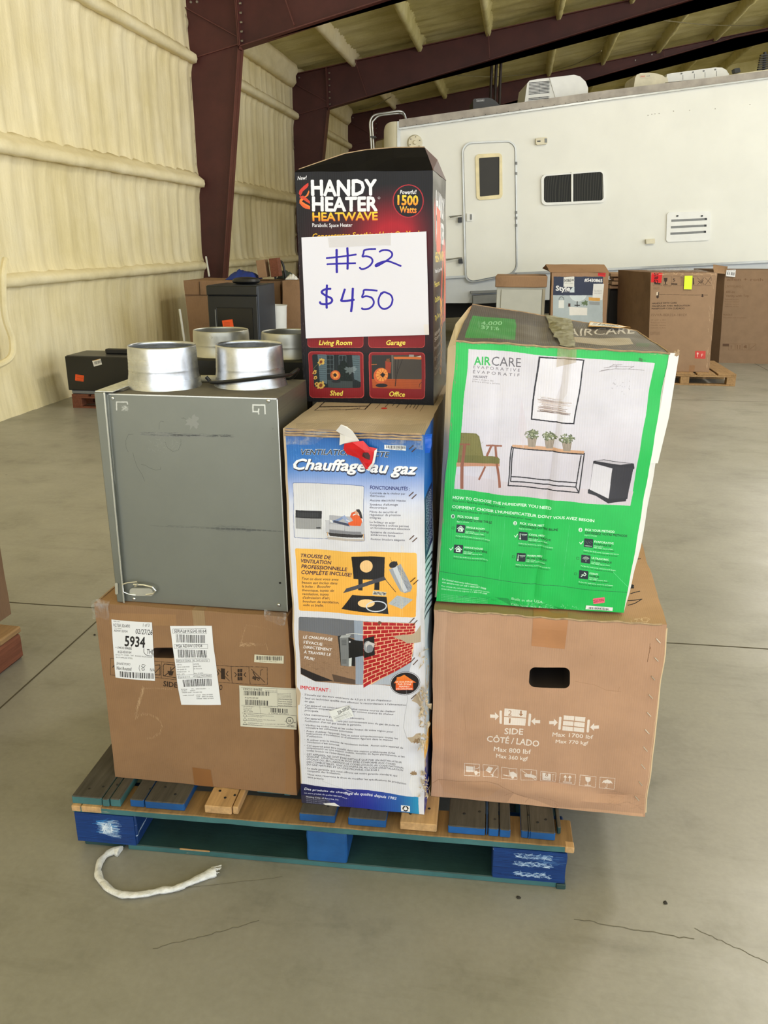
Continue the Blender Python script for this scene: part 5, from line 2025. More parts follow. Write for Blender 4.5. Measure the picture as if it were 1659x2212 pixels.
# second unit behind: black shell, two collars (as seen over the first)
YU2 = 2.08
za = P(466, 776, YU2).z
zlow = ZB
unit2 = empty('ventilation_unit', (-0.75, YU2 + 0.17, zlow), 'black shelled ventilation unit with dull duct collars, behind the grey one', 'ventilation unit')
X2a, X2b = P(402, 776, YU2).x - 0.03, -0.512
bm = bmesh.new()
add_box(bm, (X2a, YU2, zlow), (X2b, YU2 + 0.36, za), 0.004)
bmobj('cabinet', bm, M_BLK, unit2)
c3_, r3_ = find_centre(403, 530, 779, za)
c4_, r4_ = find_centre(540, 668, 782, za)
r3_ = min(r3_, 0.084)
h3 = P(466, 722, c3_.y - r3_ * .9).z - za
M_DUCT2 = plain('dull_aluminium', (172, 170, 160), 0.4, 0.8, var=0.15, scale=14)
collar(c3_.x, max(c3_.y, YU2 + 0.1), za, r3_ / 1.05, h3, unit2, m=M_DUCT2)
collar(c3_.x + 0.19, max(c3_.y, YU2 + 0.1), za, r3_ / 1.05, h3 * 0.97, unit2, m=M_DUCT2)
p = P(*Zm(130, 530, 3.0164)(980, 600), c3_.y - r3_ - 0.002)
bm = bmesh.new()
bmesh.ops.create_cone(bm, cap_ends=True, segments=10, radius1=0.004, radius2=0.004, depth=0.003, matrix=Matrix.Translation(p) @ Matrix.Rotation(R90, 4, 'X'))
bmobj('rivet', bm, M_SCREW, unit2)

# ================================================================== TALL BLUE AND WHITE HEATER CARTON
YB = 1.642
bl, br = P(651, 1741, YB), P(917, 1767, YB)
bl.z = br.z = ZP
tl2, tr2 = P(612, 926, YB), P(918, 938, YB)
ztop = (tl2.z + tr2.z) / 2
BD = 0.60
dv = Vector((0, BD, 0))


def bfront(u, v):
    d = -0.004 * math.exp(-((u - 0.97) / 0.03) ** 2) + 0.003 * math.sin(u * 9) * math.exp(-((v - 0.05) / 0.05) ** 2)
    if v < 0.05 and u < 0.35:
        d -= 0.006
    return d


CB = Carton([bl, br, tr2, tl2], [bl + dv, br + dv, Vector((tr2.x, YB + BD, ztop)), Vector((tl2.x + 0.0, YB + BD, ztop))], bulge=(0.004, 0.002, 0.002), wob=0.0035,
            dents=((0.97, 0.33, 0.04, 0.02, -0.008), (0.93, 0.17, 0.06, 0.025, -0.010), (0.95, 0.08, 0.05, 0.02, -0.008), (0.1, 0.03, 0.15, 0.02, -0.006)), seed=6, frontf=bfront)
cbx = empty('carton', ((bl.x + br.x) / 2, YB + BD / 2, ZP), 'tall blue and white heater carton with French print and torn corners', 'box')
W_ = (218, 217, 226)
cb = Canvas(cquad(CB), 1000, 2700, W_)
q = cquad(CB)
cb.poly([q[0], q[1], (935, 1120), (600, 1120)], vgrad(925, (20, 92, 170), 975, (28, 104, 182), (1000, (62, 118, 196)), (1040, (150, 170, 222)), (1085, (212, 216, 236)), (1120, W_)))
cb.poly(U3.L([(60, 320), (82, 350), (84, 620), (110, 1600), (60, 1600)]), (206, 196, 184), 0.8)
cb.poly([(605, 920), (617, 920), (655, 1790), (640, 1790)], (196, 172, 140), 1.0)
cb.poly(U3.L([(96, 1480), (110, 1480), (116, 2000), (100, 2000)]), (214, 168, 110), 0.7)
NAVY, DKT = (34, 40, 110), (52, 50, 70)
KK = (28, 28, 32)
T(cb, U3, 'VENTILATION DIRECTE', 232, 600, 1104, 630, 52, (240, 240, 244), 0.05, 0.25)
T(cb, U3, 'VENTILATION DIRECTE', 234, 600, 1104, 630, 50, KK, 0.018, 0.25)
T(cb, U3, 'Chauffage au gaz', 150, 752, 1396, 806, 108, (24, 30, 60), 0.085, 0.25)
T(cb, U3, 'Chauffage au gaz', 150, 744, 1392, 794, 104, (240, 240, 244), 0.045, 0.25)
# bar code sticker
cb.poly(U3.L([(1056, 506), (1272, 516), (1270, 564), (1055, 552)]), (236, 236, 238))
cb.bars(U3.L([(1075, 514), (1268, 522), (1266, 548), (1075, 540)]), 60, KK, 11)
T(cb, U3, '17 68317 26466 0000', 1104, 550, 1232, 560, 9, KK)
# living room picture
cb.rr(U3.L([(150, 876), (862, 908), (868, 1450), (168, 1418)]), 3, (70, 90, 150))
pic = [(153, 880), (858, 912), (864, 1446), (172, 1414)]
cb.rr(U3.L(pic), 3, vgrad(1040, (214, 212, 216), 1110, (226, 226, 232), (1165, (208, 208, 214))))
cb.smear(U3.L([(170, 890), (850, 915), (850, 1100), (170, 1100)]), (202, 200, 204), 60, 3, 14, 0.5, 0.6, math.pi / 2, 0.04)
cb.poly(U3.L([(178, 1330), (470, 1345), (470, 1430), (178, 1412)]), (214, 214, 220))
cb.poly(U3.L([(180, 1148), (432, 1160), (432, 1236), (180, 1224)]), (26, 26, 30))
cb.poly(U3.L([(190, 1168), (404, 1178), (404, 1222), (190, 1214)]), (44, 44, 48))
cb.poly(U3.L([(180, 1222), (432, 1236), (434, 1340), (184, 1328)]), (152, 152, 154))
cb.poly(U3.L([(382, 1318), (424, 1320), (424, 1332), (382, 1330)]), (36, 36, 40))
# sofa, sitter in orange
cb.poly(U3.L([(470, 1250), (866, 1262), (866, 1384), (480, 1376)]), (150, 150, 158))
cb.rr(U3.L([(508, 1200), (830, 1212), (832, 1300), (512, 1290)]), 2, (176, 176, 184))
cb.rr(U3.L([(512, 1288), (672, 1294), (670, 1346), (514, 1340)]), 1.5, (196, 196, 204))
cb.rr(U3.L([(674, 1294), (836, 1300), (836, 1356), (674, 1348)]), 1.5, (188, 188, 196))
cb.poly(U3.L([(512, 1346), (836, 1358), (836, 1380), (514, 1370)]), (128, 128, 136))
cb.rr(U3.L([(472, 1250), (510, 1250), (512, 1372), (474, 1368)]), 2, (196, 196, 204))
cb.rr(U3.L([(834, 1258), (868, 1260), (868, 1382), (836, 1378)]), 2, (188, 188, 198))
cb.poly(U3.L([(500, 1372), (858, 1384), (840, 1412), (520, 1404)]), (44, 40, 42))
cb.poly(U3.L([(486, 1410), (866, 1428), (866, 1446), (500, 1436)]), (186, 176, 170))
cb.line(U3.L([(494, 1370), (496, 1402)]), 1.6, (206, 160, 100))
cb.line(U3.L([(854, 1380), (856, 1420)]), 1.6, (206, 160, 100))
cb.line(U3.L([(532, 1268), (590, 1252), (664, 1214)]), 5.0, (126, 146, 190))
cb.line(U3.L([(664, 1214), (700, 1250), (730, 1290)]), 7.5, (150, 166, 204))
cb.line(U3.L([(560, 1262), (640, 1276), (712, 1290)]), 5.0, (60, 66, 92))
cb.ell(U3(532, 1262), 4.4, 2.4, (226, 226, 228), rot=0.7)
cb.poly(U3.L([(735, 1210), (790, 1190), (838, 1206), (848, 1260), (832, 1300), (722, 1296), (706, 1270), (760, 1250)]), (226, 92, 30))
cb.line(U3.L([(740, 1212), (752, 1180), (790, 1166)]), 4.6, (214, 84, 28))
cb.ell(U3(800, 1170), 4.6, 5.6, (214, 160, 130))
cb.poly(U3.L([(790, 1140), (822, 1138), (842, 1168), (856, 1230), (832, 1222), (818, 1176), (796, 1156)]), (30, 22, 24))
cb.poly(U3.L([(690, 1236), (730, 1252), (722, 1264), (686, 1246)]), (206, 206, 212))
# features text
T(cb, U3, 'FONCTIONNALITÉS :', 922, 938, 1322, 952, 34, NAVY, 0.03)
fe = [('Contrôle de la chaleur par', 922, 984, 1276, 998), ('thermostat', 922, 1010, 1070, 1018), ('Aucune électricité requise', 922, 1056, 1278, 1070), ('Système d\'allumage', 922, 1098, 1198, 1110),
      ('électronique', 922, 1126, 1092, 1134), ('Pilote de sécurité et', 924, 1170, 1194, 1182), ('régulateur de pression', 924, 1198, 1228, 1210), ('intégrés', 924, 1226, 1032, 1232),
      ('Le brûleur en acier', 924, 1270, 1176, 1280), ('inoxydable à orifices permet', 924, 1298, 1312, 1314), ('un fonctionnement silencieux', 924, 1326, 1324, 1342),
      ('Système de combustion', 924, 1370, 1252, 1382), ('entièrement fermé', 924, 1396, 1170, 1408), ('Finition bicolore élégante', 924, 1440, 1266, 1454)]
for s_, x0, y0, x1, y1 in fe:
    T(cb, U3, s_, x0, y0, x1, y1, 20, DKT, 0.008)
# orange kit panel
cb.rr(U4.L([(178, 50), (1380, 104), (1376, 738), (206, 672)]), 4, vgrad(1180, (240, 186, 88), 1320, (240, 172, 66)))
for k, (s_, x1, y1) in enumerate((('TROUSSE DE', 534, 160), ('VENTILATION', 536, 214), ('PROFESSIONNELLE', 692, 278), ('COMPLÈTE INCLUSE!', 734, 332))):
    T(cb, U4, s_, 232 + k, 144 + k * 56, x1, y1, 36, (52, 24, 60), 0.03, 0.2)
for k, (s_, x1, dy) in enumerate((('Tout ce dont vous avez', 596, 18), ('besoin est inclus dans', 584, 18), ('la boîte :  Bouclier', 522, 12), ('thermique, tuyau de', 552, 14), ('ventilation, tuyau', 506, 12), ('d\'admission d\'air,', 516, 10), ('bouchon de ventilation,', 608, 16), ('solin et bielle.', 458, 8))):
    T(cb, U4, s_, 240 + k * 1.5, 364 + k * 37.5, x1, 364 + k * 37.5 + dy, 23, (48, 30, 40), 0.012, 0.2)
OR1 = (244, 200, 140)
cb.poly(U4.L([(742, 126), (1062, 142), (1058, 362), (1012, 362), (1012, 464), (962, 460), (962, 362), (846, 358), (848, 466), (802, 462), (802, 356), (752, 352)]), (18, 16, 18))
cb.ell(U4(882, 232), 62 / 4.608, 60 / 4.608, OR1)
cb.poly(U4.L([(644, 500), (676, 452), (1058, 326), (1078, 356), (1050, 368)]), (66, 66, 76))
cb.line(U4.L([(1068, 352), (1176, 484)]), 1.3, (40, 40, 50))
cb.poly(U4.L([(1104, 258), (1220, 206), (1334, 430), (1320, 476), (1268, 496), (1222, 478)]), (156, 160, 170))
cb.poly(U4.L([(1140, 244), (1180, 224), (1290, 470), (1256, 490)]), (210, 214, 222), 0.8)
cb.smear(U4.L([(1180, 226), (1220, 210), (1330, 430), (1290, 470)]), (104, 108, 120), 40, 5, 7, 1.0, 0.5, 1.0, 0.2)
cb.ell(U4(1146, 212), 9, 6.4, (30, 28, 32), rot=-0.35)
cb.poly(U4.L([(1106, 212), (1182, 180), (1192, 214), (1120, 244)]), (26, 24, 28))
cb.line(U4.L([(1112, 142), (1130, 182)]), 0.5, (50, 40, 40))
cb.poly(U4.L([(950, 470), (1084, 486), (1078, 524), (948, 512)]), (206, 200, 186))
cb.smear(U4.L([(960, 478), (1074, 490), (1070, 518), (956, 506)]), (60, 62, 76), 34, 8, 4, 1.4, 0.8, 0.2, 0.5)
cb.poly(U4.L([(744, 510), (1086, 534), (1108, 700), (636, 654)]), (16, 14, 16))
cb.ell(U4(890, 592), 84 / 4.608, 40 / 4.608, OR1, rot=0.04)
cb.ring(U4(990, 624), 96 / 4.608, 48 / 4.608, 2.4, (206, 210, 222))
cb.poly(U4.L([(1104, 602), (1190, 520), (1346, 560), (1238, 654)]), (176, 182, 190))
cb.smear(U4.L([(1120, 600), (1190, 530), (1330, 562), (1238, 640)]), (120, 128, 140), 26, 9, 6, 0.8, 0.5, 0.3, 0.6)
# cut-away wall picture
pq = [(206, 732), (1420, 790), (1412, 1430), (370, 1378), (226, 1306)]
cb.rr(U4.L([(206, 732), (1412, 792), (1408, 1130), (222, 1050)]), 4, (104, 106, 114))
cb.poly(U4.L([(210, 858), (430, 890), (1300, 1000), (1300, 1420), (560, 1388), (370, 1372), (226, 1306)]), (150, 118, 92))
cb.smear(U4.L([(216, 890), (780, 900), (780, 1300), (230, 1290)]), (112, 84, 62), 240, 4, 6, 1.1, 0.4, 0.1, 0.6)
cb.smear(U4.L([(216, 880), (780, 900), (780, 1300), (230, 1290)]), (182, 150, 122), 160, 5, 5, 0.9, 0.4, 0.1, 0.6)
cb.poly(U4.L([(226, 1240), (560, 1370), (370, 1370), (228, 1302)]), (34, 28, 30))
cb.poly(U4.L([(560, 1372), (780, 1390), (780, 1350), (540, 1300)]), (60, 46, 40), 0.7)
cb.poly(U4.L([(770, 762), (862, 766), (860, 1400), (782, 1392)]), (150, 160, 178))
bricks = [(858, 768), (1372, 792), (1358, 1030), (1330, 1170), (1110, 1300), (940, 1404), (858, 1402)]
cb.poly(U4.L(bricks), (240, 190, 152))
bq = [np.array(p, float) for p in ((858, 768), (1372, 794), (1330, 1180), (858, 1440))]
for j in range(15):
    for i in range(-1, 9):
        u0_, u1_ = (i + (j % 2) * 0.5 + 0.05) / 7.2, (i + (j % 2) * 0.5 + 0.95) / 7.2
        u0_, u1_ = 1 - (1 - min(1, max(0, u0_))) ** 1.25, 1 - (1 - min(1, max(0, u1_))) ** 1.25
        if u1_ - u0_ < 0.01:
            continue
        v0_, v1_ = (j + 0.08) / 15, (j + 0.88) / 15
        pt_ = lambda u_, v_: tuple((bq[0] * (1 - u_) + bq[1] * u_) * (1 - v_) + (bq[3] * (1 - u_) + bq[2] * u_) * v_)
        cb.poly(U4.L([pt_(u0_, v0_), pt_(u1_, v0_), pt_(u1_, v1_), pt_(u0_, v1_)]), (176, 26, 34))
cb.poly(U4.L([(940, 1406), (1110, 1302), (1334, 1176), (1300, 1300), (1240, 1404)]), (176, 182, 196))
cb.poly(U4.L([(1372, 790), (1420, 792), (1420, 1404), (1300, 1410), (1345, 1170)]), W_)
cb.poly(U4.L([(604, 912), (640, 906), (650, 1214), (632, 1214)]), (30, 30, 32))
cb.poly(U4.L([(622, 930), (720, 922), (714, 1224), (636, 1214)]), (122, 124, 126))
for k in range(7):
    cb.line(U4.L([(642, 950 + k * 8), (690, 948 + k * 8)]), 0.6, (50, 50, 54))
    if k < 5:
        cb.line(U4.L([(648, 1152 + k * 10), (688, 1152 + k * 10)]), 0.6, (50, 50, 54))
cb.poly(U4.L([(622, 930), (640, 906), (740, 898), (720, 924)]), (170, 172, 174))
cb.poly(U4.L([(712, 924), (780, 952), (862, 962), (862, 1110), (776, 1128), (774, 1222), (712, 1216)]), (20, 20, 22))
cb.poly(U4.L([(712, 1140), (742, 1130), (738, 1222), (712, 1222)]), (206, 208, 206))
cb.poly(U4.L([(864, 940), (966, 912), (970, 1100), (864, 1136)]), (24, 20, 22))
cb.ell(U4(906, 1020), 9, 13, (150, 152, 158))
cb.poly(U4.L([(880, 990), (908, 962), (974, 988), (950, 1050), (890, 1050)]), (206, 200, 200))
cb.ell(U4(924, 1036), 7, 8.5, (130, 132, 140))
cb.ell(U4(726, 966), 1.8, 2, W_)
cb.line(U4.L([(690, 896), (760, 888), (858, 898)]), 1.6, (206, 206, 204))
for k, (s_, x1) in enumerate((('LE CHAUFFAGE', 552), ('S\'ÉVACUE', 452), ('DIRECTEMENT', 544), ('À TRAVERS LE', 536), ('MUR!', 366))):
    T(cb, U4, s_, 258 + k * 1.5, 940 + k * 52, x1, 940 + k * 52 + 20, 28, (236, 234, 238), 0.02, 0.12)
# round badge
cb.ell(U4(1268, 1392), 146 / 4.608, 122 / 4.608, (40, 34, 40))
cb.ell(U4(1268, 1392), 142 / 4.608, 118 / 4.608, W_)
cb.ell(U4(1268, 1392), 136 / 4.608, 112 / 4.608, (30, 24, 28))
cb.poly(U4.L([(1160, 1386), (1186, 1350), (1186, 1326), (1216, 1322), (1260, 1302), (1378, 1388), (1346, 1388), (1350, 1462), (1180, 1458), (1180, 1388)]), vgrad(1450, (240, 140, 50), 1490, (232, 74, 30)))
for k, s_ in enumerate(('LE CHAUFFAGE', 'PAR ZONE', 'PERMET', 'D\'ÉCONOMISER!')):
    w2 = (1178, 1342, 1200, 1330, 1212, 1316, 1184, 1344)[2 * k:2 * k + 2]
    T(cb, U4, s_, w2[0], 1380 + k * 24, w2[1], 1386 + k * 24, 16, (248, 240, 226), 0.02)
# important notice
T(cb, U5, 'IMPORTANT :', 224, 116, 526, 142, 34, (206, 34, 44), 0.035)
notes = [('S\'installe sur des murs extérieurs de 4,5 po à 10 po d\'épaisseur.', 262, 178, 1138, 244), ('Seul un technicien qualifié doit effectuer le raccordement à l\'alimentation', 264, 214, 1272, 292),
         ('en gaz.', 264, 242, 362, 252), ('Cet appareil est conçu pour être utilisé comme source de chaleur', 266, 284, 1164, 354), ('d\'appoint uniquement et non l\'utiliser comme source de chaleur', 268, 306, 1152, 380),
         ('principale.', 270, 332, 408, 346), ('Une maintenance périodique est nécessaire.', 270, 374, 872, 424), ('Cet appareil ne fonctionnera pas correctement avec du gaz de puits et', 272, 410, 1206, 490),
         ('l\'utilisation d\'un tel gaz annule la garantie.', 274, 438, 842, 486), ('Vérifiez les codes d\'état et les codes locaux de votre région pour', 276, 480, 1152, 556),
         ('connaître les utilisations autorisées.', 276, 504, 756, 548), ('Avant d\'utiliser l\'appareil, lisez et suivez scrupuleusement toutes les', 278, 540, 1200, 624),
         ('instructions d\'installation et d\'utilisation figurant dans le manuel', 280, 566, 1146, 644), ('d\'utilisation.', 280, 592, 440, 608), ('À utiliser avec la trousse de ventilation incluse.  Aucun autre appareil de', 282, 632, 1254, 716),
         ('ventilation n\'est autorisé.', 284, 656, 616, 690), ('Cet appareil peut être installé dans une maison préfabriquée (USA', 284, 694, 1174, 776), ('uniquement) ou une maison mobile, installée de façon permanente, si les', 286, 718, 1268, 808),
         ('codes locaux ne l\'interdisent pas.', 286, 744, 730, 788), ('CET APPAREIL NE DOIT ÊTRE INSTALLÉ QUE PAR UN INSTALLATEUR', 288, 784, 1236, 868), ('QUALIFIÉ.  L\'INSTALLATION DOIT ÊTRE CONFORME AUX CODES', 288, 806, 1172, 890),
         ('LOCAUX OU, EN L\'ABSENCE DE CODES LOCAUX, AU CODE NATIONAL', 290, 832, 1254, 924), ('DES COMBUSTIBLES, ANSI Z223/NFPA 54, AU CODE D\'INSTALLATION', 290, 858, 1244, 948), ('DU GAZ NATUREL ET DU GAZ PROPANE, CSA B149.1.', 290, 882, 1018, 952),
         ('La seule garantie que nous offrons est notre garantie standard, qui', 294, 920, 1184, 1006), ('comporte des limitations.', 296, 944, 630, 976), ('Nous nous réservons le droit de modifier les spécifications de production', 298, 978, 1276, 1076), ('sans préavis.', 300, 1004, 468, 1024)]
bul = {0, 1, 3, 6, 7, 9, 11, 14, 16, 19, 24, 26}
for k, (s_, x0, y0, x1, y1) in enumerate(notes):
    T(cb, U5, s_, x0, y0, x1, y1, 17, (56, 54, 66), 0.012, 0.0)
    if k in bul:
        cb.ell(U5(x0 - 20, y0 - 10), 0.5, 0.5, (90, 90, 100))
# bottom band
cb.poly(U5.L([(214, 1064), (1352, 1196), (1404, 1200), (1412, 1420), (232, 1300)]), lambda x, y: np.c_[np.interp(x, [650, 790, 860, 905], [24, 44, 42, 40]), np.interp(x, [650, 790, 860, 905], [26, 50, 92, 146]), np.interp(x, [650, 790, 860, 905], [70, 148, 168, 192])])
cb.poly(U5.L([(232, 1180), (440, 1200), (560, 1280), (430, 1330), (232, 1290)]), (60, 56, 62), 0.7)
T(cb, U5, 'Des produits de chauffage du qualité depuis 1982', 262, 1132, 1180, 1228, 26, (236, 236, 244), 0.02, 0.15)
T(cb, U5, 'Un autre produit de qualité fabriqué pour :', 262, 1168, 702, 1222, 13, (220, 220, 230), 0.012)
T(cb, U5, 'Heating Corp. of America, Inc.', 280, 1204, 606, 1242, 13, (220, 220, 230), 0.012)
for k in range(3):
    T(cb, U5, 'Bowling Green, Kentucky  USA', 284, 1222 + k * 17, 520, 1250 + k * 17, 9, (160, 160, 176), 0.0)
cb.rr(U5.L([(1228, 1286), (1320, 1292), (1318, 1356), (1228, 1350)]), 0.6, (236, 236, 238))
cc_ = U5(1274, 1322)
for k in range(3):
    a_ = -math.pi / 2 + k * 2 * math.pi / 3
    cb.ring(cc_, 5.4, 5.0, 2.8, KK, t0=a_ + 0.25, t1=a_ + 1.55, n=10)
    e_ = a_ + 1.75
    tip = np.array(cc_) + 5.4 * np.array((math.cos(e_ + 0.35), math.sin(e_ + 0.35)))
    b0_ = np.array(cc_) + 8.0 * np.array((math.cos(e_ - 0.2), math.sin(e_ - 0.2)))
    b1_ = np.array(cc_) + 2.8 * np.array((math.cos(e_ - 0.2), math.sin(e_ - 0.2)))
    cb.poly([tip, b0_, b1_], KK)
# wear: bared kraft, tape glaze, crease marks
kr, kr2 = (186, 166, 142), (150, 122, 92)
cb.poly(U4.L([(1150, 925), (1250, 900), (1330, 905), (1380, 870), (1420, 820), (1420, 990), (1290, 990), (1250, 960)]), kr)
cb.blotch(U4(1018, 784), 3.2, (110, 70, 50), 4, 1, 0.3, asp=1.5)
cb.poly(U5.L([(1380, 170), (1410, 150), (1425, 330), (1380, 270), (1330, 240)]), kr)
cb.poly(U5.L([(1290, 600), (1350, 590), (1380, 560), (1425, 560), (1425, 660), (1370, 640), (1340, 650)]), kr)
cb.blotch(U5(1385, 630), 5.5, kr2, 5, 1, 0.5)
cb.blotch(U5(1350, 970), 5.5, kr2, 6, 1, 0.6)
cb.blotch(U5(1345, 1060), 4, kr2, 7, 1, 0.6)
cb.blotch(U5(1370, 1160), 4.5, kr2, 8, 1, 0.6)
cb.poly(U5.L([(1300, 1090), (1330, 980), (1400, 1000), (1420, 1200), (1350, 1190)]), (226, 224, 228))
cb.poly(U5.L([(160, 60), (215, 130), (228, 160), (215, 270), (190, 280), (180, 300)]), kr)
cb.poly(U5.L([(450, 1268), (560, 1262), (640, 1310), (720, 1320), (770, 1362), (740, 1390), (560, 1330)]), (224, 220, 216))
cb.poly(U5.L([(780, 1322), (1090, 1380), (1080, 1420), (780, 1372)]), (120, 110, 104), 0.7)
cb.line(U5.L([(440, 980), (452, 1036), (640, 1110), (810, 1190)]), 0.8, (190, 190, 200))
cb.line(U5.L([(1282, 120), (1290, 220), (1262, 380), (1252, 500), (1290, 606)]), 0.6, (140, 138, 146))
cb.line(U4.L([(1228, 30), (1228, 740)]), 0.7, (255, 220, 150), 0.6)
cb.line(U4.L([(1246, 30), (1246, 740)]), 0.5, (255, 226, 170), 0.6)
cb.smear(U3.L([(140, 380), (420, 400), (420, 720), (140, 700)]), (130, 180, 226), 60, 21, 10, 0.6, 0.35, 1.0, 0.8)
cb.smear(U3.L([(700, 380), (1420, 400), (1420, 640), (700, 600)]), (130, 180, 226), 70, 22, 9, 0.6, 0.3, 0.8, 0.8)
cb.smear(U4.L([(1080, 820), (1260, 840), (1260, 1200), (1080, 1180)]), (232, 190, 180), 50, 23, 6, 0.6, 0.5, math.pi / 2, 0.1)
stp = [(1315, 548, 1340, 508), (1345, 580, 1384, 530), (1312, 1018, 1360, 974), (1340, 1046, 1386, 1004), (1312, 1450, 1362, 1406), (1340, 1474, 1386, 1434)]
# (staples themselves are modelled below)
cb.poly([(920, 930), (935, 940), (935, 1800), (917, 1790)], (206, 196, 184))
# right face, u: depth
cs = Canvas([(0, 0), (100, 0), (100, 300), (0, 300)], 300, 1200, (104, 86, 66))
cs.poly([(0, 0), (24, 0), (24, 300), (0, 300)], (186, 206, 222))
cs.poly([(0, 0), (30, 0), (26, 40), (24, 60), (0, 60)], (10, 96, 190))
cs.poly([(0, 45), (22, 45), (22, 90), (0, 90)], (24, 44, 96))
for k in range(6):
    cs.text('CHAUFFAGE AU GAZ', (4 + 3.2 * k, 48), (4 + 3.2 * k, 86), 1.6, (200, 210, 230), 0.02)
for k in range(9):
    cs.line([(0, 91 + k * 5.4), (8, 93 + k * 5.4), (18, 97 + k * 5.4), (24, 101 + k * 5.4)], 1.7, (40, 64, 84))
cs.poly([(0, 236), (24, 236), (24, 258), (0, 250)], (236, 176, 70))
cs.poly([(0, 252), (24, 260), (24, 300), (0, 300)], (34, 50, 140))
cs.smear([(0, 180), (22, 180), (22, 300), (0, 300)], (190, 170, 146), 90, 4, 9, 1.6, 0.8, 1.5, 0.4)
cs.smear([(30, 0), (100, 0), (100, 300), (30, 300)], (78, 62, 46), 120, 6, 30, 1.0, 0.4, 1.57, 0.05)
ctop = Canvas(cquad(CB, 'top'), 700, 500, (190, 172, 150))
TZ = Zm(640, 860, 5.3516)
ctop.poly(TZ.L([(0, 400), (0, 290), (500, 270), (1000, 300), (1500, 290), (1500, 420)]), (172, 156, 138), 0.6)
kb = (34, 28, 28)
ctop.line(TZ.L([(212, 140), (320, 50)]), 1.6, kb)
ctop.line(TZ.L([(270, 100), (820, 104)]), 1.4, kb)
ctop.line(TZ.L([(212, 141), (790, 138), (870, 52)]), 0.8, kb)
ctop.line(TZ.L([(790, 138), (870, 52)]), 2.2, kb)
ctop.line(TZ.L([(905, 138), (985, 52)]), 0.7, kb)
ctop.line(TZ.L([(1430, 156), (1490, 70)]), 0.7, kb)
ctop.ell(TZ(1010, 128), 6.5, 1.7, (200, 50, 40))
for k, (x, y, n_) in enumerate(((1020, 112, 40), (1100, 100, 30), (1150, 116, 40), (1256, 124, 40), (1310, 112, 30), (1350, 120, 40), (1380, 130, 46))):
    ctop.line(TZ.L([(x, y), (x + n_ * 1.2, 62)]), 1.8, (70, 62, 58), 0.75)
T(ctop, TZ, 'FRAGILE', 730, 118, 560, 136, 9, kb, 0.03)
ctop.text('HAUT', TZ(500, 124), TZ(370, 122), 1.6, kb)
ctop.smear(TZ.L([(100, 180), (1480, 180), (1450, 330), (0, 330)]), (214, 200, 182), 60, 3, 18, 0.6, 0.5, -0.15, 0.2)
CB.build('carton_body', {'front': printed('blue_carton_front', cb, 0.34, 0.10, 0.5, 60), 'right': printed('blue_carton_side', cs, 0.45, 0.1), 'top': printed('blue_carton_top', ctop, 0.7, 0.1, 0.3), '*': M_CARD}, cbx, (30, 20, 60))
# staples in pairs down the right edge
M_STAPLE = plain('rusted_staple', (96, 66, 48), 0.4, 0.5)
SP = [(U3, 1328, 530, 1), (U3, 1336, 998, 1), (U3, 1338, 1428, 1), (U4, 1338, 370, 1), (U4, 1338, 776, 1), (U4, 1342, 1172, 1), (U5, 1350, 208, 0)]
for z_, x, y, two in SP:
    for k in range(2 if two else 1):
        a_, b_ = z_(x - 22 + k * 28, y + 20 + k * 26), z_(x + 22 + k * 28, y - 20 + k * 26)
        pa, pb = (CB.pt('front', *CB.uv_of(*q_), off=0.0012) for q_ in (a_, b_))
        tube('staple', [pa + Vector((0, 0.002, 0)), pa, pb, pb + Vector((0, 0.002, 0))], 0.0009, M_STAPLE, cbx, 5)
# layered top edge
for k in range(3):
    z = ztop - 0.0005 - 0.005 * k
    vs_ = []
    pts = [(tl2.x + 0.004 + i / 24 * (tr2.x - tl2.x - 0.01), YB - 0.004 - 0.002 * k + 0.0015 * noise.noise(Vector((i * 0.7, k, 0))), z + 0.0016 * noise.noise(Vector((i * 0.5, k, 7)))) for i in range(25)]
    tube('board_layer', pts, 0.0022, M_EDGE, cbx, 5)
# clear film drawn over the top corner
q = [P(614, 962, YB - .008), P(680, 960, YB - .009), P(720, 932, YB - .009), P(613, 928, YB - .008)]
crumple('shrink_wrap', gridpts(q, 12, 8), M_FILM, cbx, 0.004, 30, 5)
q = [P(830, 956, YB - .008), P(914, 972, YB - .009), P(914, 942, YB - .009), P(790, 937, YB - .008)]
crumple('shrink_wrap', gridpts(q, 12, 8), M_FILM, cbx, 0.004, 30, 6)
# torn blue flap at the upper right corner
q = [P(917, 980, YB + .01), P(930, 978, YB + .015), P(934, 939, YB + .015), P(916, 937, YB + .01)]
crumple('torn_flap', gridpts(q, 6, 8), plain('torn_blue_liner', (14, 92, 196), 0.4), cbx, 0.004, 60, 7)
# shredded fibres down the right corner
bm = bmesh.new()
rs = random.Random(9)
for (py0, py1, n_) in ((1400, 1440, 10), (1480, 1570, 46), (1590, 1616, 16), (1668, 1720, 26)):
    for k in range(n_):
        py = rs.uniform(py0, py1)
        c_ = P(917 + rs.uniform(-10, 10) if n_ > 20 else 915 + rs.uniform(-8, 8), py, YB - rs.uniform(0.0, 0.010))
        s_ = rs.uniform(0.003, 0.008)
        v3 = [bm.verts.new(c_ + Vector((rs.gauss(0, s_ * .6), rs.gauss(0, s_ * .6), rs.gauss(0, s_)))) for _ in range(4)]
        bm.faces.new(v3[:3])
        bm.faces.new([v3[0], v3[2], v3[3]])
o = bmobj('torn_fibres', bm, plain('torn_fibre', (196, 178, 154), 0.9, var=0.35, scale=90), cbx)
o['kind'] = 'stuff'
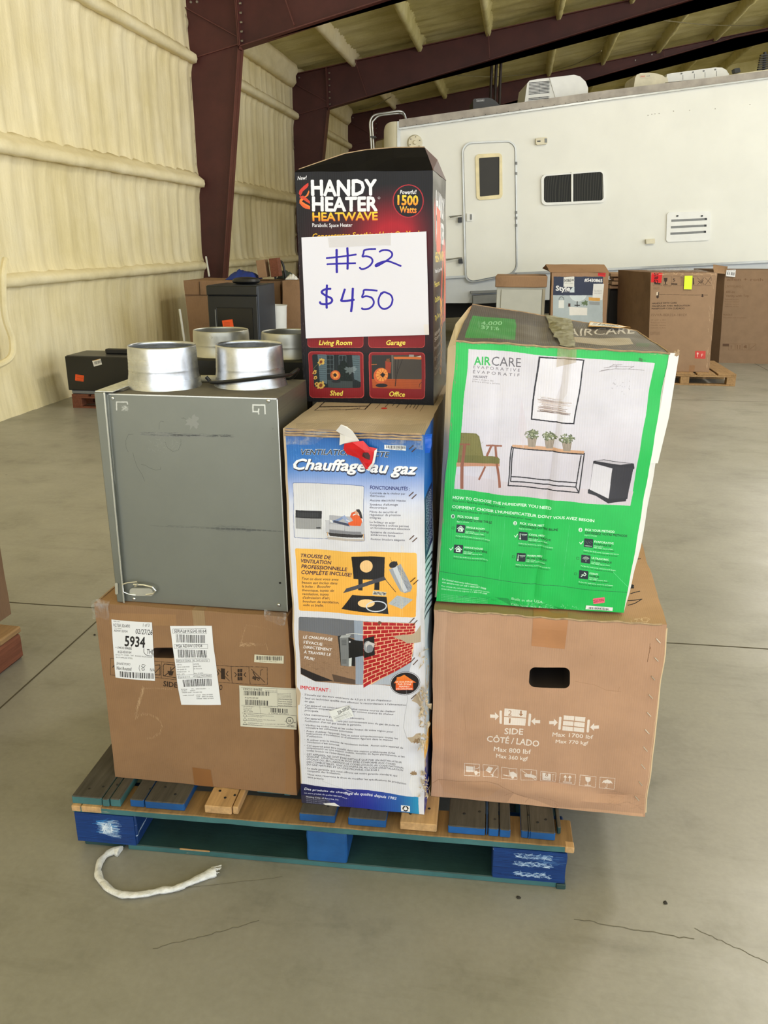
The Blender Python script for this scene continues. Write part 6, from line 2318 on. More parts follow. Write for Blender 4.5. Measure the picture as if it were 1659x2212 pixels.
# peeling red and white hanger card
def peel(name, pts, m, parent):
    bm = bmesh.new()
    rows = [[bm.verts.new(p_) for p_ in r_] for r_ in pts]
    for a_, b_ in zip(rows, rows[1:]):
        for i in range(len(a_) - 1):
            bm.faces.new([a_[i], a_[i + 1], b_[i + 1], b_[i]])
    o = bmobj(name, bm, m, parent)
    md = o.modifiers.new('thickness', 'SOLIDIFY')
    md.thickness = 0.0006
    return o
M_RED = plain('red_paper', (208, 26, 34), 0.35, var=0.12, scale=40)
M_REDDK = plain('charred_ink', (60, 20, 22), 0.6)
M_PAPERW = plain('torn_paper', (226, 222, 218), 0.6, var=0.08)
yo = YB
pk = lambda x, y, o: P(*U3(x, y), yo - o)
tg = empty('torn_sticker', pk(700, 500, 0.01), 'torn red and white sticker peeling off the tall blue carton', 'sticker')
peel('paper_backing', [[pk(580, 370, .018), pk(630, 308, .026), pk(690, 330, .022)], [pk(622, 400, .012), pk(670, 420, .016), pk(745, 375, .022)], [pk(615, 515, .009), pk(664, 496, .013), pk(812, 472, .018)]], M_PAPERW, tg)
peel('red_face', [[pk(664, 500, .012), pk(740, 484, .022), pk(850, 470, .020), pk(905, 530, .016), pk(990, 548, .010)],
                  [pk(656, 552, .009), pk(720, 540, .018), pk(850, 560, .026), pk(920, 570, .018), pk(970, 590, .012)],
                  [pk(690, 602, .008), pk(770, 590, .016), pk(840, 620, .020), pk(905, 630, .020), pk(966, 640, .012)],
                  [pk(800, 630, .010), pk(830, 650, .014), pk(860, 690, .018), pk(900, 690, .018), pk(960, 690, .012)],
                  [pk(868, 740, .008), pk(872, 745, .012), pk(885, 752, .014), pk(905, 745, .012), pk(935, 735, .010)]], M_RED, tg)
peel('burnt_patch', [[pk(850, 590, .0285), pk(900, 588, .025), pk(920, 620, .024)], [pk(840, 625, .027), pk(880, 650, .026), pk(915, 660, .024)]], M_REDDK, tg)
peel('torn_edge', [[pk(990, 548, .011), pk(982, 600, .014), pk(962, 690, .014), pk(910, 770, .010)], [pk(962, 570, .013), pk(956, 610, .016), pk(940, 690, .016), pk(880, 760, .012)]], M_PAPERW, tg)
# small crooked white label with hand-stamped number
def d5(c):
    z = U5
    T(c, z, '256-30955FL', 612, 374, 742, 310, 34, KK, 0.02)
    for k in range(5):
        T(c, z, 'manufacturer date serial', 560 + k * 8, 400 + k * 9, 716 + k * 8, 350 + k * 9, 7, (120, 120, 124))
    c.line(z.L([(572, 412), (690, 372)]), 0.4, KK)
sticker(CB, 'number_label', U5, [(516, 340), (726, 278), (768, 396), (566, 446)], 300, 220, (226, 226, 226), cbx, d5, 0.0022, label='crooked white label with a stamped number')

# ================================================================== BLACK AND RED HEATER CARTON
YH = 1.94
ZH = ztop + 0.003
bl, br = P(657, 868, YH), P(937, 872, YH)
bl.z = br.z = ZH
tlh, trh = P(637, 372, YH), P(935, 368, YH)
tlh.z = trh.z = (tlh.z + trh.z) / 2
yr = PX(972, 384, trh.x).y
HDp = min(max(yr - YH, 0.2), 0.34)
dv = Vector((0, HDp, 0))
CH = Carton([bl, br, trh, tlh], [bl + dv, br + dv, trh + dv, tlh + dv], bulge=(0.003, 0.004, 0), wob=0.002, seed=9)
chx = empty('carton', ((bl.x + br.x) / 2, YH + HDp / 2, ZH), 'black and red space heater carton with a price sheet taped on it', 'box')
ch = Canvas(cquad(CH), 1000, 1700, (18, 15, 17))
def redglow(x, y):
    d = np.sqrt(((x - 850) / 120) ** 2 + ((y - 505) / 110) ** 2)
    g_ = np.clip(1 - d, 0, 1) ** 0.9
    e = np.clip((y - 420) / 100, 0, 1) * 0.55
    f_ = np.clip(g_ * 1.0 + e * (1 - np.clip((y - 720) / 60, 0, 1)) * 0.6, 0, 1)[:, None]
    return np.array((18, 15, 17)) * (1 - f_) + np.array((170, 22, 38)) * f_
ch.poly([(630, 360), (945, 360), (945, 760), (630, 760)], redglow)
def frame_edge(x, y):
    f_ = np.clip(np.abs(x - 800) / 160 - 0.55, 0, 1)[:, None]
    return np.c_[np.tile((17, 14, 16), (len(x), 1)), np.clip(f_[:, 0] * 1.8, 0, 1)]
ch.poly([(630, 360), (945, 360), (945, 760), (630, 760)], frame_edge)
WH = (240, 238, 244)
T(ch, H1, 'New!', 100, 344, 188, 340, 36, WH, 0.02, 0.2)
T(ch, H1, 'HANDY', 226, 488, 848, 478, 138, WH, 0.055)
T(ch, H1, 'HEATER', 234, 632, 856, 626, 128, WH, 0.055)
ch.ring(H1(868, 510), 2.4, 2.4, 0.5, WH)
T(ch, H1, 'R', 863, 516, 873, 516, 10, WH, 0.0)
T(ch, H1, 'HEATWAVE', 238, 728, 858, 716, 76, (196, 70, 30), 0.045)
ch.text('HEATWAVE', H1(238, 722), H1(858, 710), 72 / H1.k, vgrad(455, (250, 224, 60), 476, (232, 150, 40)), 0.035)
T(ch, H1, 'Parabolic Space Heater', 236, 782, 618, 778, 34, WH, 0.02)
T(ch, H1, 'Concentrates Soothing Heat On You!', 236, 888, 1250, 858, 46, (240, 186, 40), 0.03, 0.2)
# spiral flame mark
def ribbon(pts, col):
    ch.poly(H1.L(pts), col)
ribbon([(202, 370), (160, 400), (118, 440), (110, 470), (125, 495), (135, 480), (150, 450), (190, 418), (202, 400)], (206, 58, 44))
ribbon([(200, 415), (206, 440), (180, 490), (135, 510), (118, 530), (116, 560), (150, 600), (215, 620), (216, 590), (170, 565), (140, 545), (160, 520), (200, 490), (210, 460)], (240, 122, 50))
ribbon([(112, 500), (150, 490), (190, 520), (214, 545), (216, 570), (180, 548), (140, 520)], (214, 70, 44))
ribbon([(118, 545), (150, 570), (200, 600), (216, 620), (170, 612), (130, 580)], (230, 96, 48))
# badge
ch.ell(H1(1143, 536), 148 / H1.k, 156 / H1.k, (176, 40, 50))
ch.ell(H1(1143, 536), 138 / H1.k, 147 / H1.k, (20, 17, 19))
T(ch, H1, 'Powerful!', 1064, 472, 1220, 470, 38, WH, 0.02, 0.2)
ch.text('1500', H1(1040, 572), H1(1238, 574), 88 / H1.k, vgrad(420, (252, 214, 60), 442, (236, 140, 36)), 0.05)
ch.text('Watts', H1(1060, 644), H1(1222, 646), 58 / H1.k, vgrad(446, (250, 190, 60), 460, (226, 90, 36)), 0.045)
# lower room tiles
TR = (136, 28, 32)
for (x0, x1) in ((197, 720), (768, 1304)):
    ch.rr(H2.L([(x0, 380), (x1, 380), (x1, 652), (x0, 650)]), 8, (186, 70, 66))
    ch.rr(H2.L([(x0 + 4, 380), (x1 - 4, 380), (x1 - 4, 646), (x0 + 4, 644)]), 8, TR)
YL_ = (244, 226, 96)
T(ch, H2, 'Living Room', 304, 624, 614, 626, 44, YL_, 0.03, 0.2)
T(ch, H2, 'Garage', 936, 622, 1116, 622, 44, YL_, 0.03, 0.2)
ch.rr(H2.L([(202, 688), (722, 690), (728, 1136), (216, 1130)]), 8, (190, 74, 70))
ch.rr(H2.L([(206, 694), (716, 696), (722, 1130), (220, 1126)]), 8, TR)
ch.rr(H2.L([(772, 692), (1304, 696), (1302, 1142), (778, 1136)]), 8, (190, 74, 70))
ch.rr(H2.L([(778, 698), (1298, 702), (1296, 1136), (784, 1130)]), 8, TR)
T(ch, H2, 'Shed', 402, 1106, 528, 1108, 46, YL_, 0.03, 0.2)
T(ch, H2, 'Office', 962, 1114, 1112, 1118, 46, YL_, 0.03, 0.2)
# shed picture
ch.rr(H2.L([(238, 716), (686, 720), (698, 1036), (258, 1032)]), 5, (26, 34, 36))
for (x, y0, x1, y1) in ((290, 716, 372, 1000), (616, 724, 690, 980)):
    ch.poly(H2.L([(x, y0), (x1, y0), (x1 + 6, y1), (x + 20, y1 - 30)]), (86, 104, 112))
    for k in range(12):
        ch.line(H2.L([(x + 12, y0 + 14 + k * 20), (x1 - 4, y0 + 16 + k * 20)]), 0.7, (50, 62, 68))
for (x, y0, x1, y1) in ((374, 724, 440, 900), (492, 726, 560, 900)):
    ch.line(H2.L([(x, y0), (x1, y0), (x1, y1), (x, y1)]), 0.9, (96, 110, 116), closed=True)
    for k in range(1, 4):
        ch.line(H2.L([(x, y0 + k * 44), (x1, y0 + k * 44)]), 0.6, (96, 110, 116))
    ch.line(H2.L([((x + x1) / 2, y0), ((x + x1) / 2, y1)]), 0.6, (96, 110, 116))
ch.poly(H2.L([(470, 1000), (480, 830), (540, 760), (600, 850), (620, 980)]), (14, 26, 22))
ch.smear(H2.L([(470, 820), (610, 820), (620, 980), (470, 980)]), (40, 66, 50), 60, 5, 4, 0.8, 0.6, 0.5, 1.5)
ch.poly(H2.L([(380, 960), (620, 970), (620, 1034), (390, 1032)]), (58, 66, 66))
ch.blotch(H2(600, 862), 8, (150, 160, 166), 9, 0.6, 0.4, asp=1.6)
for (x, y, r_) in ((322, 790, 26), (262, 890, 16), (270, 940, 14), (320, 1012, 30), (282, 1000, 16)):
    ch.blotch(H2(x, y), r_ / H2.k * 1.3, (206, 166, 80), int(x), 1, 0.35, asp=0.8, rot=0.5)
    ch.ell(H2(x, y), r_ / H2.k * 0.5, r_ / H2.k * 0.65, (120, 60, 30), rot=0.4)
ch.line(H2.L([(250, 860), (270, 830), (310, 800)]), 0.8, (110, 110, 50))
ch.ell(H2(456, 914), 48 / H2.k, 46 / H2.k, (196, 92, 50))
ch.ell(H2(454, 912), 34 / H2.k, 34 / H2.k, (232, 150, 70))
for k in range(7):
    ch.line(H2.L([(412 + k * 2, 890 + k * 10), (454, 914)]), 0.5, (120, 50, 30))
ch.poly(H2.L([(434, 912), (452, 892), (472, 912), (454, 932)]), (30, 26, 28))
ch.ell(H2(462, 974), 10, 2.6, (34, 34, 38))
# office picture
ch.rr(H2.L([(798, 718), (1268, 724), (1268, 1046), (806, 1036)]), 5, (72, 66, 60))
ch.poly(H2.L([(800, 950), (1268, 955), (1268, 1046), (806, 1036)]), (176, 84, 40))
for k in range(5):
    ch.line(H2.L([(800, 965 + k * 16), (1268, 970 + k * 16)]), 0.5, (140, 62, 30))
ch.poly(H2.L([(984, 720), (1000, 720), (1002, 952), (990, 952)]), (104, 98, 92))
ch.poly(H2.L([(800, 722), (984, 722), (988, 952), (802, 948)]), (48, 46, 44))
ch.poly(H2.L([(1004, 738), (1268, 740), (1268, 764), (1010, 762)]), (206, 112, 54))
ch.poly(H2.L([(1150, 718), (1196, 718), (1196, 740), (1146, 740)]), (150, 150, 150))
ch.poly(H2.L([(1210, 740), (1262, 726), (1268, 742)]), (206, 196, 186))
ch.poly(H2.L([(928, 780), (984, 790), (978, 900), (930, 890)]), (156, 62, 40))
ch.blotch(H2(952, 770), 4, (120, 70, 40), 5, 1, 0.4)
for pts in ([(1020, 764), (1026, 930), (1020, 1020)], [(1086, 764), (1040, 900), (1022, 1020)], [(1050, 764), (1036, 900)], [(1270, 980), (1250, 1000), (1246, 1030)]):
    ch.line(H2.L(pts), 0.9, (30, 26, 26))
ch.ell(H2(886, 918), 68 / H2.k, 74 / H2.k, (206, 96, 54), rot=0.2)
ch.ell(H2(896, 912), 56 / H2.k, 62 / H2.k, (232, 150, 74), rot=0.2)
for k in range(11):
    a_ = k / 11 * 2 * math.pi
    ch.line([H2(902 + 16 * math.cos(a_), 912 + 16 * math.sin(a_)), H2(896 + 66 * math.cos(a_), 916 + 70 * math.sin(a_))], 0.7, (150, 60, 30))
ch.poly(H2.L([(880, 912), (904, 888), (928, 912), (906, 938)]), (28, 24, 26))
ch.ell(H2(892, 1012), 13, 4, (34, 32, 36))
ch.blotch(H2(826, 800), 4, (40, 52, 36), 3, 1, 0.5)
ch.poly(H2.L([(798, 806), (850, 806), (850, 812), (798, 814)]), (190, 106, 56))
ch.smear([(640, 380), (930, 380), (930, 860), (650, 860)], (70, 62, 62), 40, 2, 12, 0.35, 0.3, 0.3, 1.5)
ch.smear([(638, 370), (645, 370), (662, 860), (655, 860)], (120, 108, 100), 60, 4, 5, 0.6, 0.6, 1.5, 0.2)
ch.smear([(650, 855), (940, 860), (940, 870), (655, 868)], (120, 108, 100), 40, 5, 5, 0.5, 0.6, 0.2, 0.6)
# side face: 100 wide, 300 high
hs = Canvas([(0, 0), (100, 0), (100, 300), (0, 300)], 500, 1500, (40, 34, 36))
hs.poly([(0, 0), (100, 0), (100, 150), (0, 150)], vgrad(0, (74, 68, 66), 80, (60, 50, 50), (150, (46, 26, 30))))
hs.ell((78, 158), 34, 76, (214, 60, 60))
hs.ell((80, 165), 28, 66, (236, 104, 96))
hs.ell((66, 150), 12, 50, (232, 130, 60))
hs.ell((64, 152), 8, 44, (40, 30, 30))
hs.poly([(0, 205), (100, 200), (100, 300), (0, 300)], (38, 30, 32))
hs.smear([(60, 190), (100, 190), (100, 290), (60, 290)], (120, 112, 108), 120, 8, 20, 2.2, 0.5, 1.4, 0.3)
hs.text('HANDY', (18, 50), (84, 56), 28, WH, 0.06)
hs.text('HEATER', (16, 86), (78, 90), 26, WH, 0.06)
hs.poly([(22, 40), (44, 46), (44, 96), (34, 104), (20, 98)], (246, 92, 60))
hs.poly([(6, 46), (16, 30), (14, 60), (20, 92), (10, 84), (8, 62)], (206, 58, 44))
hs.text('HEATWAVE', (12, 112), (64, 112), 12, (236, 196, 60), 0.05)
hs.text('Parabolic Space Heater', (10, 126), (50, 125), 5, WH, 0.02)
for k, (s_, y) in enumerate((('Features:', 144), ('Oscillates', 164), ('Tip Over', 188))):
    hs.text(s_, (6, y), (34, y - 1), 7, (226, 206, 80), 0.03)
for k, (s_, y) in enumerate((('Adjustable', 209), ('Stand', 216), ('Portable', 228), ('8\' cord', 242), ('360 & 90', 256), ('Heat zones', 263))):
    hs.text(s_, (6, y), (34, y - 3), 5.5, (226, 222, 228), 0.03)
for k in range(9):
    hs.poly([(36, 158 + k * 12), (50, 168 + k * 12), (60, 164 + k * 12), (52, 178 + k * 12), (40, 172 + k * 12)], (244, 166, 70))
hs.poly([(86, 0), (100, 0), (100, 40), (90, 36)], (26, 24, 26))
CH.build('carton_body', {'front': printed('heater_carton_front', ch, 0.42, 0.05, 0.22, 60), 'right': printed('heater_carton_side', hs, 0.22, 0.05, 0.6), 'top': plain('carton_inside_grey', (120, 110, 100), 0.8), '*': plain('carton_black', (28, 25, 26), 0.4)}, chx, (20, 10, 30))
# tented top flaps
M_FLAP = plain('flap_black', (14, 12, 12), 0.9, var=0.2, scale=10, spec=.08)
M_FLAPR = plain('flap_red_black', (70, 30, 34), 0.35, var=0.4, scale=8)
yr_ = YH + 0.13
rl, rm, rr2 = P(646, 366, YH + 0.02), P(790, 324, yr_), P(917, 318, yr_)
top_pts = [rl, P(700, 347, YH + 0.07), P(745, 332, yr_ - 0.02), rm, P(850, 319, yr_), rr2]
bm = bmesh.new()
bot = [tlh.lerp(trh, f_) + Vector((0, 0.001, 0.0005)) for f_ in (0, 0.22, 0.38, 0.52, 0.72, 1.0)]
mid_ = [a_.lerp(b_, 0.5) + Vector((0, -0.004 + 0.004 * math.sin(i * 2.1), 0.004 * math.sin(i * 1.7))) for i, (a_, b_) in enumerate(zip(bot, top_pts))]
rows = [[bm.verts.new(p_) for p_ in r_] for r_ in (bot, mid_, top_pts)]
for a_, b_ in zip(rows, rows[1:]):
    for i in range(len(a_) - 1):
        bm.faces.new([a_[i], a_[i + 1], b_[i + 1], b_[i]])
fl = bmobj('top_flap', bm, M_FLAP, chx)
md = fl.modifiers.new('t', 'SOLIDIFY'); md.thickness = 0.003
bk = trh + Vector((0, HDp, 0.0))
bkl = tlh + Vector((0, HDp, 0.0))
bm = bmesh.new()
p_ = [bm.verts.new(v_) for v_ in (trh + Vector((0.001, 0, 0.001)), bk + Vector((0.001, 0, 0.001)), P(945, 345, yr_ + 0.06), rr2)]
bm.faces.new(p_)
fl = bmobj('top_flap', bm, M_FLAPR, chx)
fl['label'] = 'side flap printed red and black'
md = fl.modifiers.new('t', 'SOLIDIFY'); md.thickness = 0.003
bm = bmesh.new()
rows = [[bm.verts.new(v_) for v_ in r_] for r_ in (top_pts, [bkl + Vector((0, 0, 0.002)), bkl.lerp(bk, .22) + Vector((0, 0, .002)), bkl.lerp(bk, .4) + Vector((0, 0, .002)), bkl.lerp(bk, .6) + Vector((0, 0, .002)), bkl.lerp(bk, .8) + Vector((0, 0, .002)), bk + Vector((0, 0, 0.002))])]
for i in range(5):
    bm.faces.new([rows[0][i], rows[0][i + 1], rows[1][i + 1], rows[1][i]])
fl = bmobj('top_flap', bm, M_FLAP, chx)
md = fl.modifiers.new('t', 'SOLIDIFY'); md.thickness = 0.003
tube('worn_flap_edge', top_pts, 0.0018, M_EDGE, chx, 5)

# price sheet
ys = YH - 0.009
sq = [(651, 513), (921, 500), (927, 723), (661, 731)]
sc_ = Canvas(sq, 1000, 820, (222, 220, 230))
BL_ = (42, 28, 160)
def hand(pts, z, w_=3.9, k=6):
    sp_ = [(p.x, p.y) for p in spline([(x, y, 0) for x, y in pts], k)]
    sc_.line(z.L(sp_), w_, BL_)
    for x, y in sp_[::2] + [sp_[-1]]:
        sc_.ell(z(x, y), w_ / 2, w_ / 2, BL_, n=10)
hand([(462, 1006), (462, 1100), (464, 1216)], H1, 5.0)
hand([(562, 990), (566, 1080), (564, 1184)], H1, 4.8)
hand([(370, 1084), (500, 1070), (642, 1050)], H1)
hand([(376, 1142), (500, 1136), (636, 1132)], H1)
hand([(826, 998), (760, 1000), (722, 1010), (714, 1040), (706, 1068), (740, 1066), (784, 1080), (800, 1112), (780, 1150), (740, 1178), (700, 1188), (680, 1176)], H1)
hand([(868, 1022), (900, 1008), (950, 1010), (984, 1034), (980, 1070), (930, 1110), (880, 1140), (836, 1162), (834, 1146), (880, 1124), (940, 1112), (1000, 1130), (1068, 1158)], H1)
hand([(372, 76), (368, 180), (370, 286)], H2, 4.6)
hand([(404, 108), (360, 112), (328, 130), (330, 150), (370, 176), (410, 196), (420, 220), (400, 244), (356, 252), (318, 248), (308, 234)], H2, 4.4)
hand([(538, 116), (530, 140), (512, 200), (508, 220), (550, 222), (622, 212)], H2, 4.6)
hand([(614, 108), (610, 200), (606, 260), (598, 318)], H2, 5.0)
hand([(840, 126), (780, 120), (722, 120), (714, 150), (702, 186), (740, 178), (790, 192), (812, 230), (800, 268), (760, 296), (714, 300), (700, 292)], H2)
hand([(900, 144), (872, 170), (856, 220), (866, 268), (900, 296), (940, 290), (976, 260), (990, 210), (976, 170), (940, 148), (908, 140), (880, 152)], H2)
sc_.poly(H2.L([(1288, 440), (1340, 440), (1340, 540), (1300, 540)]), (226, 216, 210), 0.6)
vs_, fs_, uv_ = [], [], []
n_ = 10
for j in range(n_ + 1):
    for i in range(n_ + 1):
        u_, v_ = i / n_, j / n_
        x = (sq[3][0] * (1 - u_) + sq[2][0] * u_) * (1 - v_) + (sq[0][0] * (1 - u_) + sq[1][0] * u_) * v_
        y = (sq[3][1] * (1 - u_) + sq[2][1] * u_) * (1 - v_) + (sq[0][1] * (1 - u_) + sq[1][1] * u_) * v_
        p = P(x, y, ys)
        p.y += 0.0012 * math.sin(u_ * 5) - 0.0015 * (1 - v_) * (u_ - 0.5) ** 2 * 4
        vs_.append(p)
for j in range(n_):
    for i in range(n_):
        a_ = j * (n_ + 1) + i
        fs_.append((a_, a_ + 1, a_ + n_ + 2, a_ + n_ + 1))
        uv_ += [(i / n_, j / n_), ((i + 1) / n_, j / n_), ((i + 1) / n_, (j + 1) / n_), (i / n_, (j + 1) / n_)]
sh = obj('price_sheet', vs_, fs_, printed('price_sheet_print', sc_, 0.55, 0.0, 0.3, dirt=0.015), None, uv_)
tag(sh, 'white paper sheet hand-lettered #52 $450 in blue marker', 'sign')
md = sh.modifiers.new('t', 'SOLIDIFY'); md.thickness = 0.0006; md.offset = -1
t = NT('matte_tape'); t.b.inputs['Alpha'].default_value = 0.12; t.set(sr(206, 196, 180), 0.25, 0, 0.6)
q = [P(*H1(400, 980), ys - .0015), P(*H1(978, 960), ys - .002), P(*H1(978, 850), ys - .002), P(*H1(388, 886), ys - .002)]
tp_ = crumple('tape', gridpts(q, 10, 4), t.m, sh, 0.0012, 60, 3)

# ================================================================== LOWER RIGHT BROWN CARTON
YR = 1.715
bl, br = P(932, 1714, YR), P(1390, 1779, YR)
bl.z = br.z = ZP
tlr, trr = P(937, 1310, YR), P(1441, 1358, YR)
ZR = (tlr.z + trr.z) / 2
tlr.z = trr.z = ZR
RDp = 0.72
dv = Vector((0.0, RDp, 0))
def rfront(u, v):
    return (-0.008 * math.exp(-((v - 0.19 + 0.10 * u) / 0.018) ** 2) + 0.007 * math.exp(-((v - 0.12 + 0.08 * u) / 0.03) ** 2)) * (1 if v < 0.4 else 0) \
        + 0.0025 * math.sin(v * 60) * math.exp(-((u - 0.965) / 0.02) ** 2)
CR = Carton([bl, br, trr, tlr], [bl + dv, br + dv, trr + dv + Vector((0.02, 0, 0)), tlr + dv], bulge=(0.006, 0.004, -0.004), wob=0.004,
            dents=((0.02, 0.1, 0.05, 0.1, -0.012), (0.98, 0.05, 0.05, 0.06, -0.008), (0.62, 0.5, 0.25, 0.1, 0.003)), seed=12, frontf=rfront)
crx = empty('carton', ((bl.x + br.x) / 2, YR + RDp / 2, ZP), 'large brown carton with an oval hand hole, under the green box', 'box')
BR0 = (186, 146, 118)
cr0 = Canvas(cquad(CR), 1500, 1500, BR0)
cr0.poly([(925, 1300), (965, 1300), (955, 1720), (925, 1720)], (206, 164, 134), 0.5)
cr0.smear(B1.L([(70, 130), (1600, 240), (1450, 1500), (70, 1350)]), (184, 140, 108), 320, 3, 18, 0.5, 0.3, 1.52, 0.06)
cr0.smear(B1.L([(100, 200), (1500, 240), (1400, 1450), (100, 1300)]), (208, 166, 136), 120, 4, 12, 0.6, 0.35, 0.1, 0.6)
PW_ = (232, 218, 208)
# "2 over 1" clamp mark
def arrow(z, x, y, L_, s_, right=True, col=PW_):
    d = 1 if right else -1
    cr0.poly(z.L([(x, y - s_ * .3), (x + d * L_ * .55, y - s_ * .3 + 1), (x + d * L_ * .55, y - s_ * .75), (x + d * L_, y + 1), (x + d * L_ * .55, y + s_ * .8), (x + d * L_ * .55, y + s_ * .35), (x, y + s_ * .35)]), col)
arrow(B1, 452, 800, 58, 32)
arrow(B1, 770, 832, 58, 32, False)
cr0.rr(B1.L([(514, 764), (530, 766), (528, 850), (512, 848)]), 2, PW_)
cr0.rr(B1.L([(696, 782), (712, 784), (708, 868), (692, 866)]), 2, PW_)
cr0.poly(B1.L([(546, 752), (684, 766), (680, 812), (544, 800)]), PW_)
cr0.poly(B1.L([(543, 806), (680, 818), (676, 866), (540, 854)]), PW_)
INKR = (168, 126, 96)
T(cr0, B1, '2', 568, 796, 590, 798, 32, INKR, 0.0)
T(cr0, B1, '1', 572, 846, 582, 847, 32, INKR, 0.0)
cr0.line(B1.L([(648, 770), (648, 790)]), 3, INKR)
cr0.poly(B1.L([(634, 786), (662, 788), (648, 804)]), INKR)
T(cr0, B1, 'SIDE', 542, 916, 664, 924, 38, PW_, 0.025)
T(cr0, B1, 'CÔTÉ / LADO', 430, 966, 768, 998, 38, PW_, 0.025)
T(cr0, B1, 'Max 800 lbf', 476, 1030, 718, 1046, 28, PW_, 0.02)
T(cr0, B1, 'Max 360 kgf', 490, 1072, 698, 1088, 24, PW_, 0.02)
arrow(B1, 830, 836, 58, 32)
arrow(B1, 1156, 864, 58, 32, False)
cr0.rr(B1.L([(896, 800), (912, 802), (908, 886), (892, 884)]), 2, PW_)
cr0.rr(B1.L([(1080, 816), (1096, 818), (1090, 902), (1074, 900)]), 2, PW_)
for j in range(3):
    for i in range(2):
        x, y = 926 + i * 72 - j * 3, 792 + i * 6 + j * 35
        cr0.poly(B1.L([(x, y), (x + 68, y + 5), (x + 66, y + 34), (x - 1, y + 28)]), PW_)
T(cr0, B1, 'Max 1700 lbf', 854, 930, 1118, 948, 28, PW_, 0.02)
T(cr0, B1, 'Max 770 kgf', 876, 978, 1086, 992, 24, PW_, 0.02)
ic = [(278, 1106), (402, 1118), (526, 1132), (650, 1146), (776, 1160), (904, 1174), (1032, 1186), (1158, 1198)]
for k, (x, y) in enumerate(ic):
    w2, h2 = 100, 76
    pts = [(x, y), (x + w2, y + 9), (x + w2 - 3, y + h2 + 8), (x - 3, y + h2)]
    cr0.line(B1.L(pts), 0.8, PW_, closed=True)
    c_ = lambda a_, b_: B1(x + a_, y + b_ + a_ * 0.09)
    L_ = lambda *q_: [c_(*p_) for p_ in q_]
    if k == 0:
        cr0.poly(L_((8, 18), (58, 18), (58, 58), (8, 58)), PW_)
        cr0.line(L_((64, 12), (64, 60), (96, 60)), 1.4, PW_); cr0.line(L_((68, 36), (88, 30), (96, 20)), 1.4, PW_); cr0.ell(c_(74, 62), 3.4, 3.4, PW_)
    elif k == 1:
        cr0.poly(L_((12, 48), (36, 8), (66, 16), (44, 60)), PW_); cr0.line(L_((94, 12), (60, 64), (48, 66)), 1.4, PW_); cr0.ell(c_(60, 68), 2, 2, PW_)
    elif k == 2:
        cr0.line(L_((10, 56), (50, 58), (50, 12)), 1.4, PW_); cr0.poly(L_((54, 30), (76, 24), (96, 40), (96, 60), (54, 60)), PW_); cr0.ell(c_(70, 62), 3.2, 3.2, PW_)
    elif k == 3:
        cr0.line(L_((6, 8), (94, 74)), 1.2, PW_); cr0.poly(L_((20, 34), (60, 30), (94, 40), (94, 58), (24, 54)), PW_, .9); cr0.line(L_((66, 10), (60, 50)), 1.4, PW_)
    elif k == 4:
        cr0.poly(L_((10, 8), (66, 10), (66, 68), (10, 66)), PW_); T(cr0, Zm(*c_(0, 0), B1.k), '8', 28, 34, 46, 36, 24, INKR, .01); T(cr0, Zm(*c_(0, 0), B1.k), 'MAX', 20, 60, 58, 64, 12, INKR)
        cr0.line(L_((80, 12), (80, 66)), 0.8, PW_); cr0.line(L_((74, 12), (88, 12)), .8, PW_); cr0.line(L_((74, 66), (88, 66)), .8, PW_)
    elif k == 5:
        for dx in (34, 64):
            cr0.line(L_((dx, 22), (dx, 52)), 2, PW_); cr0.poly(L_((dx - 12, 26), (dx + 12, 26), (dx, 8)), PW_)
        cr0.line(L_((22, 60), (78, 60)), 1.2, PW_); cr0.line(L_((22, 68), (78, 68)), 1.2, PW_)
    elif k == 6:
        cr0.poly(L_((32, 8), (66, 8), (64, 32), (52, 42), (44, 42), (34, 32)), PW_); cr0.line(L_((49, 40), (49, 64)), 1.2, PW_); cr0.line(L_((32, 68), (68, 66)), 1.6, PW_)
    else:
        cr0.poly(L_((12, 40), (22, 22), (48, 12), (74, 20), (86, 38), (70, 34), (60, 40), (48, 34), (36, 40), (26, 34)), PW_); cr0.line(L_((48, 10), (48, 64), (42, 70), (36, 64)), 1.0, PW_)
# creases, scuffs, dirt
DK_ = (150, 112, 84)
cr0.line(B1.L([(75, 1240), (110, 1220), (280, 1216), (420, 1222), (500, 1240), (560, 1270), (600, 1296), (680, 1330)]), 0.9, DK_, 0.8)
cr0.poly(B1.L([(110, 1222), (300, 1218), (420, 1224), (520, 1262), (440, 1330), (300, 1340), (150, 1300)]), (186, 142, 110), 0.6)
cr0.poly(B1.L([(600, 1300), (700, 1340), (870, 1400), (1100, 1400), (1250, 1420), (1440, 1440), (1440, 1500), (900, 1420), (560, 1370)]), (212, 166, 132), 0.7)
for pts in ([(540, 1320), (580, 1300), (600, 1290)], [(640, 1310), (700, 1330), (670, 1370)], [(760, 1330), (860, 1350), (900, 1370)], [(860, 1410), (890, 1390), (870, 1370)], [(180, 650), (185, 710), (200, 714)], [(1290, 620), (1280, 650)],
            [(1000, 575), (1120, 600), (1200, 640), (1300, 652)], [(280, 740), (290, 900)], [(1100, 400), (1110, 415)]):
    cr0.line(B1.L(pts), 0.6, DK_, 0.7)
cr0.line(B1.L([(1492, 330), (1488, 370), (1480, 400), (1470, 450)]), 0.9, (96, 64, 40))
cr0.blotch(B1(1490, 360), 2.4, (110, 70, 40), 4, 1, 0.5, asp=.6)
cr0.smear(B1.L([(1250, 1290), (1480, 1320), (1440, 1420), (1200, 1360)]), (150, 116, 92), 60, 6, 14, 1.4, 0.25, 0.1, 0.4)
cr0.line(B1.L([(1600, 240), (1560, 600), (1500, 1000), (1450, 1440)]), 0.7, (216, 184, 150))
crt = Canvas(cquad(CR, 'top'), 700, 900, (172, 138, 102))
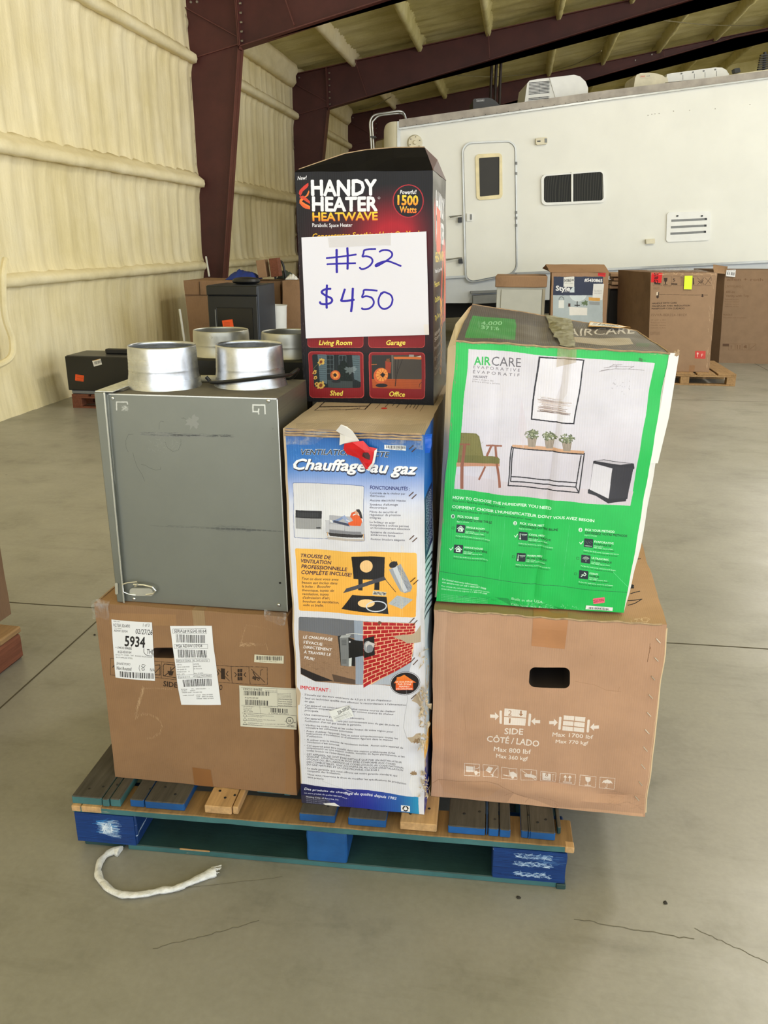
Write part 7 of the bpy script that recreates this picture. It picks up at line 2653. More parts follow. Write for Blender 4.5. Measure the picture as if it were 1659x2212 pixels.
TB = Zm(1330, 1100, 5.0425)
crt.line(TB.L([(160, 930), (262, 904)]), 1.6, (20, 20, 24))
crt.line(TB.L([(130, 1000), (200, 998), (284, 988), (200, 1030), (130, 1046)]), 1.4, (20, 20, 24))
crt.line(TB.L([(236, 542), (276, 538)]), 1.2, (20, 20, 24))
crt.blotch(TB(178, 852), 5, (22, 22, 26), 3, 1, 0.3)
crt.line(TB.L([(164, 1200), (170, 1230), (210, 1244), (240, 1200), (200, 1196), (250, 1188), (280, 1200), (300, 1180), (350, 1185), (376, 1200), (350, 1225), (300, 1225), (280, 1180), (290, 1240), (262, 1248), (340, 1240), (356, 1195)]), 0.6, (216, 190, 156))
rb = CR.build('carton_body', {'front': printed('right_carton_front', cr0, 0.75, 0.10, 0.25, 60), 'top': printed('right_carton_top', crt, 0.8, 0.08, 0.2), '*': cardboard('cardboard_plain_right', (172, 136, 104))}, crx, (30, 20, 30))
hq = [CR.pt('front', *CR.uv_of(*B1(x, y))) for x, y in ((700, 608), (968, 616), (972, 490), (704, 478))]
cutq = prism('hole_cut', rrect(hq, 0.0135, 8), (0, 1, 0), -0.04, 0.30, plain('carton_shade_inside', (38, 26, 18), 0.9))  # pocket walls coloured near black, standing for the shade inside the carton
cut(rb, cutq)
o = prism('hand_hole_flap', [CR.pt('front', *CR.uv_of(*B1(x, y))) + Vector((0, 0.045, 0)) for x, y in ((704, 540), (968, 530), (960, 470), (715, 470))], (0, 1, 0), 0, 0.003, plain('inner_flap', (120, 90, 62), 0.9), crx)
# tape over the top seam
TAN = plain('paper_tape', (178, 124, 82), 0.55)
u0, v0 = CR.uv_of(*B1(720, 340)); u1, v1 = CR.uv_of(*B1(940, 355))
tape(CR, 'front', [(u0, v0), (u1, v1 - 0.006), (u1, 1.0), (u0, 1.0)], TAN, crx)
tape(CR, 'top', [(u0, 0.0), (u1, 0.0), (u1, 1.0), (u0, 1.0)], TAN, crx)
# staples down the right edge
M_ST2 = plain('steel_staple', (206, 196, 176), 0.3, 0.7)
for k, (x, y) in enumerate([(1546, 312), (1528, 432), (1514, 552), (1498, 670), (1484, 786), (1470, 900), (1456, 1014), (1442, 1128), (1426, 1238), (1410, 1344)]):
    pa, pb = (CR.pt('front', *CR.uv_of(*B1(*q_)), off=0.0014) for q_ in ((x - 12, y - 14), (x + 12, y + 14)))
    tube('staple', [pa + Vector((0, 0.003, 0)), pa, pb, pb + Vector((0, 0.003, 0))], 0.0011, M_ST2, crx, 6)
# frayed top edge layer
pts = [CR.pt('top', 0.02 + 0.96 * i / 30, 0.004) + Vector((0, -0.004, 0.0015 * math.sin(i * 1.9))) for i in range(31)]
tube('board_layer', pts, 0.0025, M_EDGE, crx, 5)
pts = [CR.pt('right', 0.004, 0.02 + 0.96 * i / 30) + Vector((0.001, 0.0, 0)) for i in range(31)]
tube('glued_seam', pts, 0.0022, plain('pale_board_edge', (214, 190, 152), 0.8), crx, 5)

# ================================================================== GREEN HUMIDIFIER CARTON
YG = 1.752
ZG = ZR + 0.0055
bl, br = P(943, 1300, YG), P(1346, 1342, YG)
bl.z = br.z = ZG
tlg, trg = P(985, 738, YG), P(1446, 762, YG)
YGb = YG + 0.43
rl_, rr_ = P(1021, 658, YGb), P(1376, 714, YGb)
def gtop(u, v):
    return -0.006 * math.sin(math.pi * u) * math.sin(math.pi * min(1, v * 1.1)) - 0.006 * math.exp(-((u - 0.42) / 0.06) ** 2) * math.sin(math.pi * v)
def gfront(u, v):
    return -0.004 * math.exp(-((u - 0.22) / 0.012) ** 2) - 0.004 * math.exp(-((u - 0.52) / 0.012) ** 2) + 0.003 * math.exp(-((u - 0.56) / 0.02) ** 2) + 0.004 * math.sin(u * 30) * math.exp(-(v / 0.05) ** 2) + 0.003 * math.sin(u * 22) * math.exp(-((1 - v) / 0.05) ** 2)
CG = Carton([bl, br, trg, tlg], [Vector((bl.x + .01, YGb, ZG)), Vector((br.x, YGb, ZG)), rr_, rl_], bulge=(0.008, 0.030, 0.0, 0.010), wob=0.004, seed=15, topf=gtop, frontf=gfront, sidepow=0.35)
cgx = empty('carton', ((bl.x + br.x) / 2, YG + 0.21, ZG), 'bright green and white humidifier carton with a sagging taped top', 'box')
GR = (36, 190, 88)
WG = (216, 213, 224)
cg_ = Canvas(cquad(CG), 1500, 1800, GR)
cg_.smear([(985, 740), (1460, 770), (1350, 1340), (945, 1300)], (30, 176, 78), 120, 3, 24, 0.8, 0.3, 1.5, 0.05)
cg_.smear([(985, 740), (1460, 770), (1350, 1340), (945, 1300)], (70, 206, 112), 90, 4, 20, 0.5, 0.3, 1.5, 0.05)
pw = [(246, 340), (1432, 430), (1290, 1355), (156, 1245)]
p_ = G1.L(pw[:2]) + [G2(1410, 182), G2(200, 62)]
cg_.poly(p_, vgrad(750, (214, 210, 220), 900, (218, 214, 226), (1000, (210, 204, 216))))
# floor of the room picture
cg_.poly([G1(168, 1150), G1(560, 1200), G1(1300, 1260), G2(1410, 182), G2(200, 62)], (208, 198, 208))
cg_.smear(G1.L([(250, 350), (1420, 440), (1300, 1200), (200, 1150)]), (216, 210, 222), 120, 5, 26, 0.5, 0.5, 1.53, 0.03)
# logo
T(cg_, G1, 'AIR', 280, 443, 392, 447, 52, (44, 178, 84), 0.03)
T(cg_, G1, 'CARE', 398, 448, 582, 458, 56, (98, 94, 104), -0.006)
T(cg_, G1, 'E V A P O R A T I V E', 276, 466, 576, 488, 19, (104, 98, 110), 0.0)
T(cg_, G1, 'É V A P O R A T I F', 272, 497, 574, 518, 19, (104, 98, 110), 0.0)
T(cg_, G1, 'VALIANT', 270, 527, 370, 532, 16, (90, 84, 96), 0.02)
T(cg_, G1, '22.8in x 24.2in x 15in', 268, 541, 412, 550, 9, (130, 122, 134), 0.0)
T(cg_, G1, '579mm x 615mm x 381mm', 266, 555, 450, 568, 9, (130, 122, 134), 0.0)
# framed picture on the wall
cg_.poly(G1.L([(698, 382), (992, 406), (928, 824), (642, 798)]), (34, 30, 40))
cg_.poly(G1.L([(709, 392), (982, 413), (921, 815), (652, 791)]), (228, 224, 234))
r0 = random.Random(3)
for k in range(60):
    y = 645 + r0.random() ** 0.8 * 100
    x0 = 690 + r0.uniform(0, 40)
    x1 = min(918, x0 + r0.uniform(60, 200))
    cg_.line(G1.L([(x0, y), (x1, y + (x1 - x0) * 0.09)]), r0.uniform(0.5, 1.4), r0.choice([(170, 146, 138), (196, 176, 168), (120, 100, 96), (206, 190, 184)]), 0.6)
for y in (742, 748):
    cg_.line(G1.L([(686, y), (780, y - 2), (900, y + 14)]), 0.9, (96, 80, 78), 0.8)
# chair
cg_.poly(G1.L([(190, 884), (296, 886), (318, 904), (346, 1026), (440, 1030), (454, 1046), (450, 1074), (172, 1076)]), (116, 112, 62))
cg_.poly(G1.L([(196, 890), (290, 892), (310, 910), (334, 1026), (186, 1028)]), (128, 122, 70))
cg_.smear(G1.L([(196, 895), (300, 895), (440, 1060), (180, 1070)]), (96, 92, 50), 90, 6, 4, 0.6, 0.5, 0.5, 1.5)
wd_ = (150, 92, 72)
cg_.poly(G1.L([(168, 1076), (450, 1074), (450, 1090), (168, 1102)]), (196, 140, 112))
for pts, w_ in (([(218, 960), (206, 1100), (206, 1238)], 7), ([(184, 958), (252, 958)], 3.4), ([(402, 964), (370, 1024)], 5), ([(368, 962), (466, 964)], 3.4), ([(428, 966), (432, 1030)], 5), ([(432, 1078), (446, 1222)], 5.5), ([(352, 1098), (314, 1182)], 4)):
    cg_.line(G1.L(pts), w_, wd_)
# console table with three plants
cg_.poly(G1.L([(534, 954), (640, 956), (990, 994), (984, 1012), (528, 968)]), (206, 160, 126))
bk_ = (38, 34, 42)
for pts in ([(530, 966), (500, 1214)], [(528, 972), (988, 1014)], [(988, 1008), (952, 1260)], [(498, 1214), (952, 1258)], [(524, 1160), (940, 1196)], [(516, 1190), (930, 1222)], [(968, 1022), (932, 1224)], [(932, 1222), (952, 1256)], [(540, 972), (515, 1188)]):
    cg_.line(G1.L(pts), 2.4, bk_)
for x, y in ((654, 936), (768, 948), (876, 962)):
    cg_.poly(G1.L([(x - 32, y - 30), (x + 32, y - 26), (x + 22, y + 32), (x - 22, y + 28)]), (164, 150, 136))
    for k in range(6):
        cg_.line(G1.L([(x - 28 + k * 11, y - 26), (x - 20 + k * 8, y + 28)]), 0.8, (126, 112, 98))
    for k in range(60):
        a_, q_ = r0.uniform(0, math.pi * 2), r0.random() ** 0.6
        cx_, cy_ = x + 48 * q_ * math.cos(a_), y - 48 + 27 * q_ * math.sin(a_)
        cg_.ell(G1(cx_, cy_), 3.0, 1.4, r0.choice([(120, 128, 96), (150, 156, 124), (86, 92, 66), (104, 112, 82)]), rot=r0.uniform(0, 3))
# humidifier
cg_.poly(G1.L([(1044, 1058), (1110, 1048), (1304, 1082), (1308, 1112), (1300, 1120), (1270, 1260), (1262, 1310), (1140, 1310), (1008, 1262), (1010, 1240), (1020, 1236)]), (44, 42, 50))
cg_.poly([G1(1008, 1240), G1(1140, 1290), G1(1262, 1300), G2(1385, 130), G2(1380, 150), G2(1256, 158), G2(1120, 70)], (40, 38, 46))
cg_.poly(G1.L([(1044, 1074), (1168, 1108), (1140, 1304), (1020, 1240)]), (216, 212, 222))
cg_.poly([G1(1172, 1096), G1(1300, 1110), G1(1262, 1300), G2(1380, 128), G2(1252, 130), G1(1140, 1300)], (50, 48, 56))
cg_.poly(G1.L([(1056, 1058), (1110, 1052), (1290, 1082), (1220, 1086)]), (196, 190, 200))
# pen scratches at the upper right
for pts in ([(1090, 484), (1180, 470), (1260, 472), (1364, 482)], [(1100, 480), (1150, 470)], [(1118, 462), (1180, 454), (1300, 458)], [(1176, 444), (1230, 442)], [(1150, 458), (1180, 440)], [(1190, 470), (1195, 445)], [(1270, 470), (1300, 455)]):
    cg_.line(G1.L(pts), 1.2, (140, 132, 140), 0.8)
cg_.smear(G1.L([(1160, 540), (1290, 550), (1280, 640), (1150, 640)]), (120, 112, 120), 16, 9, 4, 1.0, 0.7, 1.5, 0.3)
cg_.blotch(G1(1345, 410), 3.4, (60, 110, 60), 2, .8, .6, asp=1.8)
# lettering on green
GL = (222, 246, 228)
GD = (18, 66, 40)
T(cg_, G2, 'HOW TO CHOOSE THE HUMIDIFIER YOU NEED', 188, 128, 866, 194, 19, GL, 0.04)
T(cg_, G2, 'This unit\'s features are checked for you.', 186, 148, 556, 186, 14, GD, 0.0)
T(cg_, G2, 'COMMENT CHOISIR L\'HUMIDIFICATEUR DONT VOUS AVEZ BESOIN', 182, 190, 1166, 286, 19, GL, 0.04)
T(cg_, G2, 'Les caractéristiques de cette unité sont vérifiées pour vous.', 178, 210, 736, 270, 14, GD, 0.0)
for (x, y, n_, a_, xb, b_, xc) in ((188, 248, '1', 'PICK YOUR SIZE', 368, 'CHOISISSEZ VOTRE TAILLE', 462), (627, 294, '2', 'PICK YOUR MIST', 818, 'CHOISISSEZ VOTRE BRUME', 916), (1070, 340, '3', 'PICK YOUR METHOD', 1300, 'CHOISISSEZ VOTRE METHODE', 1386)):
    cg_.ell(G2(x, y), 4.2, 4.4, GL)
    T(cg_, G2, n_, x - 6, y + 8, x + 5, y + 9, 16, GD, 0.03)
    T(cg_, G2, a_, x + 32, y + 6, xb, y + 22, 15, GL, 0.035)
    T(cg_, G2, b_, x + 30, y + 26, xc, y + 50, 15, GD, 0.035)
    T(cg_, G2, 'ELIJA SU OPCION', x + 28, y + 40, x + 110, y + 46, 8, GL)
items = [(244, 334, 0, 'SINGLE ROOM', 'CHAMBRE SIMPLE', 0), (230, 470, 0, 'WHOLE HOUSE', 'MAISON ENTIÈRE', 1), (682, 382, 1, 'COOL MIST', 'BRUME FRAÎCHE', 1), (664, 522, 1, 'WARM MIST', 'BRUME CHAUDE', 0),
         (1126, 428, 2, 'EVAPORATIVE', 'ÉVAPORATIF', 1), (1106, 536, 3, 'ULTRASONIC', 'ULTRASONIQUE', 0), (1090, 644, 4, 'STEAM', 'VAPEUR', 0)]
for (x, y, kd, a_, b_, chk) in items:
    cg_.rr(G2.L([(x - 30, y - 32), (x + 32, y - 26), (x + 28, y + 30), (x - 34, y + 24)]), 1.5, (36, 46, 56))
    if kd == 0:
        cg_.line(G2.L([(x - 24, y - 2), (x, y - 20), (x + 22, y + 4)]), 1.6, GL)
        cg_.poly(G2.L([(x - 17, y), (x, y - 12), (x + 16, y + 4), (x + 14, y + 20), (x - 18, y + 16)]), GL)
        cg_.poly(G2.L([(x - 10, y + 4), (x + 2, y + 5), (x + 2, y + 12), (x - 10, y + 11)]), (36, 46, 56))
    elif kd == 1:
        cg_.line(G2.L([(x - 20, y - 18), (x - 22, y + 16)]), 1.5, GL)
        cg_.ell(G2(x - 22, y + 16), 1.8, 1.8, GL)
        cg_.line(G2.L([(x - 12, y - 14), (x + 20, y - 12), (x + 18, y - 4), (x + 26, y - 14)]), 0.8, GL)
        T(cg_, G2, 'TEMP', x - 8, y - 2, x + 14, y, 7, GL)
    elif kd == 2:
        cg_.line(G2.L([(x - 26, y + 16), (x + 20, y + 20)]), 0.8, GL)
        for q_ in range(8):
            cg_.ell(G2(x - 20 + q_ * 6, y - 14 + (q_ * 7) % 20), .4, .4, GL)
    elif kd == 3:
        for q_ in range(3):
            cg_.ring(G2(x, y + 6), 3 + 2.2 * q_, 3 + 2.0 * q_, 0.7, GL, t0=math.pi * 1.15, t1=math.pi * 1.85)
        cg_.line(G2.L([(x, y + 4), (x, y + 18)]), 0.8, GL)
    else:
        cg_.line(G2.L([(x - 18, y + 12), (x - 4, y + 2), (x + 8, y + 6), (x + 16, y - 4), (x + 4, y - 16)]), 1.6, GL)
        cg_.line(G2.L([(x - 16, y), (x + 2, y - 6), (x + 14, y - 14)]), 0.8, GL)
    T(cg_, G2, a_, x + 38, y - 6, x + 38 + 11.6 * len(a_), y - 6 + 1.3 * len(a_), 12, GL, 0.03)
    T(cg_, G2, b_, x + 36, y + 12, x + 36 + 11.4 * len(b_), y + 12 + 1.3 * len(b_), 13, GD, 0.03)
    T(cg_, G2, 'SOLA ZONA', x + 36, y + 20, x + 96, y + 27, 7, GL, 0.01)
    T(cg_, G2, '100-1000 square feet', x + 34, y + 31, x + 160, y + 44, 8, GL, 0.01)
    T(cg_, G2, 'Humidifie avec la chaleur', x + 32, y + 42, x + 170, y + 56, 8, GD, 0.01)
    T(cg_, G2, 'Perfect for bedrooms, nurseries and dorms', x - 34, y + 50, x + 200, y + 78, 8, GL, 0.01)
    T(cg_, G2, 'Idéal pour les chambres et le bureau', x - 36, y + 63, x + 190, y + 90, 8, GD, 0.01)
    if chk:
        cg_.line(G2.L([(x - 62, y - 6), (x - 54, y + 6), (x - 38, y - 14)]), 1.5, GL)
    else:
        cg_.line(G2.L([(x - 62, y - 14), (x - 46, y - 12), (x - 47, y + 2), (x - 63, y)]), 0.6, GD, closed=True)
cg_.line(G2.L([(554, 268), (512, 712)]), 0.4, (110, 220, 150), 0.8)
cg_.line(G2.L([(996, 308), (948, 700)]), 0.4, (110, 220, 150), 0.8)
cg_.line(G2.L([(92, 626), (700, 700), (1410, 772)]), 0.9, (40, 100, 70))
T(cg_, G2, 'For limited warranty information,', 112, 684, 366, 722, 12, GL, 0.012)
T(cg_, G2, 'visit aircare.com or call 1-800-547-3888', 110, 704, 418, 746, 12, GL, 0.012)
T(cg_, G2, 'Pour obtenir des informations sur la garantie limitée,', 108, 728, 444, 768, 10, GL, 0.0)
T(cg_, G2, 'visitez aircare.com ou appelez le 1-800-547-3888', 106, 746, 424, 780, 10, GL, 0.0)
for k in range(6):
    T(cg_, G2, 'aircare humidifiers, Essick Air Products, Little Rock, Arkansas', 108, 780 + k * 11, 430, 816 + k * 11, 6, (150, 216, 170), 0.0)
T(cg_, G2, 'Built in the USA', 600, 816, 812, 842, 17, (196, 236, 206), 0.0)
T(cg_, G2, 'Fabriqué aux États-Unis', 598, 852, 924, 890, 15, (180, 226, 192), 0.0)
cg_.rr(G2.L([(1154, 806), (1234, 796), (1236, 836), (1158, 846)]), 1.6, (240, 110, 130))
T(cg_, G2, '25237096', 1158, 836, 1230, 824, 19, (150, 30, 60), 0.02)
# wear
cg_.smear(G2.L([(70, 770), (500, 800), (1360, 940), (1360, 980), (60, 850)]), (20, 110, 56), 120, 8, 14, 1.4, 0.35, 0.15, 0.3)
cg_.poly(G2.L([(480, 800), (580, 810), (600, 860), (760, 880), (980, 930), (820, 900), (620, 870)]), (20, 120, 60), 0.5)
cg_.smear(G2.L([(600, 810), (1100, 860), (1100, 900), (600, 860)]), (214, 240, 220), 50, 12, 4, 0.8, 0.6, 0.8, 0.8)
cg_.poly(G2.L([(650, 860), (700, 870), (760, 910), (740, 912)]), (220, 236, 226), 0.5)
cg_.line([G1(1520, 380), G1(1420, 1040), G2(1370, 960)], 1.3, (24, 130, 60), 0.8)
cg_.smear([(985, 737), (1440, 762), (1440, 768), (985, 742)], (190, 170, 130), 60, 14, 7, 1.2, 0.8, 0.08, 0.2)
cg_.smear([(985, 745), (990, 745), (946, 1290), (942, 1290)], (140, 150, 110), 60, 15, 9, 1.2, 0.7, 1.62, 0.1)
cg_.line(G2.L([(1290, 620), (1390, 730)]), 1.0, (110, 226, 150), 0.8)
# clear tape running down the front as paler streaks
cg_.poly(G1.L([(830, 330), (900, 336), (905, 420), (880, 620), (800, 760), (790, 700), (850, 560), (860, 440)]), (206, 196, 196), 0.35)
cg_.poly(G1.L([(560, 860), (590, 660), (620, 880), (600, 980)]), (214, 200, 210), 0.4)
# white code label is a sticker below; the top
gt = FitCanvas(CG, 'top', 1300, 800, (88, 84, 88))
TG = Zm(970, 640, 3.2529)
gt.smear(TG.L([(180, 60), (1310, 150), (1560, 380), (100, 290)]), (104, 100, 104), 200, 3, 30, 1.0, 0.4, 0.1, 0.1)
gt.poly(TG.L([(470, 200), (690, 210), (690, 320), (470, 310)]), (112, 104, 96), 0.6)
gt.poly(TG.L([(820, 230), (1320, 200), (1560, 385), (870, 350)]), (98, 90, 82), 0.6)
gt.rr(TG.L([(168, 134), (470, 166), (468, 310), (110, 290)]), 2, (60, 150, 84))
T(gt, TG, '4,000', 226, 196, 366, 206, 24, (150, 214, 170), 0.02)
T(gt, TG, '371.6', 220, 226, 350, 240, 24, (150, 214, 170), 0.02)
T(gt, TG, 'SQ. FT. / M2', 220, 216, 330, 222, 8, (150, 214, 170), 0.0)
gt.line(TG.L([(212, 170), (206, 218)]), 0.7, (150, 214, 170))
T(gt, TG, 'AIRCARE', 832, 276, 1310, 256, 40, (206, 200, 196), 0.01, 0.1)
gt.smear(TG.L([(830, 240), (1300, 220), (1300, 290), (830, 290)]), (98, 92, 88), 30, 6, 8, 2.0, 0.6, 0.8, 0.5)
gt.poly(TG.L([(846, 290), (1270, 296), (1296, 340), (1140, 348), (880, 328)]), (178, 166, 150))
gt.poly(TG.L([(1320, 330), (1420, 336), (1400, 356), (1310, 352)]), (70, 100, 70), 0.8)
gt.smear(TG.L([(90, 285), (1560, 375), (1580, 395), (80, 300)]), (140, 124, 100), 60, 7, 8, 1.0, 0.7, 0.1, 0.3)
M_GSIDE = plain('carton_white_side', (232, 228, 222), 0.5, var=0.05)
M_GLEFT = plain('carton_cream_side', (216, 200, 172), 0.7, var=0.10)
CG.build('carton_body', {'front': printed('green_carton_front', cg_, 0.42, 0.10, 0.45, 60), 'top': printed('green_carton_top', gt, 0.38, 0.08, 0.5), 'left': M_GLEFT, '*': M_GSIDE}, cgx, (44, 20, 40))
def d6(c):
    T(c, G2, 'HD1409', 1166, 884, 1226, 888, 13, KK)
    c.bars(G2.L([(1118, 884), (1258, 898), (1252, 940), (1112, 926)]), 60, KK, 21)
    T(c, G2, '0 43129 59206 9', 1102, 930, 1256, 950, 10, KK)
sticker(CG, 'code_label', G2, [(1104, 852), (1290, 868), (1276, 956), (1090, 938)], 380, 190, (232, 232, 234), cgx, d6, 0.0015, label='white bar code label')
def d7(c):
    c.poly(TG.L([(974, 188), (1170, 204), (1172, 232), (978, 222)]), (230, 230, 232))
    c.bars(TG.L([(996, 194), (1150, 206), (1148, 224), (994, 214)]), 40, KK, 22)
    T(c, TG, 'URGENT  7 MUS EMPIRE', 980, 231, 1150, 238, 6, KK)
def topuv(px, py):
    q = CG.quads['top']
    # least squares on the projected patch
    best = None
    u_, v_ = 0.5, 0.5
    for _ in range(30):
        p0 = proj(CG.pt('top', u_, v_)); e_ = 1e-3
        pu = proj(CG.pt('top', u_ + e_, v_)); pv = proj(CG.pt('top', u_, v_ + e_))
        J = np.array([[(pu[0] - p0[0]) / e_, (pv[0] - p0[0]) / e_], [(pu[1] - p0[1]) / e_, (pv[1] - p0[1]) / e_]])
        d_ = np.linalg.lstsq(J, np.array([px - p0[0], py - p0[1]]), rcond=None)[0]
        u_ = min(0.99, max(0.01, u_ + 0.6 * d_[0])); v_ = min(0.97, max(0.02, v_ + 0.6 * d_[1]))
    return (u_, v_)
qz = [(968, 178), (1176, 194), (1180, 240), (976, 230)]
c_ = Canvas(TG.L(qz), 320, 100, (222, 160, 50))
d7(c_)
uvq = [topuv(*TG(*qz[i])) for i in (3, 2, 1, 0)]
o = CG.sheet('yellow_label', 'top', uvq, printed('yellow_label_print', c_, 0.4, 0, 0.4), cgx, 0.006, (6, 4), 0.0004)
o['label'] = 'yellow edged bar code label'
# wrinkled tape across the top seam
q4 = [topuv(*TG(*p_)) for p_ in ((780, 335), (880, 345), (800, 88), (668, 88))]
t = NT('wrinkled_tape')
nzt = t.noise(t.coord(), 46, 5, 0.7)
t.bump(nzt, 0.9, 0.01)
t.b.inputs['Alpha'].default_value = 0.62
t.set(t.ramp(nzt, [(0.35, sr(120, 116, 70)), (0.6, sr(176, 172, 140))]), 0.25, 0, 0.6)
M_WT = t.m
base_ = []
for j in range(13):
    v_ = j / 12
    row = []
    for i in range(7):
        u_ = (q4[0][0] * (1 - v_) + q4[3][0] * v_) + ((q4[1][0] - q4[0][0]) * (1 - v_) + (q4[2][0] - q4[3][0]) * v_) * i / 6
        row.append(CG.pt('top', u_, 0.005 + 0.985 * v_, 0.004))
    base_.append(row)
crumple('seam_tape', base_, M_WT, cgx, 0.006, 40, 11)
uA = CG.uv_of(*G1(835, 330)); uB = CG.uv_of(*G1(915, 420))
tape(CG, 'front', [(uA[0] - .01, uB[1] - .02), (uB[0] + .01, uB[1]), (uB[0] + .005, 1.0), (uA[0] - .015, 1.0)], M_TAPE, cgx, 0.002)
# flared white side flap at the upper left, frayed cut edges
vs2 = [P(984, 742, YG - 0.002), P(967, 752, YG + 0.03), P(975, 736, YG + 0.08), P(1001, 690, YG + 0.26), P(1019, 660, YGb - 0.01), P(1006, 700, YG + 0.25)]
bm = bmesh.new()
L1_ = [bm.verts.new(v_) for v_ in (P(941, 1290, YG + .004), P(968, 980, YG + .004), P(984, 744, YG + .002), P(1003, 700, YG + .22), P(1020, 659, YGb))]
L2_ = [bm.verts.new(v_) for v_ in (P(939, 1290, YG + .02), P(958, 960, YG + .03), P(967, 752, YG + .03), P(984, 700, YG + .20), P(1013, 664, YGb - .02))]
for i in range(4):
    bm.faces.new([L1_[i], L1_[i + 1], L2_[i + 1], L2_[i]])
bmL, bm = bm, bmesh.new()
R1_ = [bm.verts.new(v_) for v_ in (P(1445, 762, YG + .001), P(1466, 763, YG + .012), P(1444, 900, YG + .014), P(1420, 1000, YG + .012), P(1402, 1000, YG + .004), P(1422, 900, YG + .004))]
bm.faces.new(R1_)
o = bmobj('side_flap', bm, M_GSIDE, cgx)
md = o.modifiers.new('t', 'SOLIDIFY'); md.thickness = 0.002
o = bmobj('side_flap', bmL, M_GLEFT, cgx)
md = o.modifiers.new('t', 'SOLIDIFY'); md.thickness = 0.002
edges = [[CG.pt('top', i / 24, 0.003) + Vector((0, -0.003, 0.001 * math.sin(i * 2.3))) for i in range(25)],
         [CG.pt('top', i / 24, 0.997) for i in range(25)], [CG.pt('top', 0.997, i / 12) for i in range(13)]]
for e_ in edges:
    tube('worn_edge', e_, 0.0020, M_EDGE, cgx, 5)
bm = bmesh.new()
for k in range(9):
    p = P(1462 + rs.uniform(-5, 3), 762 + rs.uniform(-4, 5), YG + 0.008)
    bmesh.ops.create_icosphere(bm, subdivisions=1, radius=0.0035, matrix=Matrix.Translation(p))
bmobj('frayed_corner', bm, M_EDGE, cgx)['kind'] = 'stuff'

# ================================================================== STRAP ON THE FLOOR
M_STRAP = NT('stretched_film')
v = M_STRAP.coord((1, 1, 1))
nz1 = M_STRAP.noise(v, 60, 5, 0.6)
M_STRAP.bump(nz1, 0.8, 0.006)
M_STRAP.b.inputs['Transmission Weight'].default_value = 0.15
M_STRAP.set(M_STRAP.ramp(nz1, [(0.3, sr(206, 206, 204)), (0.7, sr(238, 238, 240))]), 0.35, 0, 0.5)
SZ = Zm(140, 1640, 2.765)
pts = [(330, 545), (296, 542), (255, 560), (215, 600), (198, 660), (210, 710), (260, 765), (320, 798), (400, 808), (500, 796), (580, 778), (650, 770), (720, 742), (800, 708), (860, 682), (895, 668)]
ctr = [G(*SZ(x, y), 0.010) for x, y in pts]
sm = spline(ctr, 5)
bm = bmesh.new()
N_ = len(sm)
rad = []
for i in range(N_):
    f_ = i / (N_ - 1)
    rad.append(0.0085 + 0.006 * max(0, 1 - f_ * 7) + 0.007 * max(0, f_ - 0.82) * 5 + 0.0008 * math.sin(i * 0.9))
add_tube(bm, sm, rad, 10)
for v_ in bm.verts:
    v_.co += noise.noise_vector(v_.co * 90) * 0.0016
    v_.co.z = max(0.001, 0.001 + (v_.co.z - 0.001) * 0.75)
o = bmobj('plastic_strap', bm, M_STRAP.m, None, True)
bm = bmesh.new()
e_ = ctr[-1]
for k in range(11):
    d_ = Vector((.022 + random.uniform(-.004, .006), random.uniform(-.006, .014), 0))
    s_ = e_ + Vector((-.01, random.uniform(-.009, .009), random.uniform(-.004, .006)))
    add_tube(bm, [s_, s_ + d_ * .6 + Vector((0, 0, .003)), s_ + d_ + Vector((0, 0, random.uniform(-.002, .008)))], .0009, 4)
bmobj('frayed_end', bm, M_STRAP.m, o)['kind'] = 'stuff'
tag(o, 'twisted strip of white stretch film curled on the floor', 'plastic strip')

# ================================================================== THINGS FARTHER BACK
def bcarton(name_label, cat, F4, depth, front, side=None, top=None, group=None, n=(8, 6, 8), bulge=(0.01, 0.01, 0.0), seed=1, left=None, wob=0.006, dirv=None):
    """carton from its front face corners BL BR TR TL in the world"""
    f_ = [Vector(p) for p in F4]
    dvv = Vector(dirv if dirv else (0, depth, 0))
    C_ = Carton(f_, [p + dvv for p in f_], bulge=bulge, wob=wob, seed=seed)
    c_ = (f_[0] + f_[1]) / 2 + dvv / 2
    e_ = empty('carton', (c_.x, c_.y, f_[0].z), name_label, cat, group)
    m_ = {'*': side or M_CARD, 'front': front or M_CARD}
    if top:
        m_['top'] = top
    if left:
        m_['left'] = left
    C_.build('carton_body', m_, e_, n)
    return C_, e_


def wpallet(label, x0, x1, y0, y1, m, n=6, blocks=True, name='pallet'):
    e_ = empty(name, ((x0 + x1) / 2, (y0 + y1) / 2, 0), label, 'pallet')
    w_ = x1 - x0
    for y in (y0, (y0 + y1) / 2 - .045, y1 - .09):
        box('bottom_board', (x0, y, 0), (x1, y + .09, .015), m, e_, .002)
        for x in (x0, (x0 + x1) / 2 - .045, x1 - .09):
            box('block', (x, y, .015), (x + .09, y + .09, .09), m, e_, .003)
        box('cross_board', (x0, y, .09), (x1, y + .09, .107), m, e_, .002)
    bw = (w_ + .03) / n - .03
    for k in range(n):
        x = x0 + k * (bw + .03)
        box('deck_board', (x, y0, .1075), (x + bw, y1, .1255), m, e_, .002)
    return e_

M_REDWOOD = wood('red_brown_pine', (122, 74, 54))
M_OLDWOOD = wood('old_pallet_wood', (158, 126, 88))
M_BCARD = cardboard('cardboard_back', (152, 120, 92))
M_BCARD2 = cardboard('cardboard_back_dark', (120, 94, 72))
M_GCARD = cardboard('cardboard_grey', (160, 130, 102))

# --- carton on its pallet at the far left edge
zc = .127
c0 = G(25, 1326, zc)
c1 = G(0, 1343, zc)
dr = (c1 - c0).normalized()
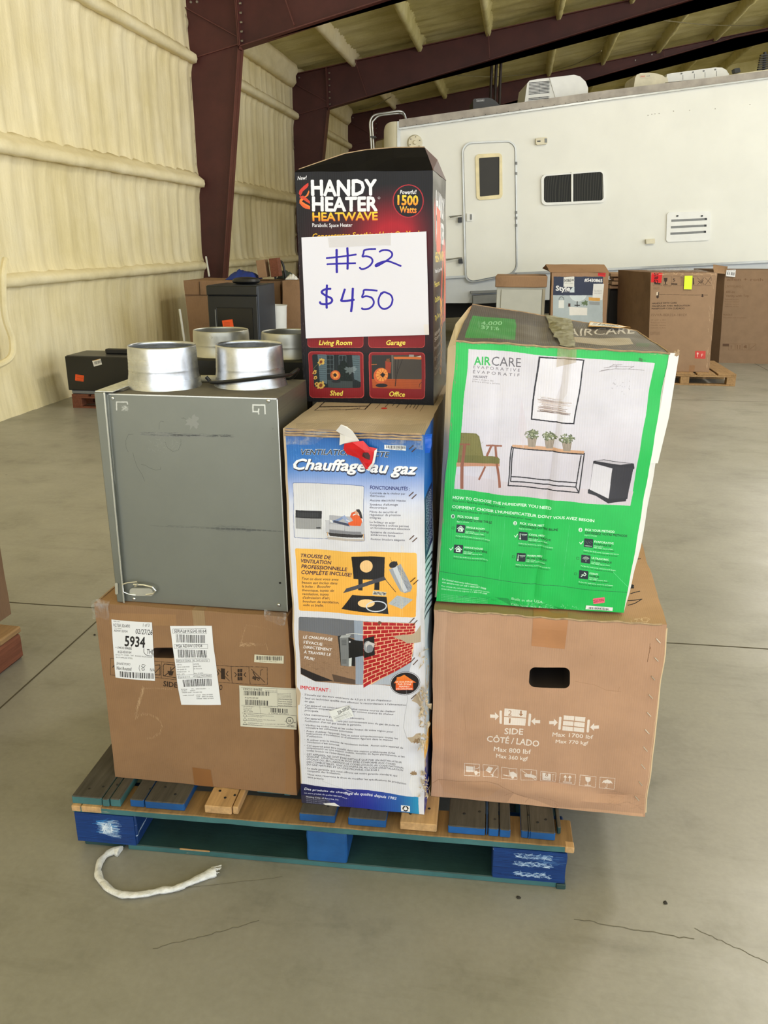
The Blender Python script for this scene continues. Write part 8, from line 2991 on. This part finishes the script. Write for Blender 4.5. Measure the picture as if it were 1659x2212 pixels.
# carton: far right corner at c0, side running toward the viewer
h0 = 0.62
near = c0 + dr * 0.55
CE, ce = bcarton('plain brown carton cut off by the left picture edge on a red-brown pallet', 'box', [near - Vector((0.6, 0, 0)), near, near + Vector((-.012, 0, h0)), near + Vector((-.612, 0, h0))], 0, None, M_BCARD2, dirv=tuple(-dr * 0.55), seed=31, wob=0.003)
p0 = G(45, 1350, zc)
e_ = empty('pallet', (p0.x - .4, p0.y - .2, 0), 'red-brown timber pallet under the carton at the left picture edge', 'pallet')
ang = math.atan2(dr.y, dr.x)
ME = Matrix.Translation((p0.x, p0.y, 0)) @ Matrix.Rotation(ang, 4, 'Z')
for x in (0.0, 0.25, 0.5):
    box('block', (x, -0.5, 0.0), (x + .16, 0.0, .10), M_REDWOOD, e_, .012, ME)
box('deck_board', (0.0, -0.6, .10), (.12, 0.0, .124), M_OLDWOOD, e_, .005, ME)
box('deck_board', (0.16, -0.6, .10), (.34, 0.0, .124), M_OLDWOOD, e_, .005, ME)
box('deck_board', (0.38, -0.6, .10), (.60, 0.0, .124), M_OLDWOOD, e_, .005, ME)

# --- black microwave on a small red pallet by the wall
YM = 6.95
wpallet('small red-brown pallet on the floor under the black microwave', P(160, 878, YM).x, P(160, 878, YM).x + .72, YM - .02, YM + .48, M_REDWOOD, 4)
zf = .128
m0, m1 = P(150, 838, YM), P(332, 836, YM)
mt = P(145, 768, YM).z
M_MW = plain('microwave_black', (20, 20, 21), 0.22, var=0.1)
M_MWT = plain('microwave_shell', (50, 50, 52), 0.4)
mw = empty('microwave', ((m0.x + m1.x) / 2, YM + .2, zf), 'black over-range microwave with an orange tag on a small pallet', 'microwave')
bm = bmesh.new()
add_box(bm, (m0.x, YM, zf + .03), (m1.x, YM + .38, mt), 0.006)
bmobj('shell', bm, M_MWT, mw)
box('door', (m0.x + .002, YM - .022, zf + .035), (m1.x - .16, YM - .001, mt - .004), M_MW, mw, .004)
box('control_panel', (m1.x - .157, YM - .022, zf + .035), (m1.x - .002, YM - .001, mt - .004), M_MW, mw, .004)
box('bottom_trim', (m0.x + .02, YM + .0, zf), (m1.x - .02, YM + .34, zf + .03), M_GREYP, mw, .003)
N1 = Zm(130, 530, 3.0164)
OR_ = (238, 92, 40)
def plate(name, z, quad, Y, base, draw, parent, W=200, H=120, thick=.002):
    q = [P(*z(*p), Y) for p in quad]
    c_ = Canvas([z(*p) for p in quad], W, H, base)
    if draw:
        draw(c_)
    vs_ = [q[3], q[2], q[1], q[0]] + [p + Vector((0, thick, 0)) for p in (q[3], q[2], q[1], q[0])]
    fs = [(0, 1, 2, 3), (7, 6, 5, 4), (0, 4, 5, 1), (1, 5, 6, 2), (2, 6, 7, 3), (3, 7, 4, 0)]
    uv = [(0, 0), (1, 0), (1, 1), (0, 1)] + [(.01, .01)] * 20
    return obj(name, vs_, fs, printed(name + '_print', c_, 0.5, 0, .3, dirt=.03), parent, uv)
def dt(c, z, x, y, k=5):
    for i in range(k):
        c.line(z.L([(x, y + i * 7), (x + 40, y + i * 7 + 3)]), .5, (60, 30, 20), .7)
o = plate('orange_tag', N1, [(99, 840), (154, 848), (151, 888), (97, 880)], YM - .0245, OR_, lambda c: dt(c, N1, 108, 850), mw)
o['label'] = 'orange sale tag'
def bc(c):
    c.bars(N1.L([(222, 758), (264, 748), (268, 766), (226, 778)]), 34, KK, 40)
    c.line(N1.L([(210, 752), (264, 740)]), 1.0, (200, 150, 60))
plate('bar_code_tag', N1, [(208, 752), (262, 738), (272, 776), (220, 790)], YM - .0245, (226, 222, 214), bc, mw)
q = P(*N1(405, 686), YM + .25)
rem = box('handset', (q.x - .12, YM + .15, mt + .001), (q.x + .16, YM + .22, mt + .045), M_BLK, None, .008)
tag(rem, 'small black plastic bar lying on the microwave top', 'handset')

# --- brown cartons, black stove and bits near the column
YC = 9.6
zt0 = P(396, 606, YC).z
xa, xb_ = P(396, 606, YC).x, P(640, 603, YC).x
CK, ck = bcarton('wide brown carton behind the black stove, next to the foam wall', 'box', [(xa + .05, YC, 0), (P(512, 700, YC).x, YC, 0), (P(512, 700, YC).x, YC, zt0), (xa, YC, zt0)], .75, M_BCARD, M_BCARD, seed=33, bulge=(.008, .008, .0))
for px_ in (430,):
    p = P(px_, 618, YC - .012)
    box('flap_seam', (p.x, YC - .012, zt0 - .16), (p.x + .006, YC - .006, zt0 - .01), M_CARDIN, ck)
box('flap_seam', (xa + .01, YC - .012, zt0 - .165), (P(455, 618, YC).x, YC - .006, zt0 - .16), M_CARDIN, ck)
XK0, XK1 = P(512, 700, YC).x + .02, P(606, 603, YC + .25).x
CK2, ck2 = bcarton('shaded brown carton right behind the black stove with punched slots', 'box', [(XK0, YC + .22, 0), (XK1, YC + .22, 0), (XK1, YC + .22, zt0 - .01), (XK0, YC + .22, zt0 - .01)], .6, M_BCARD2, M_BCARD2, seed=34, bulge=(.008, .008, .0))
XK2 = P(664, 603, YC + .3).x + .15
CK3, ck3 = bcarton('brown carton partly hidden behind the black and red heater box', 'box', [(P(610, 730, YC + .1).x, YC + .1, 0), (XK2, YC + .1, 0), (XK2, YC + .1, P(610, 606, YC + .1).z), (P(610, 606, YC + .1).x, YC + .1, P(610, 606, YC + .1).z)], .6, M_BCARD, M_BCARD, seed=35, bulge=(.008, .008, .0))
YS = 8.4
M_STV = plain('stove_enamel', (24, 25, 26), 0.35, var=0.15)
M_STV2 = plain('stove_side', (40, 46, 56), 0.4, var=0.1)
s0, s1 = P(446, 616, YS), P(557, 616, YS)
zs = s0.z
wpallet('pallet holding the black stove', s0.x - .03, s0.x + .72, YS - .05, YS + .62, M_OLDWOOD, 5)
sx = P(555, 700, YS).x
stv = empty('stove', ((s0.x + s1.x) / 2, YS + .3, .128), 'black glass-front stove with an orange tag, standing before brown cartons', 'stove')
bm = bmesh.new()
add_box(bm, (s0.x, YS, .13), (s1.x, YS + .60, zs), 0.008)
bmobj('stove_body', bm, M_STV2, stv)
box('oven_door', (s0.x + .01, YS - .025, .30), (s1.x - .008, YS - .001, zs - .10), M_STV, stv, .008)
box('control_panel', (s0.x + .004, YS - .03, zs - .095), (s1.x - .004, YS - .001, zs - .004), M_STV, stv, .006)
box('door_window', (s0.x + .10, YS - .028, .42), (s1.x - .06, YS - .0255, zs - .22), M_MW, stv, .004)
box('storage_drawer', (s0.x + .01, YS - .025, .145), (s1.x - .008, YS - .001, .29), M_STV, stv, .006)
box('door_trim', (P(464, 640, YS).x, YS - .0265, .36), (P(466, 640, YS).x, YS - .0255, zs - .24), M_GREYP, stv)
o = plate('orange_tag', N1, [(1054, 490), (1122, 482), (1130, 530), (1062, 540)], YS - .031, OR_, lambda c: dt(c, N1, 1066, 500), stv)
o['label'] = 'orange sale tag'
# small speaker-like black thing on the stove top
p = P(530, 607, YS + .25)
bm = bmesh.new()
bmesh.ops.create_uvsphere(bm, u_segments=20, v_segments=8, radius=1.0)
for v_ in bm.verts:
    v_.co = Vector((v_.co.x * .15 + p.x, v_.co.y * .12 + YS + .28, zs + .028 + max(-.026, v_.co.z * .034) + (.012 if v_.co.z > 0 else 0)))
o = bmobj('drain_pan', bm, M_BLK, None, True)
tag(o, 'flat black rounded pan lying on top of the stove', 'pan')
# white perforated bin
YBn = 9.05
b0, b1 = P(592, 716, YBn), P(617, 662, YBn)
zb1 = P(604, 661, YBn).z
rb_ = .088
cxb = P(592, 690, YBn + .1).x
e_ = empty('bin', (cxb, YBn + .1, 0), 'white perforated plastic bin beside the stove', 'bin')
def lathe(name, prof, c, m, parent, n=32):
    bm = bmesh.new()
    rows = [[bm.verts.new((c[0] + r_ * math.cos(k * 2 * math.pi / n), c[1] + r_ * math.sin(k * 2 * math.pi / n), c[2] + z_)) for r_, z_ in prof] for k in range(n)]
    for k in range(n):
        for i in range(len(prof) - 1):
            bm.faces.new([rows[k][i], rows[(k + 1) % n][i], rows[(k + 1) % n][i + 1], rows[k][i + 1]])
    bmesh.ops.recalc_face_normals(bm, faces=bm.faces)
    return bmobj(name, bm, m, parent, True)
lathe('bin_body', [(0.001, .002), (.10, .002), (.11, .02), (.135, zb1 - .02), (.142, zb1), (.134, zb1), (.128, zb1 - .03), (.10, .03), (.001, .03)], (cxb, YBn + .14, 0), M_WHITE, e_)
bm = bmesh.new()
for j in range(12):
    for k in range(12):
        a_ = -math.pi / 2 - .75 + k * .09
        z_ = zb1 - .1 - j * .03
        r_ = .1355 + .0 - (zb1 - z_) * .03
        bmesh.ops.create_cone(bm, cap_ends=True, segments=6, radius1=.006, radius2=.006, depth=.004, matrix=Matrix.Translation((cxb + r_ * math.cos(a_), YBn + .14 + r_ * math.sin(a_), z_)) @ Matrix.Rotation(a_, 4, 'Z') @ Matrix.Rotation(R90, 4, 'Y'))
bmobj('perforation', bm, M_GREYP, e_)['kind'] = 'stuff'
# things lying on the cartons
zt1 = zt0 + .004
def heap(name, px0, px1, py, Y, hgt, m, label, cat, dep=.3, seed=0, base=None):
    a_, b_ = P(px0, py, Y).x, P(px1, py, Y).x
    z_ = zt1 if base is None else base
    vs_, fs = [], []
    nx_, ny_ = 18, 8
    for j in range(ny_ + 1):
        for i in range(nx_ + 1):
            u_, v_ = i / nx_, j / ny_
            hh = hgt * (math.sin(math.pi * u_) * math.sin(math.pi * v_)) ** .5 * (.65 + .7 * abs(noise.noise(Vector((u_ * 4 + seed, v_ * 3, seed)))))
            vs_.append((a_ + (b_ - a_) * u_, Y + dep * v_, z_ + hh))
    for j in range(ny_):
        for i in range(nx_):
            q_ = j * (nx_ + 1) + i
            fs.append((q_, q_ + 1, q_ + nx_ + 2, q_ + nx_ + 1))
    o_ = obj(name, vs_, fs, m, None, smooth=True)
    md_ = o_.modifiers.new('t', 'SOLIDIFY'); md_.thickness = .006; md_.offset = 1
    return tag(o_, label, cat)
heap('tarpaulin', 486, 545, 592, YC + .12, .12, plain('blue_cloth', (28, 52, 130), .7), 'crumpled blue cloth on the brown cartons by the column', 'cloth', .4, 3)
heap('backpack', 598, 628, 600, YC + .48, .11, plain('dark_green_cloth', (58, 66, 56), .8), 'dark green cloth bundle on the cartons left of the heater box', 'cloth', .2, 5)
heap('paper_sheet', 616, 640, 600, YC + .27, .06, M_WHITE, 'small crumpled white paper on the cartons beside the heater box', 'paper', .1, 7)
p = P(570, 595, YC + .3)
box('carton_block', (p.x - .05, YC + .25, zt1), (p.x + .055, YC + .4, zt1 + .2), M_BCARD, None, .004, Matrix.Translation((p.x, 0, zt1)) @ Matrix.Rotation(-.12, 4, 'Y') @ Matrix.Translation((-p.x, 0, -zt1 + .025)))
tag(bpy.data.objects['carton_block'], 'small tan box leaning on the cartons beside the wooden block', 'box')
box('wooden_block', (p.x + .105, YC + .25, zt1), (p.x + .21, YC + .38, zt1 + .21), M_REDWOOD, None, .004, Matrix.Translation((p.x, 0, zt1)) @ Matrix.Rotation(-.1, 4, 'Y') @ Matrix.Translation((-p.x, 0, -zt1 + .02)))
tag(bpy.data.objects['wooden_block'], 'reddish wooden block standing on the cartons', 'block')
a_ = P(596, 594, YC + .45)
o = tube('grip_handle', spline([(a_.x + .0, YC + .43, zt1 + .0), (a_.x - .005, YC + .43, zt1 + .19), (a_.x + .03, YC + .43, zt1 + .21), (a_.x + .09, YC + .43, zt1 + .19), (a_.x + .12, YC + .43, zt1 + .06), (a_.x + .12, YC + .43, zt1 + .0)], 5), .014, M_BLK, None, 8)
tag(o, 'black tubular handle sticking up from the cartons', 'handle')
p0, p1 = P(445, 555, 11.05), P(455, 612, 10.9)
o = tube('fluorescent_tube', [p0, (p1.x + .06, 10.7, zt0 + .01)], .012, M_WHITE, None, 8)
tag(o, 'thin white tube leaning against the nearest maroon column', 'tube')
p1 = P(392, 675, 9.5)
o = tube('white_stick', [P(388, 668, 9.5), (P(400, 700, 9.3).x, 9.3, 0.005)], .014, M_WHITE, None, 8)
tag(o, 'white stick leaning by the left corner of the brown carton', 'stick')

# --- right side: cabinet in its sleeve, vanity carton, flattened board, carton on pallet, long carton
R2 = Zm(1000, 530, 2.5175)
YV = 9.75
gx0, gx1 = P(*R2(172, 300), YV).x, P(*R2(452, 300), YV).x
zt_ = P(*R2(172, 165), YV).z
M_GC = plain('cabinet_grey', (178, 178, 170), .5, var=.04)
gc = empty('cabinet', ((gx0 + gx1) / 2, YV + .25, 0), 'light grey cabinet with a brown cardboard sleeve on its top', 'cabinet')
box('cabinet_body', (gx0 + .02, YV + .012, 0.0), (gx1 - .012, YV + .5, zt_ - .03), M_GC, gc, .004)
box('door', (gx0 + .07, YV, .05), (gx1 - .05, YV + .0115, zt_ - .15), M_GC, gc, .003)
box('side_batten', (gx1 - .045, YV, .0), (gx1 - .014, YV + .0115, zt_ - .14), plain('batten', (150, 142, 124), .6), gc, .003)
box('hinge_slot', (gx0 + .022, YV + .008, zt_ - .50), (gx0 + .065, YV + .0118, zt_ - .49), M_BLK, gc)
bm = bmesh.new()
add_box(bm, (gx0, YV - .012, zt_ - .125), (gx1, YV + .52, zt_), .008)
bmesh.ops.subdivide_edges(bm, edges=bm.edges, cuts=4, use_grid_fill=True)
for v_ in bm.verts:
    v_.co += noise.noise_vector(v_.co * 7) * .006
bmobj('cardboard_sleeve', bm, M_BCARD, gc, True)
YT = 9.7
F_ = [P(*R2(*q_), YT) for q_ in ((484, 420), (788, 420), (794, 152), (484, 146))]
F_[0].z = F_[1].z = 0
z_ = (F_[2].z + F_[3].z) / 2
sc2 = Canvas([R2(484, 146), R2(794, 152), R2(788, 800), R2(484, 800)], 620, 1300, (156, 122, 92))
z = R2
sc2.poly(z.L([(493, 170), (762, 170), (760, 272), (490, 272)]), (44, 52, 78))
sc2.poly(z.L([(490, 272), (760, 272), (758, 800), (486, 800)]), (176, 188, 196))
T(sc2, z, '#5430865', 660, 197, 758, 201, 17, (236, 236, 240), .05)
T(sc2, z, 'Style', 504, 246, 584, 249, 26, (236, 236, 240), .05)
T(sc2, z, 'SELECTIONS', 548, 254, 600, 255, 5, (200, 200, 206), .01)
sc2.poly(z.L([(548, 172), (606, 170), (606, 228), (546, 226)]), (222, 222, 220))
T(sc2, z, '5430865', 550, 200, 588, 199, 17, KK, .02)
sc2.line(z.L([(552, 206), (600, 206)]), .5, (90, 90, 90))
sc2.poly(z.L([(590, 184), (604, 184), (604, 194), (590, 194)]), (70, 70, 70), .5)
sc2.poly(z.L([(710, 210), (768, 210), (758, 298), (704, 294)]), (226, 226, 228))
for k in range(3):
    sc2.line(z.L([(712, 244 + k * 8), (754, 246 + k * 8)]), .5, (120, 120, 124))
sc2.poly(z.L([(736, 140), (778, 142), (774, 172), (734, 166)]), (206, 30, 36))
for k in range(2):
    sc2.line(z.L([(740, 152 + k * 6), (770, 154 + k * 6)]), .6, (110, 20, 20))
sc2.ell(z(626, 262), 46 / z.k, 42 / z.k, (206, 218, 226))
sc2.ring(z(626, 262), 46 / z.k, 42 / z.k, .6, (230, 232, 234), t0=.15, t1=2.9)
sc2.poly(z.L([(607, 210), (690, 210), (690, 272), (607, 272)]), (44, 52, 78))
sc2.poly(z.L([(560, 256), (610, 256), (610, 272), (560, 272)]), (44, 52, 78))
sc2.ring(z(536, 294), 13 / z.k, 14 / z.k, .9, (40, 40, 46))
sc2.poly(z.L([(522, 298), (550, 298), (550, 342), (520, 342)]), (226, 228, 228))
sc2.poly(z.L([(578, 334), (676, 340), (676, 380), (578, 380)]), (230, 228, 226))
sc2.poly(z.L([(573, 316), (584, 316), (584, 334), (572, 334)]), (70, 40, 34))
sc2.line(z.L([(622, 306), (622, 332)]), 2, (30, 30, 34)); sc2.line(z.L([(608, 326), (636, 326)]), 2, (30, 30, 34))
sc2.blotch(z(664, 316), 5, (96, 116, 84), 3, 1, .5, asp=1.3)
sc2.poly(z.L([(684, 282), (746, 286), (744, 304), (684, 300)]), (214, 160, 76))
sc2.poly(z.L([(686, 304), (744, 308), (744, 326), (686, 322)]), (150, 156, 162))
sc2.smear(z.L([(484, 146), (794, 152), (788, 170), (484, 166)]), (150, 108, 76), 30, 4, 8, 1.0, .5, 1.5, .1)
F_[2].z = F_[3].z = z_
CS_ = Carton(F_, [p + Vector((0, .5, 0)) for p in F_], bulge=(.006, .006, .0), wob=.004, seed=41)
st_ = empty('carton', ((F_[0].x + F_[1].x) / 2, YT + .25, 0), 'open-topped brown carton with a navy printed panel and bathroom picture', 'box')
# the print was drawn down to the floor, so refit its lower edge
q_ = CS_.quads['front']
bq_ = [proj(q_[3]), proj(q_[2]), proj(q_[1]), proj(q_[0])]
sc3 = Canvas(bq_, 620, 1500, (156, 122, 92))
sc3.poly([bq_[0], bq_[1], bq_[2], bq_[3]], lambda x, y: sc2.im[np.clip(sc2.tp(np.c_[x, y])[:, 1].astype(int), 0, sc2.H - 1), np.clip(sc2.tp(np.c_[x, y])[:, 0].astype(int), 0, sc2.W - 1)])
CS_.build('carton_body', {'front': printed('vanity_print', sc3, .5, .05, .4), '*': M_BCARD}, st_, (8, 6, 10))
yb_ = YT + .22
f1 = [F_[3] + Vector((-.02, 0, .002)), F_[2] + Vector((.01, 0, .002)), P(*R2(768, 103), yb_), P(*R2(450, 103), yb_)]
crumple('top_flap', gridpts(f1, 6, 3), M_BCARD, st_, .004, 9, 3)
f2 = [F_[3] + Vector((-.02, 0, .002)), P(*R2(450, 103), yb_), P(*R2(432, 126), yb_ + .2), F_[3] + Vector((-.03, .5, .002))]
crumple('top_flap', gridpts(f2, 4, 3), M_BCARD2, st_, .004, 9, 4)
# dark gap, its shade built as a dark box, with a stack of flattened boards
YF = 10.2
x0, x1 = P(*R2(800, 230), YF).x, P(*R2(950, 230), YF).x
zk = P(*R2(860, 236), YF).z
o = box('gap_box', (x0, YF, 0), (x1, YF + .5, zk - .01), plain('gap_shade', (34, 32, 32), .8), None, .01)
tag(o, 'dark box standing in for the shaded gap between the two printed cartons, under the loose boards', 'gap_box')
for k in range(4):
    z0_ = zk + k * .045
    o = box('cardboard_sheet', (x0 - .01 + .02 * (k % 3), YF - .03 - .02 * (k % 2), z0_), (x1 - .02 + .03 * ((k * 2) % 3), YF + .45, z0_ + .036), M_GCARD if k % 2 else M_BCARD, None, .003)
    tag(o, 'flattened cardboard sheet on the dark gap box, ' + ('lowest of the stack', 'second from the bottom', 'second from the top', 'topmost of the stack')[k], 'cardboard', 'flattened sheets on the dark gap box')
# carton on a wooden pallet
YK = 9.18
wpallet('plain wooden pallet under the marked carton with a yellow-green square', P(1395, 800, YK).x - .12, P(1583, 830, YK).x, YK - .10, YK + .95, M_OLDWOOD, 5)
F_ = [P(*R2(994, 686), YK), P(*R2(1338, 692), YK), P(*R2(1384, 145), YK), P(*R2(1022, 152), YK)]
zb_ = .128
F_[0].z = F_[1].z = zb_
zz_ = (F_[2].z + F_[3].z) / 2
F_[2].z = F_[3].z = zz_
F_[0].x = P(*R2(1006, 686), YK).x
C15 = Carton(F_, [F_[0] + Vector((-.24, .80, 0)), F_[1] + Vector((-.02, .86, 0)), F_[2] + Vector((-.02, .86, 0)), F_[3] + Vector((-.24, .80, 0))], bulge=(.008, .006, .0), wob=.004, seed=44)
e15 = empty('carton', ((F_[0].x + F_[1].x) / 2, YK + .4, zb_), 'tall brown carton with handling symbols and a yellow-green square', 'box')
z = R2
c15 = Canvas(cquad(C15), 760, 1200, (148, 120, 95))
ik = (58, 44, 36)
for k in range(6):
    x = 1034 + k * 54
    c15.line(z.L([(x, 168), (x + 46, 168), (x + 46, 222), (x, 222)]), .5, ik, .8, True)
c15.poly(z.L([(1092, 178), (1112, 178), (1110, 196), (1104, 202), (1104, 214), (1098, 214), (1098, 202), (1094, 196)]), ik)
c15.line(z.L([(1092, 216), (1112, 216)]), 1, ik)
T(c15, z, '5', 1142, 198, 1154, 198, 16, ik, .03)
c15.line(z.L([(1134, 212), (1164, 213)]), 2.6, ik)
c15.poly(z.L([(1040, 206), (1074, 207), (1074, 216), (1040, 215)]), ik)
c15.line(z.L([(1180, 178), (1196, 178), (1196, 212)]), .6, ik)
c15.line(z.L([(1252, 180), (1254, 214)]), 2.4, ik)
c15.line(z.L([(1274, 176), (1312, 216)]), .7, ik); c15.line(z.L([(1312, 176), (1276, 216)]), .7, ik)
c15.line(z.L([(1280, 196), (1294, 208), (1306, 190)]), 1.4, ik)
c15.line(z.L([(1316, 176), (1350, 214)]), .7, ik); c15.line(z.L([(1348, 174), (1318, 216)]), .9, ik)
c15.poly(z.L([(1026, 148), (1086, 150), (1078, 206), (1022, 204)]), (206, 34, 38))
c15.text('5/RG', z(1040, 150), z(1038, 206), 22 / z.k, (60, 10, 14), .04, 0.0)
for k in range(3):
    c15.line(z.L([(1034, 230 + k * 6), (1068, 231 + k * 6)]), .4, ik, .7)
    if k < 2:
        c15.line(z.L([(1094, 224 + k * 4), (1130, 224 + k * 4)]), .4, ik, .6)
c15.line(z.L([(1050, 270), (1330, 276)]), .7, ik)
c15.poly(z.L([(1052, 258), (1066, 258), (1064, 284), (1068, 284), (1058, 294), (1048, 284), (1052, 284)]), ik)
c15.poly(z.L([(1298, 270), (1306, 270), (1306, 280), (1310, 280), (1302, 288), (1292, 280), (1298, 280)]), ik)
c15.poly(z.L([(1052, 258), (1062, 256), (1060, 276), (1050, 276)]), (206, 190, 170))
T(c15, z, 'HANDLE WITH CARE', 1028, 325, 1162, 321, 8, ik, .035)
T(c15, z, 'MANIPULER AVEC PRÉCAUTION', 1028, 340, 1234, 336, 8, ik, .035)
T(c15, z, 'MANIPULAR CON CUIDADO', 1026, 354, 1204, 351, 8, ik, .035)
T(c15, z, '15VVA-BER324-181EV', 1024, 392, 1218, 390, 13, (110, 84, 64), -.004)
for k, s_ in enumerate(('24" x 22" x 34.5"', 'Bathroom Vanity', 'Meuble Lavabo', 'Gabinete de Baño')):
    T(c15, z, s_, 1022, 416 + k * 14, 1104, 415 + k * 14, 7, (120, 92, 70), 0)
for k in range(3):
    c15.line(z.L([(1018, 478 + k * 6), (1070, 478 + k * 6)]), .6, (110, 84, 64))
c15.poly(z.L([(1262, 578), (1320, 578), (1318, 620), (1260, 618)]), (196, 70, 66))
c15.line(z.L([(1276, 590), (1276, 610)]), 1.2, (230, 190, 180)); c15.ell(z(1276, 592), 2, 2.4, (230, 190, 180))
T(c15, z, 'F', 1296, 608, 1306, 608, 14, (230, 190, 180), .02)
c15.smear(z.L([(1024, 148), (1384, 148), (1384, 160), (1024, 160)]), (206, 176, 140), 26, 5, 8, 1.2, .7, .05, .3)
c15.smear(z.L([(1350, 150), (1384, 150), (1338, 690), (1318, 690)]), (206, 178, 146), 26, 6, 10, .9, .6, 1.5, .1)
c15.poly(z.L([(1232, 654), (1262, 654), (1258, 692), (1228, 692)]), (146, 104, 66), .6)
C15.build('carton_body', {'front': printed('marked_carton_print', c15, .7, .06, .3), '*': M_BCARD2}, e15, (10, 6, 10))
o = plate('yellow_green_square', R2, [(1206, 166), (1249, 165), (1244, 240), (1201, 239)], YK - .014, (216, 240, 52), None, e15, 40, 60)
o['label'] = 'bright yellow-green paper square'
heap('plastic_film', 1404, 1530, 585, YK + .1, .035, M_FILM, 'crumpled clear film on top of the marked carton', 'plastic film', .5, 9, zz_ + .006)
# long carton at the right edge
YA = 10.9
F_ = [P(1546, 764, YA), P(1546, 764, YA) + Vector((1.5, 0, 0)), None, P(1556, 583, YA)]
F_[0] = P(1555, 766, YA); F_[0].z = 0.0
F_[1] = F_[0] + Vector((1.5, -.0, 0))
F_[2] = Vector((F_[1].x + .03, YA, F_[3].z))
F_[3].x = P(1567, 583, YA).x
z = R2
CA = Carton(F_, [p + Vector((-.26, .55, 0)) for p in F_], bulge=(.01, .008, .0), wob=.005, seed=46)
ea = empty('carton', ((F_[0].x + F_[1].x) / 2, YA + .3, 0), 'wide brown vanity carton cut off by the right picture edge', 'box')
ca = Canvas(cquad(CA), 1300, 1100, (136, 110, 86))
lt_ = (112, 84, 60)
T(ca, z, 'allen + roth', 1436, 194, 1632, 196, 15, lt_, .02)
T(ca, z, '[ BOVELAND ]', 1428, 232, 1522, 234, 12, lt_, .0)
T(ca, z, '60-in', 1430, 264, 1478, 264, 12, lt_, .02)
T(ca, z, 'Vanity with Top', 1428, 285, 1554, 286, 11, lt_, .02)
for k in range(4):
    T(ca, z, 'Meuble-lavabo avec dessus', 1424, 302 + k * 13, 1500, 303 + k * 13, 6, lt_, 0)
T(ca, z, 'FRAGILE', 1414, 388, 1462, 388, 7, lt_, .02)
T(ca, z, 'Tocador con encimera', 1414, 402, 1540, 404, 7, lt_, 0)
for k in range(4):
    x = 1444 + k * 38
    ca.line(z.L([(x, 540), (x + 34, 540), (x + 34, 572), (x, 572)]), .5, lt_, .8, True)
ca.poly(z.L([(1412, 540), (1446, 540), (1446, 554), (1412, 554)]), (90, 66, 48))
ca.line(z.L([(1458, 548), (1458, 564)]), 1.2, lt_)
for x in (1492, 1506):
    ca.line(z.L([(x, 546), (x, 566)]), 1.6, lt_)
ca.blotch(z(1536, 556), 3.4, lt_, 3, 1, .4); ca.line(z.L([(1562, 566), (1590, 544)]), .8, lt_)
ca.smear(z.L([(1390, 110), (1659, 114), (1659, 590), (1360, 590)]), (140, 108, 80), 60, 7, 18, .8, .35, 1.52, .05)
CA.build('carton_body', {'front': printed('long_carton_print', ca, .75, .06, .3), 'left': M_BCARD2, '*': M_BCARD2}, ea, (12, 6, 8))
o = plate('white_tag', R2, [(1434, 134), (1484, 132), (1480, 172), (1430, 168)], YA - .016, (222, 222, 224), lambda c: (c.bars(R2.L([(1438, 146), (1476, 148), (1474, 164), (1436, 160)]), 26, KK, 50), T(c, R2, 'AEHW1359', 1436, 142, 1478, 141, 4, KK)), ea)
o['label'] = 'white bar code tag'
crumple('torn_flap', gridpts([P(1542, 590, YA + .02), P(1566, 592, YA - .01), P(1572, 576, YA), P(1541, 572, YA + .1)], 5, 5), M_GCARD, ea, .018, 12, 5)
